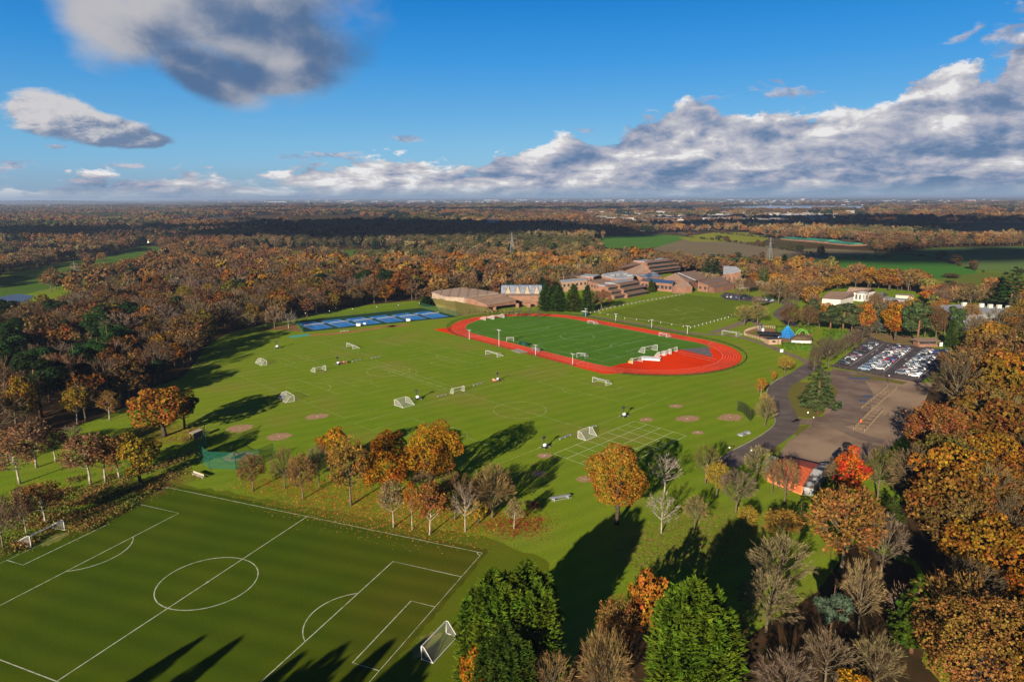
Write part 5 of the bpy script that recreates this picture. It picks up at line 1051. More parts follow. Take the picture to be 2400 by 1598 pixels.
# ------------------------------------------------------------------ buildings
M_win = pm('dark_window_glass', (.025,.03,.04), (.05,.06,.07), .4, .12, spec=.6); M_brk = pm('orange_red_brick', (.29,.15,.10), (.22,.115,.075), .25, .9); M_lead = pm('pale_grey_roofing', (.40,.42,.45), (.31,.33,.36), .3, .55); M_cream = pm('cream_render', (.60,.50,.37), (.58,.5,.38), .4); M_whw = pm('white_render', (.62,.60,.54), (.52,.49,.44), .4)
M_sol = stripes('solar_panels', (.03,.035,.05), (.25,.26,.28), 0, 1.6, .9, .2); M_rf = stripes('brown_sheet_roof', (.32,.23,.17), (.24,.17,.125), 0, 2.2, .85); M_rf2 = pm('pink_brown_roof', (.31,.21,.15), (.25,.165,.12), .3)
def ccw(P): a = sum(P[i].x*P[(i+1)%len(P)].y-P[(i+1)%len(P)].x*P[i].y for i in range(len(P))); return P if a > 0 else list(reversed(P))
def bld(name, roof, label, cat, wall, rmat, over=.4, th=.35, base=0.0, parent=None, win=None):
    R_ = ccw([Vector(p) for p in roof]); c = sum(R_, Vector())/len(R_); e = parent or empty(name, (c.x,c.y,0), 0, label, cat)
    o = Vector((e.location.x, e.location.y, 0)); cc = Vector((c.x,c.y,0)); ins = lambda p, k: Vector((p.x,p.y,0))-(Vector((p.x,p.y,0))-cc).normalized()*k-o
    W_ = [(ins(p,over), p.z) for p in R_]
    MB().prism([(p.x,p.y,base) for p, z in W_], [(p.x,p.y,z) for p, z in W_]).build('wall', wall, e)
    MB().prism([(p.x-o.x,p.y-o.y,p.z+.01) for p in R_], [(p.x-o.x,p.y-o.y,p.z+th) for p in R_]).build('roof', rmat, e)
    if win:                                   # rows of windows on every wall that faces the camera
        z0, z1, wd, gp = win
        for i in range(len(W_)):
            p, q = W_[i][0], W_[(i+1)%len(W_)][0]; d = q-p; L = d.length; nrm = Vector((d.y,-d.x,0)).normalized()
            if nrm.dot(Vector((c.x,c.y,0))) > -.1 or L < wd*1.5: continue
            k = min(9, int(L/(wd+gp)))
            for j in range(k):
                m = p+d*((j+.5)/k)+nrm*.03; MB().box((m.x,m.y,(z0+z1)/2), (wd,.1,z1-z0), math.atan2(d.y,d.x)).build('window', M_win, e)
    return e
def hp(f, pts): return [f(x, y, h) for x, y, h in pts]
def roof_units(e, pts, sizes):
    for p, s in zip(pts, sizes): MB().box((p.x-e.location.x, p.y-e.location.y, p.z+s[2]/2), s, .4).build('roof_unit', M_gal, e)
# sports hall group
e = bld('sports_hall', hp(sh7, [(190,305,7.5),(740,235,10),(1310,322,8.9),(750,402,6.9),(440,388,6.6)]), 'low sports hall with a wide striped brown roof', 'sports hall', pm('dull_brown_render', (.40,.31,.24), (.33,.25,.19), .4), stripes('ribbed_brown_roof', (.34,.25,.19), (.24,.17,.13), 0, 6.5, .8), .6)  # hall walls in a plain dull brown of their own
bld('', hp(sh7, [(765,415,6.3),(1325,338,8.3),(1425,365,7.6),(915,440,5.9)]), '', '', M_brk, M_rf2, .5, parent=e)
bld('', hp(sh7, [(915,455,5.4),(1430,380,7.0),(1605,440,5.2),(1115,528,3.9)]), '', '', M_brk, M_rf2, .8, .5, base=2.6, parent=e)
for x, y in ((1240,600),(1610,560),(1795,555),(930,480)): p = sh7(x,y)-e.location; MB().box((p.x,p.y,1.5), (2.2,2.2,3.0)).build('pier', M_brk, e)
tp_ = hp(sh7, [(235,428,4.6),(430,412,4.8),(600,432,4.6),(760,446,4.0),(920,486,3.2),(1095,548,2.2),(1200,590,.8)]); bt_ = [sh7(*p) for p in ((330,590),(470,650),(620,700),(800,690),(960,668),(1080,652),(1190,645))]; bk_ = [Vector((p.x,p.y+9,0)) for p in tp_]; g = MB()
for i in range(6):
    for r0_, r1_, (f0, f1) in ((bt_, tp_, (0,.5)), (bt_, tp_, (.5,1)), (tp_, bk_, (0,1))): g.poly([r0_[i].lerp(r1_[i],f0), r0_[i+1].lerp(r1_[i+1],f0), r0_[i+1].lerp(r1_[i+1],f1), r0_[i].lerp(r1_[i],f1)])
tag(g.build('grass_bank', grassmat('rough_bank_grass', (.20,.19,.05), (.26,.22,.08), (.24,.15,.07), .7, sc=3)), kind='structure')
e = bld('swimming_hall', hp(sh7, [(1330,345,7),(2010,345,7),(2010,380,6.4),(1400,380,6.4)]), 'low hall with pointed glass dormers behind the sports hall', 'hall', M_brk, M_rf2, .5); o = e.location
pl, pr_ = sh7(1345,345,7)-o, sh7(2010,345,7)-o; pl.z = pr_.z = 0; dv = (pr_-pl); L = dv.length; dv.normalize(); bk = Vector((-dv.y,dv.x,0)); rf_ = MB()
rf_.prism([tuple(pl+Vector((0,0,7.4))),tuple(pr_+Vector((0,0,7.4))),tuple(pr_+bk*9+Vector((0,0,7.4))),tuple(pl+bk*9+Vector((0,0,7.4)))], [tuple(pl+bk*4+Vector((0,0,12.6))),tuple(pr_+bk*4+Vector((0,0,12.6))),tuple(pr_+bk*8+Vector((0,0,12.6))),tuple(pl+bk*8+Vector((0,0,12.6)))]); rf_.build('glass_roof', pm('blue_grey_glazing', (.16,.18,.22), (.24,.26,.30), .4, .25, spec=.6), e)
M_drm = pm('weathered_cream_boards', (.40,.33,.24), (.33,.27,.19), .5)
for i in range(4):
    m = pl+dv*(L*(i+.75)/4.3); q = lambda s, t, z: tuple(m+dv*s+bk*t+Vector((0,0,z))); d_ = MB(); d_.poly([q(-1.9,-.05,7.4),q(1.9,-.05,7.4),q(.3,2.6,12.2),q(-.3,2.6,12.2)]); d_.poly([q(2.4,-.05,7.4),q(2.6,5,7.4),q(.4,4,12.5),q(.4,2.6,12.4)]); d_.poly([q(-2.6,5,7.4),q(-2.4,-.05,7.4),q(-.4,2.6,12.4),q(-.4,4,12.5)]); d_.build('dormer', M_drm, e)
bld('', hp(sh7, [(1440,388,4.4),(1990,388,4.4),(1990,445,3.6),(1610,450,3.6)]), '', '', M_brk, M_rf2, .8, .5, base=1.8, parent=e)
# school
def stepped(pl, pr_, depth, tiers, th, step, label, name='school_block', h0=0.0):
    d = pr_-pl; L = d.length; c = (pl+pr_)/2; e = empty(name, (c.x,c.y,0), math.atan2(d.y,d.x), label, 'school building')
    for t in range(tiers):
        y0 = t*step; z0 = h0+t*th; dp = depth-y0
        MB().box((0,y0+dp/2,z0+th/2), (L,dp,th)).build('wall', M_brk, e); MB().box((0,y0-.04,z0+th*.42), (L*.94,.12,th*.5)).build('window_band', M_win, e)
        MB().prism([(-L/2-.2,y0-1.1,z0+th*.74),(L/2+.2,y0-1.1,z0+th*.74),(L/2+.2,y0+step+.2,z0+th+.35),(-L/2-.2,y0+step+.2,z0+th+.35)], [(-L/2-.2,y0-1.1,z0+th*.74+.3),(L/2+.2,y0-1.1,z0+th*.74+.3),(L/2+.2,y0+step+.2,z0+th+.65),(-L/2-.2,y0+step+.2,z0+th+.65)]).build('tiled_roof', M_tile, e)
    y0 = tiers*step; z0 = h0+tiers*th
    MB().box((0,y0+(depth-y0)/2+.4,z0+.25), (L,depth-y0-.6,.5)).build('flat_roof', M_lead, e)
    nb = max(2, int(L/8))
    for i in range(1, nb): MB().box((-L/2+L*i/nb, depth*.35, h0+tiers*th*.5+.2), (.5, depth*.8, tiers*th)).build('party_wall', M_brk, e) if False else None
    return e
stepped(r3(655,668), r3(775,650), 16, 3, 2.9, 3.0, 'small brick terraced school block nearest the rust bush'); stepped(r3(800,655), r3(1018,612), 20, 3, 3.2, 3.4, 'long brick terraced school block with three brown tiers')
stepped(r3(1055,415), r3(1385,372), 20, 3, 3.5, 2.3, 'tallest stepped brick school block with balconies on the hill', h0=2.5)
bld('school_block', hp(r3, [(690,335,13),(875,262,17),(960,280,17),(1040,352,12),(885,395,9),(745,362,10)]), 'brick school wing with stepped sloping roofs left of the tallest block', 'school building', M_brk, M_tile, .3, win=(5,6.5,2.5,2))
bld('school_block', hp(r3, [(95,368,9),(495,400,9),(430,424,8.5),(85,396,8.5)]), 'flat roofed brick school wing farthest to the left', 'school building', M_brk, M_lead, .4, win=(4.5,7,2.4,1.4))
bld('school_block', hp(r3, [(60,458,8),(330,430,8),(365,456,7.4),(80,484,7.4)]), 'pale roofed school wing behind the cypresses', 'school building', pm('pinkish_brick', (.50,.33,.22), (.42,.27,.18), .5), M_lead, .4, win=(4,6,1.8,2.5))
bld('school_block', hp(r3, [(360,470,6.5),(520,440,7),(730,462,7),(720,490,6),(560,520,5.5)]), 'low flat school wing behind the rust bush', 'school building', M_brk, M_rf2, .4, win=(2.5,4.5,2,1.5))
ru = bld('school_block', hp(r3, [(525,390,10),(748,356,11),(885,402,9.5),(872,430,9),(690,445,8.5),(515,412,9)]), 'school hall with a broad pale grey roof', 'school building', M_brk, M_lead, .4, win=(3,6,2.5,2)); roof_units(ru, hp(r3, [(640,410,9.8),(700,400,10),(780,395,10),(830,415,9.6)]), [(3,2,1.4),(2,2,1),(2.5,1.6,1.2),(4,2,1.6)])
bld('school_block', hp(r3, [(990,432,7),(1335,468,7),(1305,498,6.4),(945,465,6.4)]), 'low school wing with rows of solar panels on its roof', 'school building', M_brk, M_sol, .4, win=(2,4.5,2.2,1.2))
bld('school_block', hp(r3, [(885,400,9),(1090,368,10),(1190,410,8),(1010,432,7.5)]), 'dark blue glazed roof between the pale hall and the tallest block', 'school building', M_brk, pm('dark_blue_roofing', (.06,.10,.18), (.30,.33,.38), .15), .4, win=(2.5,5,2.5,2))
def hip(name, eave, ridge, label, cat, wall, rmat, band=None, parent=None):
    E_ = [Vector(p) for p in eave]; c = sum(E_, Vector())/4; e = empty(name, (c.x,c.y,0), 0, label, cat); o = Vector((c.x,c.y,0)); a, b_ = [Vector(p) for p in ridge]; sh = lambda p: (p.x-o.x,p.y-o.y,p.z); ins = [Vector((p.x,p.y,0))-(Vector((p.x,p.y,0))-o).normalized()*.5-o for p in E_]
    w_ = MB()
    for i in range(4): p, q = ins[i], ins[(i+1)%4]; w_.poly([(p.x,p.y,0),(q.x,q.y,0),(q.x,q.y,E_[(i+1)%4].z),(p.x,p.y,E_[i].z)])
    w_.build('wall', wall, e); r_ = MB(); r_.poly([sh(E_[0]),sh(E_[1]),sh(b_),sh(a)]); r_.poly([sh(E_[1]),sh(E_[2]),sh(b_)]); r_.poly([sh(E_[2]),sh(E_[3]),sh(a),sh(b_)]); r_.poly([sh(E_[3]),sh(E_[0]),sh(a)]); r_.build('roof', rmat, e)
    return e
e = hip('school_block', hp(r3, [(1195,432,6.5),(1470,480,6.0),(1695,434,6.5),(1420,400,7)]), hp(r3, [(1335,375,12),(1535,352,12)]), 'school hall with a big hipped brown roof and a pale skylight strip', 'school building', M_brk, M_tile)
o = e.location; p, q = r3(1365,378,12.1)-o, r3(1560,462,6.8)-o; p.z, q.z = 12.3, 7.0; d = (q-p).normalized(); s_ = Vector((d.y,-d.x,0)).normalized()*1.2; MB().prism([tuple(p-s_),tuple(q-s_),tuple(q+s_),tuple(p+s_)], [tuple(p-s_+Vector((0,0,.4))),tuple(q-s_+Vector((0,0,.4))),tuple(q+s_+Vector((0,0,.4))),tuple(p+s_+Vector((0,0,.4)))]).build('skylight', M_lead, e)
hip('school_block', hp(r3, [(1300,535,4.6),(1525,530,4.6),(1500,480,5),(1320,485,5)]), hp(r3, [(1360,480,8),(1470,478,8)]), 'small brick pavilion with a hipped roof at the field corner', 'school building', M_brk, M_tile)
bld('school_block', hp(r3, [(1580,478,7),(1830,418,8),(1915,464,6.5),(1690,512,5.5)]), 'long low school block with a brown roof beside the parked cars', 'school building', M_brk, M_tile, .4, win=(2,4,2,2)); bld('school_block', hp(r3, [(1690,520,4.6),(1920,470,5),(1990,500,4.4),(1760,545,4)]), 'lean to brown roof in front of the long low school block', 'school building', M_brk, M_tile, .4)
e = bld('school_block', hp(r3, [(1860,385,11),(1865,300,15),(2005,312,15.5),(2058,352,14),(1960,382,12)]), 'tall plain brick block with a pale metal roof', 'school building', M_brk, M_lead, .3, win=(3,9,1.2,2.5))
bld('white_annexe', hp(r3, [(1995,478,4.2),(2080,455,4.6),(2240,470,4.2),(2210,488,3.8),(2040,502,3.8)]), 'low white annexe with small windows beside the bright orange tree', 'annexe', M_whw, M_dk, .3, win=(1.4,2.8,1.4,1.4))
sheet('car_park', [pk(-60,440), pk(0,400), pk(520,470), pk(530,520), pk(0,480)], .022, M_carpark)
# white house
hip('white_house', hp(pk, [(1065,470,4.6),(1275,482,4.4),(1425,445,4.8),(1130,415,5)]), hp(pk, [(1140,392,8.2),(1415,398,8.2)]), 'long white house with brown roof and arched openings', 'house', M_whw, M_tile); hw = [o for o in COL.objects if o.name.startswith('white_house')][0]; o = hw.location
p0, p1 = pk(1075,500)-o, pk(1262,512)-o; d = p1-p0
for i in range(4):
    m = p0+d*((i+.5)/4)+Vector((0,-.2,0)); a_ = MB(); n_ = 8; rz = math.atan2(d.y,d.x); u = d.normalized()
    a_.poly([tuple(m-u*1.1+Vector((0,0,.1))), tuple(m+u*1.1+Vector((0,0,.1)))]+[tuple(m+u*1.1*math.cos(t)+Vector((0,0,1.9+1.1*math.sin(t)))) for t in np.linspace(0, math.pi, n_)]); a_.build('archway', M_win, hw)
ap = pk(1492,492); e = empty('garden_pavilion', ap, 0, 'white octagonal pavilion with a grey pointed roof', 'pavilion'); MB().lathe([(4.6,0),(4.6,5.6)], n=8).build('wall', M_whw, e); MB().lathe([(5.2,5.6),(2.5,7.6),(.2,8.6)], n=8).build('roof', pm('grey_slate', (.30,.31,.33), (.24,.25,.27), .6), e)
for t in np.linspace(-2.8, -.4, 5): MB().box((4.32*math.cos(t), 4.32*math.sin(t), 3.0), (.3,1.2,3.4), t).build('window', M_win, e)
hip('stable_block', hp(pk, [(1330,400,6),(1560,405,6),(1665,385,6.4),(1345,365,6.4)]), hp(pk, [(1370,345,9.5),(1620,358,9.5)]), 'brown roofed wing behind the white pavilion', 'house', M_whw, M_tile); hip('stable_block', hp(pk, [(1590,470,4),(1740,455,4),(1800,425,4.4),(1640,415,4.4)]), hp(pk, [(1660,405,7.5),(1750,400,7.5)]), 'dark roofed outbuilding between the pavilion and the long white canopy', 'outbuilding', M_brk, pm('dark_slate', (.09,.09,.10), (.13,.12,.12), .6))
bld('long_canopy', hp(pk, [(1735,478,3.2),(1760,455,3.4),(2025,478,3.4),(2020,500,3.2)]), 'long low canopy with a pale grey roof beside the walled garden', 'canopy', M_brk, M_lead, .3); bld('garden_wall', hp(pk, [(1880,432,2.8),(1890,415,2.8),(2080,425,2.8),(2080,445,2.8)]), 'walled garden of pale brick behind the long canopy', 'wall', M_cream, pm('bare_garden_soil', (.34,.29,.2), (.28,.24,.17), .3), .1, .1)
e = bld('grey_house', hp(rr3, [(1755,935,8),(1960,925,8.5),(2275,955,8.5),(2270,985,8),(1960,1005,8),(1850,990,8)]), 'grey flat roofed house with white chimneys behind the right wood', 'house', pm('pale_blue_grey_render', (.30,.33,.37), (.24,.27,.31), .4), M_lead, .4, win=(4,5.6,1.1,2.2)); o = e.location
for x, y in ((1940,935),(2060,942),(2120,948),(2180,952),(2245,958)): p = rr3(x,y,8.5)-o; MB().box((p.x,p.y,9.7), (2.2,1.6,2.2)).build('chimney', M_whw, e)
# kiosk
ap = cp(1430,325); e = empty('kiosk', ap, .02, 'small brick kiosk with a brown roof and open counter by the car park', 'kiosk'); MB().box((0,2.2,1.4), (9.5,4.0,2.8)).build('wall', M_brk, e); MB().box((0,.12,1.9), (8.2,.3,1.1)).build('counter_opening', M_win, e); MB().prism([(-5.8,-1.2,2.8),(5.8,-1.2,2.8),(5.8,5.4,2.8),(-5.8,5.4,2.8)], [(-5.8,-1.2,2.95),(5.8,-1.2,2.95),(5.0,2.4,4.0),(-5.0,2.4,4.0)]).build('roof', M_tile, e); MB().box((0,-.6,.55), (9.4,.5,1.1)).build('low_wall', M_brk, e)
# orange roofed building at the right
M_or = stripes('orange_tin_roof', (.62,.13,.045), (.42,.085,.035), 0, 1.1, .8, .6); M_ow = pm('orange_painted_boards', (.72,.26,.11), (.66,.20,.07), .5, .8); M_rust = pm('weathered_grey_tin', (.42,.43,.44), (.06,.055,.05), .35, .6, det=8, lo=.42, hi=.58); M_gp = pm('pale_green_tin', (.20,.42,.33), (.25,.46,.37), .5, .6)
e = empty('tin_roofed_shed', z8(830,800), 0, 'orange tin roofed shed with pale green and rusty grey ends', 'shed'); o = Vector((e.location.x,e.location.y,0))
def gable(el_, er, rl_, rr_, he, hr, roof, wall):       # front eave and ridge read in the photo
    a, b_ = z8(*el_, he), z8(*er, he); c, d = z8(*rl_, hr), z8(*rr_, hr); back = lambda p, q: Vector((2*q.x-p.x, 2*q.y-p.y, he)); f, g_ = back(a, c), back(b_, d)
    L_ = [p-o for p in (a, b_, c, d, f, g_)]; t = Vector((0,0,.18)); r_ = MB(); r_.prism([L_[0],L_[1],L_[3],L_[2]], [p+t for p in (L_[0],L_[1],L_[3],L_[2])]); r_.prism([L_[2],L_[3],L_[5],L_[4]], [p+t for p in (L_[2],L_[3],L_[5],L_[4])]); r_.build('roof', roof, e)
    fl = [Vector((p.x,p.y,0)) for p in L_]; nr = ((L_[2]-L_[0])*Vector((1,1,0)) if False else Vector((L_[2].x-L_[0].x, L_[2].y-L_[0].y, 0))).normalized()*.35; w_ = MB(); A0_, B0_, F0_, G0_ = fl[0]+nr, fl[1]+nr, fl[4]-nr, fl[5]-nr; up = lambda p, z: Vector((p.x,p.y,z))
    w_.poly([A0_, B0_, up(B0_,he), up(A0_,he)]); w_.poly([G0_, F0_, up(F0_,he), up(G0_,he)]); w_.poly([F0_, A0_, up(A0_,he), up(fl[2],hr-.05), up(F0_,he)]); w_.poly([B0_, G0_, up(G0_,he), up(fl[3],hr-.05), up(B0_,he)]); w_.build('wall', wall, e); return A0_, B0_
wa, wb = gable((580,645),(1068,832),(735,452),(1200,592),2.3,3.9,M_or,M_ow); gable((1078,828),(1212,848),(1212,590),(1355,602),2.2,3.6,M_rust,pm('faded_grey_boards', (.36,.37,.37), (.14,.14,.14), .5))
bq = [z8(543,525,2.0)-o, z8(560,636,2.0)-o, z8(738,436,3.4)-o, z8(633,402,3.4)-o]; r_ = MB(); r_.prism(bq, [p+Vector((0,0,.15)) for p in bq]); r_.build('roof', M_gp, e); w_ = MB(); w_.prism([(p.x*.99,p.y*.99,0) for p in bq], [(p.x*.99,p.y*.99,p.z-.02) for p in bq]); w_.build('wall', M_ow, e)
d = wb-wa; un = Vector((d.y,-d.x,0)).normalized()*.06
for f, w_ in ((.14,1.2),(.33,.9),(.52,1.1),(.72,1.0),(.88,1.3)): m = wa+d*f+un; MB().box((m.x,m.y,1.15), (w_,.08,1.5), math.atan2(d.y,d.x)).build('door', pm('dark_red_door', (.38,.07,.03), (.5,.12,.05), 1) if f != .33 else M_win, e)
# far mansion, garden centre, pylons, houses
e = bld('mansion', [G(296,578), G(330,579), G(331,577.2), G(297,576.2)], 'white mansion with rows of windows behind the golf course', 'mansion', M_whw, M_lead, .1) if False else None
def block(name, p, L, d, h, rz, wall, rmat, label, cat, rows=2):
    e = empty(name, p, rz, label, cat); MB().box((0,d/2,h/2), (L,d,h)).build('wall', wall, e); MB().box((0,d/2,h+.3), (L+.8,d+.8,.6)).build('roof', rmat, e); k = max(3, int(L/5))
    for r in range(rows):
        for i in range(k): MB().box((-L/2+L*(i+.5)/k, -.05, h*(r+.6)/rows-.3), (1.3,.14,h/rows*.5)).build('window', M_win, e)
    return e
M_wh2 = pm('bright_white_render', (.88,.84,.72), (.82,.78,.66), .1)
block('mansion', D(311,560), 22, 12, 11, 0, M_wh2, M_lead, 'white mansion wing left of the dark trees on the golf course', 'mansion'); block('mansion', D(344,559), 17, 12, 9, 0, M_wh2, M_lead, 'white mansion wing right of the dark trees on the golf course', 'mansion')
for i, (x, y, L) in enumerate([(372,560,22),(388,561,14),(445,560,26)]): block('outbuilding', D(x,y), L, 9, 4.5, 0, pm('pinkish_render', (.45,.34,.27), (.4,.3,.24), .2), M_rf2, ['pinkish low building right of the white mansion','smaller pinkish building next to the mansion','long low building among trees right of the mansion'][i], 'building', 1)
for i, (x, y, t) in enumerate([(326,566,544),(333,566,540),(400,566,545),(420,565,546)]): T('cypressm', x, y, t, 9, (.02,.04,.025), ['dark conifer in front of the white mansion, shorter','dark conifer in front of the white mansion, taller','dark conifer right of the white mansion','farthest dark conifer right of the mansion'][i], 'dark conifers at the mansion')
M_grn = pm('turquoise_green_roof', (.03,.20,.11), (.07,.28,.17), .06, .5)
for i, (a, b_, h) in enumerate([((1795,551),(1838,555),3.4),((1842,555),(1898,560),4.2),((1902,561),(1955,566),3.4)]):
    p, q = D(*a), D(*b_); d = q-p; e = empty('garden_centre', p, math.atan2(d.y,d.x), ['left shed of the green roofed garden centre','middle and tallest shed of the green roofed garden centre','right shed of the green roofed garden centre'][i], 'garden centre', 'green roofed sheds'); L = d.length
    MB().box((L/2,15,h*.35), (L,30,h*.7)).build('wall', M_brk, e); MB().prism([(-1,-1,h*.7),(L+1,-1,h*.7),(L+1,31,h*.7),(-1,31,h*.7)], [(2,14,h*1.3),(L-2,14,h*1.3),(L-2,16,h*1.3),(2,16,h*1.3)]).build('roof', M_grn, e)
M_pyl = pm('grey_lattice_steel', (.30,.31,.32), (.24,.25,.26), .3, .5, .2)
def pylon(p, h, rz, label, r=.16):
    e = empty('pylon', p, rz, label, 'pylon', 'electricity pylons'); w0, w1 = h*.10, h*.018; c = lambda z, sx, sy: (sx*(w0+(w1-w0)*min(1,z/(h*.78))), sy*(w0+(w1-w0)*min(1,z/(h*.78))), z)
    for sx, sy in ((1,1),(1,-1),(-1,-1),(-1,1)): MB().tube([c(0,sx,sy), c(h*.78,sx,sy), (0,0,h)], r, 4).build('leg', M_pyl, e)
    b = MB(); zs = [h*f for f in (0,.18,.34,.48,.6,.7,.78)]; cs_ = ((1,1),(1,-1),(-1,-1),(-1,1))
    for z0, z1 in zip(zs[:-1], zs[1:]):
        for i in range(4): s, t = cs_[i], cs_[(i+1)%4]; b.tube([c(z0,*s), c(z1,*t)], r*.55, 3); b.tube([c(z0,*t), c(z1,*s)], r*.55, 3); b.tube([c(z1,*s), c(z1,*t)], r*.5, 3)
    b.build('bracing', M_pyl, e)
    for f, w in ((.62,.16),(.75,.20),(.88,.13)): a_ = MB(); a_.tube([(-h*w,0,h*f),(0,0,h*f+h*.025),(h*w,0,h*f)], r*.7, 4); a_.tube([(-h*w,0,h*f),(0,0,h*f-.3),(h*w,0,h*f)], r*.7, 4); a_.build('cross_arm', M_pyl, e)
pylon(G(1200,606), tall(G(1200,606), 544), .15, 'tall grey electricity pylon in front of the shaded wood', .13); pylon(G(1803,612), tall(G(1803,612), 556), .3, 'grey electricity pylon beside the ploughed fields', .075); pylon(G(180,668), tall(G(180,668), 612), .5, 'faint electricity pylon by the golf course', .10)
hm_ = MB(); hm_.box((0,0,2.7), (10,7.5,5.4)); hm_.mi = 1; hm_.prism([(-5.4,-4.2,5.4),(5.4,-4.2,5.4),(5.4,4.2,5.4),(-5.4,4.2,5.4)], [(-5.2,-.1,8.6),(5.2,-.1,8.6),(5.2,.1,8.6),(-5.2,.1,8.6)]); HME = [hm_.mesh('house', [w_, r_]) for w_, r_ in ((M_wh2, M_tile),(M_wh2, M_rf2),(pm('pale_brick_render', (.55,.46,.38), (.5,.42,.34), .1), M_tile))]
tw = scatter([Vector((a, b_, 0)) for a, b_ in ((-3000,0),(6000,0),(6000,9000),(-3000,9000))], 50) if False else None
HP = []
for _ in range(9000):
    y = random.uniform(522, 487) if random.random() < .75 else random.uniform(487, 472); x = random.uniform(1330, 2000); p = D(x, y+1.5)
    HP.append(p)
HP = np.array([[p.x, p.y] for p in HP]); tz = DP([(1400,520),(1500,533),(1620,528),(1760,530),(1830,520),(1900,505),(1960,490),(1900,472),(1560,470),(1330,480)])
keep = inpoly(HP, tz)
for q_ in EXC: keep &= ~inpoly(HP, q_)
HP = HP[keep]; cell = {}; out_ = []
for x, y in HP:
    kx = (int(x/22), int(y/22))
    if kx not in cell: cell[kx] = 1; out_.append((x, y))
out_.sort(key=lambda p: p[1])
def hcopy(x, y, s, l): o = obj('house', random.choice(HME), None, (x,y,0)); o.rotation_euler.z = random.uniform(-.5,.5)+(1.57 if random.random() < .3 else 0); o.scale = (s*random.uniform(.8,1.5), s, s); tag(o, l, 'house', 'houses of the distant town')
for x, y in out_[:260]: hcopy(x, y, random.uniform(.9,1.25), 'pale house with a brown roof among trees in the distant town')
b = MB()
for x, y in out_[260:1800]: b.mi = random.randint(0,1); s = random.uniform(1.0,1.9); b.box((x,y,3.2*s), (12*s,9*s,6.4*s), random.uniform(0,1.5))
for _ in range(420):
    y = 457.5+abs(random.gauss(0,1))*5.5; x = random.gauss(1450,520); p = D(x, y+3.0)
    if not (60 < x < 2420): continue
    d_ = p.length; L = random.uniform(.0015,.005)*d_*(1 if random.random() < .85 else 2.2); h = d_*random.uniform(.0004,.0010); b.mi = 0 if random.random() < .6 else 1; b.box((p.x,p.y,h/2), (L,L*.4,h), random.uniform(-.2,.2))
for x, y, w, h in ((1130,459.5,34,3),(1205,459,14,2.4),(1395,459.5,20,3),(1430,459,12,3.4),(800,461,30,2.5),(640,463,40,2.2),(1560,460,30,2.2),(1845,459,8,6),(1705,460,5,3),(1780,461,6,3),(2230,460,18,3),(2290,461,22,3),(960,461,40,2)):
    p = D(x, y+2.5); sc = p.length/FPX*K; b.mi = 0; b.box((p.x,p.y,h*sc*.35), (w*sc,w*sc*.4,h*sc*.7))
tag(b.build('distant_buildings', [pm('pale_far_walls', (.42,.40,.38), (.30,.28,.27), .02), pm('grey_town_walls', (.20,.17,.155), (.15,.13,.12), .02)]), 'pale buildings of the distant towns along the horizon', 'buildings', kind='stuff')
sm_, nt = newmat('thin_smoke'); n = N(nt); v_ = n('ShaderNodeVolumePrincipled'); v_.inputs['Color'].default_value = (.7,.78,.9,1); v_.inputs['Density'].default_value = .012; nt.links.new(v_.outputs[0], n('ShaderNodeOutputMaterial').inputs['Volume'])
b = MB(); b.lathe([(2,0),(9,6),(15,14),(17,22),(11,30),(3,34)], D(1133,528), 14); tag(b.build('smoke', sm_), 'thin blue bonfire smoke rising from the shaded wood', 'smoke', kind='stuff')
# ------------------------------------------------------------------ cars
M_glass = pm('car_window_glass', (.02,.025,.03), (.03,.035,.04), .5, .08, spec=.7)
def carpaint(n_, c):
    c = dim(c); m, nt = newmat(n_); n = N(nt); out(n, n('ShaderNodeBsdfPrincipled', ins={'Base Color': c, 'Roughness': .28, 'Metallic': .25 if max(c) < .7 else 0., 'Specular IOR Level': .6, 'Coat Weight': .5, 'Coat Roughness': .08})); return m
PAINT = {'white': carpaint('white_car_paint', (.80,.80,.80)), 'silver': carpaint('silver_car_paint', (.50,.52,.55)), 'grey': carpaint('grey_car_paint', (.17,.18,.20)), 'black': carpaint('black_car_paint', (.015,.015,.018)), 'blue': carpaint('blue_car_paint', (.03,.08,.26)), 'pale blue': carpaint('pale_blue_car_paint', (.30,.40,.52)), 'red': carpaint('red_car_paint', (.50,.02,.03)), 'dark red': carpaint('maroon_car_paint', (.16,.02,.04))}
def loft(secs, mb):                                     # secs: list of (x, [(y,z)...]) rings
    k = len(secs[0][1]); b0 = len(mb.v)
    for x, ring in secs: mb.v += [(x, y, z) for y, z in ring]
    for i in range(len(secs)-1):
        for j in range(k): a = b0+i*k+j; c = b0+i*k+(j+1)%k; mb.f.append((a, c, c+k, a+k)); mb.m.append(mb.mi)
    mb.f.append(tuple(b0+j for j in reversed(range(k)))); mb.m.append(mb.mi); e_ = b0+(len(secs)-1)*k; mb.f.append(tuple(e_+j for j in range(k))); mb.m.append(mb.mi)
def ring(w, z0, z1): return [(-w,z0),(w,z0),(w*1.03,z0+(z1-z0)*.55),(w*.94,z1),(-w*.94,z1),(-w*1.03,z0+(z1-z0)*.55)]
bm1 = MB(); loft([(-2.12,ring(.72,.35,.72)),(-2.0,ring(.84,.25,.88)),(-.9,ring(.88,.22,.95)),(1.0,ring(.88,.22,.94)),(1.85,ring(.84,.24,.80)),(2.12,ring(.70,.34,.62))], bm1)
loft([(-1.62,ring(.62,1.38,1.42)),(-1.2,ring(.64,1.38,1.50)),(.1,ring(.64,1.38,1.50)),(.45,ring(.60,1.36,1.40))], bm1)
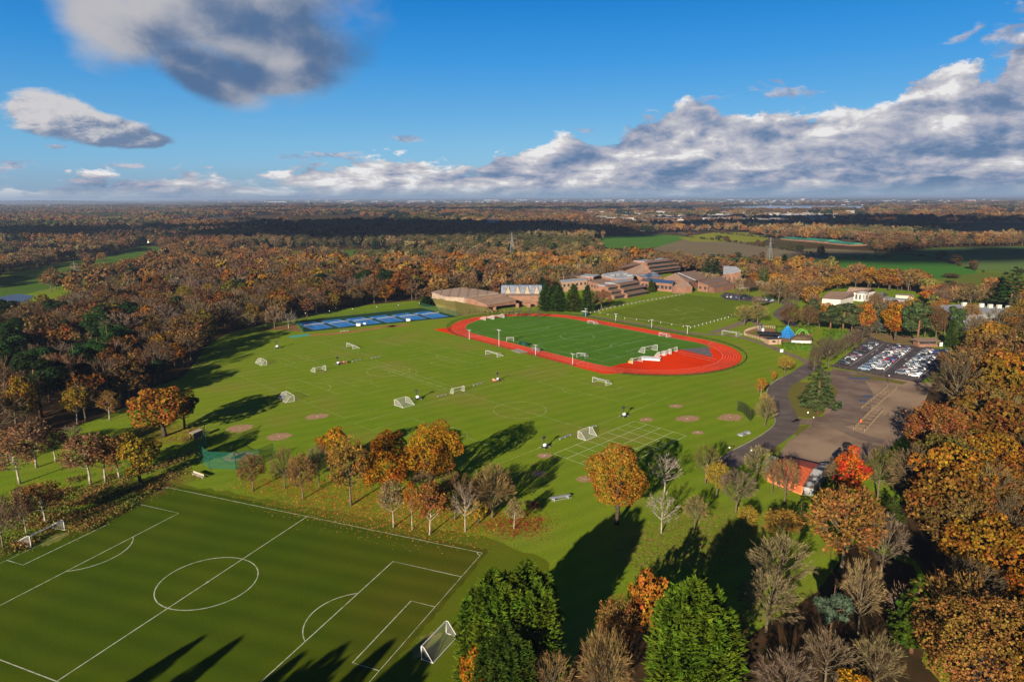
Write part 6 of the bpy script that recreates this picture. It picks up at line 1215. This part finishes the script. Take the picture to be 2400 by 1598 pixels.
gm1 = MB(); loft([(-2.0,ring(.74,.86,.93)),(-1.62,ring(.66,.9,1.39)),(.42,ring(.66,.9,1.37)),(1.05,ring(.76,.88,.95))], gm1); gmesh = gm1.mesh('windows', M_glass)
wm1 = MB(); wm1.tube([(0,-.1,0),(0,.1,0)], .32, 10); wmesh = wm1.mesh('wheel', M_rub); lmesh = MB().box((0,0,0), (.06,.34,.14)).mesh('headlight', M_globe); CARM = {k: bm1.mesh('car_body', m) for k, m in PAINT.items()}
def car(p, rz, col, label, group):
    e = empty('parked_car', (p.x,p.y,.03), rz, label, 'car', group); s = random.uniform(.92,1.12); e.scale = (s, 1, random.choice((1,1,1.12,1.25))); obj('body', CARM[col], e); obj('windows', gmesh, e)
    for x in (-1.32, 1.32):
        for y in (-.8, .8): obj('wheel', wmesh, e, (x,y,.32))
    for y in (-.55, .55): obj('headlight', lmesh, e, (2.08,y,.62))
ORD = 'first second third fourth fifth sixth seventh eighth ninth tenth eleventh twelfth thirteenth fourteenth fifteenth sixteenth seventeenth eighteenth nineteenth twentieth'.split()
mix_ = ['white','silver','grey','silver','grey','black','blue','silver','pale blue','white','grey','silver','black','pale blue','silver','grey','blue','dark red','silver','white']
def row(a, b_, label, skip=(), sp=2.75, fix={}):
    d = b_-a; L = d.length; k = int(L/sp)+1; ang = math.atan2(d.y,d.x)-math.pi/2; j = 0
    for i in range(k):
        if i in skip: continue
        p = a+d*(i/(k-1)); f = random.random() < .5; col = fix.get(i) or random.choice(mix_); car(p, ang+(math.pi if f else 0)+random.uniform(-.04,.04), col, '%s car, %s from the fence in %s' % (col, ORD[min(j,19)], label), 'cars in the car park'); j += 1
row(cp(395,545), cp(775,300), 'the row beside the bare trees', (3,6,9,10), fix={0:'black',1:'grey',2:'black',4:'white',5:'silver',7:'dark red',11:'black',12:'black'})
row(cp(655,610), cp(1060,330), 'the second row beside the aisle', fix={0:'pale blue'}); row(cp(835,605), cp(1165,355), 'the third row facing the wide aisle', fix={0:'silver',6:'red',12:'white'})
row(cp(1105,665), cp(1450,375), 'the fourth row across the wide aisle', fix={0:'grey',3:'dark red'}); row(cp(1265,690), cp(1480,450), 'the fifth row beside the shaded strip', (3,), fix={0:'white',1:'white',2:'silver'})
row(cp(1530,410), cp(1640,385), 'the shaded row at the wood edge', fix={0:'blue',1:'black',2:'grey'})
for i in range(26):
    t = i/25; p = pk(0,455).lerp(pk(515,495), t)
    if i in (5, 13, 19): continue
    c_ = random.choice(['black','grey','black','blue','grey','silver']) if i != 3 else 'white'; car(p, 1.35+random.uniform(-.05,.05), c_, '%s car in the row behind the pollarded trees, %s from the school' % (c_, (ORD+['twenty first','twenty second','twenty third','twenty fourth','twenty fifth','twenty sixth'])[i]), 'cars parked behind the pollarded trees')
# ------------------------------------------------------------------ people
def person_mesh(name, cols):
    V = [(0,0,.95),(0,0,1.2),(0,0,1.45),(0,.01,1.58),(0,.02,1.70),(0,.01,1.80),(.1,0,.9),(.12,.05,.5),(.12,.0,.06),(.12,.14,.03),(-.1,0,.9),(-.12,-.06,.5),(-.13,-.14,.06),(-.13,.0,.03),(.2,0,1.42),(.26,.02,1.14),(.25,.12,.9),(-.2,0,1.42),(-.27,-.02,1.14),(-.25,.08,.9)]
    E_ = [(0,1),(1,2),(2,3),(3,4),(4,5),(0,6),(6,7),(7,8),(8,9),(0,10),(10,11),(11,12),(12,13),(2,14),(14,15),(15,16),(2,17),(17,18),(18,19)]
    rr = [.15,.16,.17,.06,.10,.08,.10,.075,.05,.045,.10,.075,.05,.045,.08,.055,.04,.08,.055,.04]; me = bpy.data.meshes.new(name); me.from_pydata(V, E_, []); o = bpy.data.objects.new(name, me); COL.objects.link(o)
    sk = o.modifiers.new('skin','SKIN'); me.skin_vertices[0].data[0].use_root = True
    for i, r in enumerate(rr): me.skin_vertices[0].data[i].radius = (r, r*.75)
    sb = o.modifiers.new('sub','SUBSURF'); sb.levels = 1; dg = bpy.context.evaluated_depsgraph_get(); m2 = bpy.data.meshes.new_from_object(o.evaluated_get(dg)); bpy.data.objects.remove(o)
    for c in cols: m2.materials.append(c)
    for f in m2.polygons: z = f.center.z; f.material_index = 0 if z > 1.52 or z < 0 else (1 if z > .92 else 2)
    m2.update(); return m2
skin = pm('skin_tone', (.45,.28,.2), (.4,.25,.18), 3)
PM = [person_mesh('person', [skin, pm('dark_jacket', (.03,.03,.045), (.05,.05,.06), 3), M_dk]), person_mesh('person', [skin, pm('light_jacket', (.55,.55,.55), (.45,.45,.45), 3), M_dk])]
for i, (p, k_, l) in enumerate([(G(1704.5,741),0,'first person in dark clothes standing at the end of the white rope'),(G(1709.5,741.5),0,'second person in dark clothes standing at the end of the white rope'),(G(1713.8,742.5),1,'person in a pale top standing beside the two in dark clothes'),(r3(1640,690),0,'person in dark clothes walking near the marks of the far sports field'),(r3(1608,655),0,'person in dark clothes at the far edge of the sports field'),(pk(500,520),1,'person in a pale top beside the parked cars and far road'),(r3(235,845),0,'person in dark clothes standing left of the green judges cabin'),(r3(265,848),0,'person in dark clothes nearer the green judges cabin')]):
    o = obj('person', PM[k_], None, p); o.rotation_euler.z = random.uniform(0,6.28); tag(o, l, 'person', 'people on the sports ground')
# ------------------------------------------------------------------ camera, sun, sky, air
cam = bpy.data.cameras.new('camera'); co_ = bpy.data.objects.new('camera', cam); COL.objects.link(co_); S.camera = co_
cam.sensor_width = 36; cam.lens = FPX*36/2400; cam.clip_end = 200000; cam.clip_start = .5
co_.matrix_world = Matrix.Translation((0,0,CAMH)) @ Euler((math.pi/2-TH,0,0)).to_matrix().to_4x4() @ Matrix.Rotation(-ROLL, 4, 'Z')
sun = bpy.data.lights.new('sun', 'SUN'); so = bpy.data.objects.new('sun', sun); COL.objects.link(so)
sun.energy = 5.0; sun.angle = R(.5); sun.color = (1, .86, .68)
ld = Vector((math.sin(SUN_AZ)*math.cos(SUN_EL), math.cos(SUN_AZ)*math.cos(SUN_EL), -math.sin(SUN_EL)))
so.rotation_euler = ld.to_track_quat('-Z', 'Y').to_euler()
W = bpy.data.worlds.new('World'); S.world = W; W.use_nodes = True; nt = W.node_tree; nt.nodes.clear(); n = N(nt)
dirv = n('ShaderNodeTexCoord').outputs['Generated']; sp = n('ShaderNodeSeparateXYZ', ins={0: dirv}); X, Y, Zc = sp.outputs
az = n.m('ARCTAN2', X, Y); el = n.m('ARCSINE', Zc)
sky = n('ShaderNodeTexSky', sky_type='NISHITA'); sky.sun_disc = False; sky.sun_elevation = SUN_EL; sky.sun_rotation = math.atan2(-ld.x, -ld.y); sky.air_density = 1.0; sky.dust_density = .3; sky.ozone_density = 2.5
def ae(x, y):                                          # 2355-wide view -> azimuth, elevation
    a, f, z = ray(x*K, y*K); return math.atan2(a, f), math.atan2(z, math.hypot(a, f))
cv = n('ShaderNodeCombineXYZ', ins={0: az, 1: n.m('MULTIPLY', n.m('LOGARITHM', n.m('ADD', n.m('MAXIMUM', el, 0.0), .17), math.e), .50), 2: 0.0}).outputs[0]
def shift(v, dx, dy): return n('ShaderNodeVectorMath', operation='ADD', ins={0: v, 1: (dx, dy, 0)}).outputs[0]
wob = n('ShaderNodeTexNoise', ins={'Vector': cv, 'Scale': 9.0, 'Detail': 3.0}).outputs['Color']
wv = n('ShaderNodeVectorMath', operation='SCALE', ins={0: n('ShaderNodeVectorMath', operation='SUBTRACT', ins={0: wob, 1: (.5,.5,.5)}).outputs[0], 'Scale': .05}).outputs[0]
cw = n('ShaderNodeVectorMath', operation='ADD', ins={0: cv, 1: wv}).outputs[0]
def ell(x, y, rx, ry, rot=0.0):
    a, e = ae(x, y); ra = rx*K/FPX*.93; re = ry*K/FPX*.95
    da = n.m('SUBTRACT', az, a); de = n.m('SUBTRACT', el, e)
    if rot: c, s = math.cos(rot), math.sin(rot); da, de = n.m('ADD', n.m('MULTIPLY', da, c), n.m('MULTIPLY', de, s)), n.m('SUBTRACT', n.m('MULTIPLY', de, c), n.m('MULTIPLY', da, s))
    q = n.m('ADD', n.m('POWER', n.m('ABSOLUTE', n.m('DIVIDE', da, ra)), 2.0), n.m('POWER', n.m('ABSOLUTE', n.m('DIVIDE', de, re)), 2.0))
    return n.m('SUBTRACT', 1.0, n.m('SQRT', q))
def smax(*f):
    r = f[0]
    for g in f[1:]: r = n.m('SMOOTH_MAX', r, g, .25)
    return r
soft = n.noise(cw, 7.0, 7, .52, .3); soft2 = n.noise(shift(cw, -.05, .06), 7.0, 7, .52, .3)
puff = n.noise(cw, 17.0, 9, .64, .1); puff2 = n.noise(shift(cw, -.010, .014), 17.0, 9, .64, .1); pf_lo = n.noise(cw, 11.0, 3, .5); pf_lo2 = n.noise(shift(cw, -.02, .03), 11.0, 3, .5)
# large soft cloud overhead, upper left
big = smax(ell(470,-30,370,175), ell(640,95,205,115,-.15), ell(270,60,150,95), ell(470,165,140,62,-.4), ell(650,190,110,32,.1))
bd = n.m('ADD', big, n.m('MULTIPLY', n.m('SUBTRACT', soft, .5), 1.25)); bm_ = n.rng(bd, -.04, .46)
bdark = n.rng(n.m('ADD', smax(ell(700,95,190,85,-.15), ell(430,195,90,40,-.3), ell(520,150,150,40,-.2)), n.m('ADD', n.m('MULTIPLY', n.m('SUBTRACT', soft, soft2), 3.0), n.m('MULTIPLY', n.m('SUBTRACT', n.noise(cw, 14.0, 6, .6), .5), 1.6))), -1.0, .8)
bcol = n.mix(bdark, (.45,.45,.48), (.085,.155,.29))
# flat bottomed cloud at the left
mid = smax(ell(125,268,102,48,-.15), ell(230,300,130,38,-.1), ell(320,320,85,20), ell(48,250,30,28))
mdn = n.m('ADD', mid, n.m('MULTIPLY', n.m('SUBTRACT', puff, .5), 1.1)); mm = n.rng(mdn, .02, .30)
mlit = n.rng(n.m('ADD', n.m('ADD', n.m('MULTIPLY', n.m('SUBTRACT', puff, puff2), 3.0), n.m('MULTIPLY', n.m('SUBTRACT', el, ae(0,284)[1]), 20.0)), n.m('MULTIPLY', n.m('SUBTRACT', ae(150,0)[0], az), 1.2)), -.45, .5)
mcol = n.mix(mlit, (.15,.22,.35), (.57,.56,.58))
# cumulus bank whose top rises to the right
prof = [(0,402),(100,410),(250,388),(330,400),(470,368),(560,392),(680,366),(800,362),(930,345),(1040,365),(1100,372),(1150,330),(1240,312),(1300,302),(1360,322),(1440,285),(1500,250),(1600,232),(1700,240),(1800,236),(1960,238),(2030,218),(2110,165),(2200,138),(2290,150),(2355,60)]
fc = n('ShaderNodeFloatCurve'); cu = fc.mapping.curves[0]
pa = [ae(x, y) for x, y in prof]; A0, A1 = -.75, .75; E1 = .35
pts = [((a-A0)/(A1-A0), e/E1) for a, e in pa]
cu.points[0].location = (0, pts[0][1]); cu.points[1].location = (1, .55)
for p in pts: cu.points.new(*p)
fc.mapping.update()
n.set(fc.inputs['Value'], n.m('DIVIDE', n.m('SUBTRACT', az, A0), A1-A0)); top = n.m('MULTIPLY', fc.outputs[0], E1)
hgt = n.m('SUBTRACT', top, el)
bank = n.m('ADD', n.m('MULTIPLY', hgt, 26.0), n.m('MULTIPLY', n.m('SUBTRACT', puff, .5), 2.6))
bkm = n.m('MULTIPLY', n.rng(n.m('SUBTRACT', bank, .12), .0, .30), n.rng(el, -.02, .02))
gap = n.rng(n.m('ADD', n.noise(n('ShaderNodeVectorMath', operation='MULTIPLY', ins={0: cw, 1: (1,2.2,1)}).outputs[0], 8.0, 6, .6), n.m('MULTIPLY', n.m('SUBTRACT', az, -.25), -.22)), .56, .70)
bkm = n.m('MULTIPLY', bkm, n.m('SUBTRACT', 1.0, n.m('MULTIPLY', gap, n.rng(az, .05, -.25))))
rim = n.rng(hgt, .075, .0)
lit = n.m('ADD', n.m('ADD', n.m('MULTIPLY', n.m('SUBTRACT', puff, puff2), 2.8), n.m('MULTIPLY', n.m('SUBTRACT', pf_lo, pf_lo2), 3.0)), n.m('MULTIPLY', rim, .30))
st_ = n.noise(n('ShaderNodeVectorMath', operation='MULTIPLY', ins={0: cw, 1: (1,1.8,1)}).outputs[0], 7.0, 5, .55)
lit = n.m('ADD', lit, n.m('MULTIPLY', n.m('SUBTRACT', st_, .45), 1.9)); lit = n.m('SUBTRACT', lit, n.m('MULTIPLY', n.m('MULTIPLY', n.rng(hgt, .03, .16), n.rng(az, .1, .5)), .35))
st2 = n.noise(n('ShaderNodeVectorMath', operation='MULTIPLY', ins={0: cw, 1: (1,2.6,1)}).outputs[0], 8.0, 5, .6); lit = n.m('ADD', lit, n.m('MULTIPLY', n.m('MULTIPLY', n.m('SUBTRACT', st2, .47), 2.2), n.rng(el, .075, .02)))
lr = n('ShaderNodeValToRGB', ins={0: n.rng(lit, -.75, 1.0, smooth=False)}); cr = lr.color_ramp
cr.elements[0].position = .05; cr.elements[0].color = (.12,.20,.34,1); cr.elements[1].position = .95; cr.elements[1].color = (.76,.75,.76,1)
for p_, c_ in ((.30,(.22,.28,.41,1)),(.50,(.36,.38,.47,1)),(.68,(.46,.47,.53,1)),(.84,(.60,.59,.61,1))): e_ = cr.elements.new(p_); e_.color = c_
# small stray clouds
wisp = smax(ell(1790,212,80,24), ell(1640,222,40,12), ell(2230,75,45,12,.5), ell(930,322,62,12), ell(700,360,60,12), ell(305,383,45,11), ell(25,385,50,16), ell(140,338,24,5), ell(1350,300,40,10), ell(2345,95,60,70), ell(790,357,40,10))
wn = n.noise(n('ShaderNodeVectorMath', operation='MULTIPLY', ins={0: cw, 1: (1,1.7,1)}).outputs[0], 26.0, 6, .6)
wm_ = n.m('MULTIPLY', n.rng(n.m('ADD', wisp, n.m('MULTIPLY', n.m('SUBTRACT', wn, .55), 4.2)), -.1, .9), .9)
wcol = n.mix(n.rng(n.m('SUBTRACT', puff, puff2), -.1, .12), (.24,.30,.44), (.50,.50,.57))
skyc = n('ShaderNodeHueSaturation', ins={'Hue': .507, 'Saturation': 1.5, 'Value': 1.0, 'Color': sky.outputs[0]}).outputs[0]
SKS = .10
skyc = n('ShaderNodeVectorMath', operation='SCALE', ins={0: skyc, 'Scale': SKS}).outputs[0]
sr = n('ShaderNodeValToRGB', ins={0: n.m('DIVIDE', el, R(90))}); q_ = sr.color_ramp; q_.elements[0].position = 0.0; q_.elements[0].color = (.10,.24,.40,1); q_.elements[1].position = 1.0; q_.elements[1].color = (.0,.008,.04,1)
for p_, c_ in ((.055,(.062,.205,.385)),(.115,(.018,.150,.375)),(.175,(.002,.092,.31)),(.28,(.001,.045,.17)),(.45,(.0,.018,.08))): e_ = q_.elements.new(p_); e_.color = (*c_,1)
skyc = n.mix(.85, skyc, sr.outputs[0])
CL = .62
def cs(c): return n('ShaderNodeVectorMath', operation='SCALE', ins={0: c, 'Scale': CL}).outputs[0]
hz_ = n.rng(el, .055, .0)
c = n.mix(n.m('MULTIPLY', hz_, .75), skyc, cs(n.mix(0.0, (.24,.33,.45), (0,0,0))))
c = n.mix(wm_, c, cs(wcol)); c = n.mix(bkm, c, cs(n.mix(n.m('MULTIPLY', n.rng(el, .022, .0), .65), lr.outputs[0], (.26,.34,.45)))); c = n.mix(mm, c, cs(mcol)); c = n.mix(bm_, c, cs(bcol))
c = n.mix(n.rng(el, .0, -.02), c, (.05,.05,.04))
bg = n('ShaderNodeBackground', ins={'Color': c, 'Strength': .616}); nt.links.new(bg.outputs[0], n('ShaderNodeOutputWorld').inputs[0])
W.cycles.sampling_method = 'MANUAL'; W.cycles.sample_map_resolution = 512
hm, nt = newmat('thin_air'); n = N(nt); vol = n('ShaderNodeVolumePrincipled'); vol.inputs['Color'].default_value = (.42,.56,.78,1); vol.inputs['Density'].default_value = 7e-5; vol.inputs['Anisotropy'].default_value = .2
nt.links.new(vol.outputs[0], n('ShaderNodeOutputMaterial').inputs['Volume'])
b = MB(); b.box((0,0,37.5), (122000,122000,79)); hz = b.build('haze', hm); tag(hz, 'thin bluish air over the whole landscape', 'haze', kind='stuff')
S.view_settings.view_transform = 'Standard'; S.view_settings.look = 'None'; S.view_settings.exposure = 1.5; S.view_settings.gamma = 1
cy = S.cycles; cy.max_bounces = 4; cy.diffuse_bounces = 2; cy.glossy_bounces = 2; cy.transmission_bounces = 3; cy.transparent_max_bounces = 8; cy.volume_bounces = 0; cy.use_fast_gi = False; cy.caustics_reflective = cy.caustics_refractive = False

# ------------------------------------------------------------------ unseen clouds, flattened and placed so their shadows lie over the far woods
cm, nt = newmat('white_cloud'); n = N(nt); out(n, n('ShaderNodeBsdfDiffuse', ins={'Color': (.8,.8,.82)}))
ico = bmesh.new(); bmesh.ops.create_icosphere(ico, subdivisions=3, radius=1.0); IV = np.array([v.co[:] for v in ico.verts]); IF = np.array([[v.index for v in f.verts] for f in ico.faces]); ico.free()
def cloud(blobs, alt=900):
    V, F = [], []
    for x, y, rx, ry in blobs:
        p = D(x, y)
        for k_ in range(5):
            c = np.array([p.x+random.uniform(-.5,.5)*rx, p.y+random.uniform(-.5,.5)*ry, alt+random.uniform(0,14)])-np.array([ld.x, ld.y, 0])*(alt/math.tan(SUN_EL))/math.cos(SUN_EL)
            q = IV*np.array([rx*random.uniform(.45,.75), ry*random.uniform(.45,.75), 16]); q = q*(1+.10*np.sin(IV[:,:1]*7+k_)+.08*np.sin(IV[:,1:2]*11+k_*2)); F.append(IF+sum(len(a) for a in V)); V.append(q+c)
    me = bpy.data.meshes.new('cloud'); me.from_pydata(np.concatenate(V).tolist(), [], np.concatenate(F).tolist()); me.materials.append(cm); tag(obj('cloud', me), kind='structure')
cloud([(1000,532,430,380),(1240,541,250,170),(800,520,300,330)]); cloud([(50,548,300,230),(250,538,240,130)]); cloud([(2150,519,650,260),(1850,507,500,200)]); cloud([(2080,594,120,70),(2330,588,160,120)]); cloud([(1300,484,900,420),(700,482,700,300)])
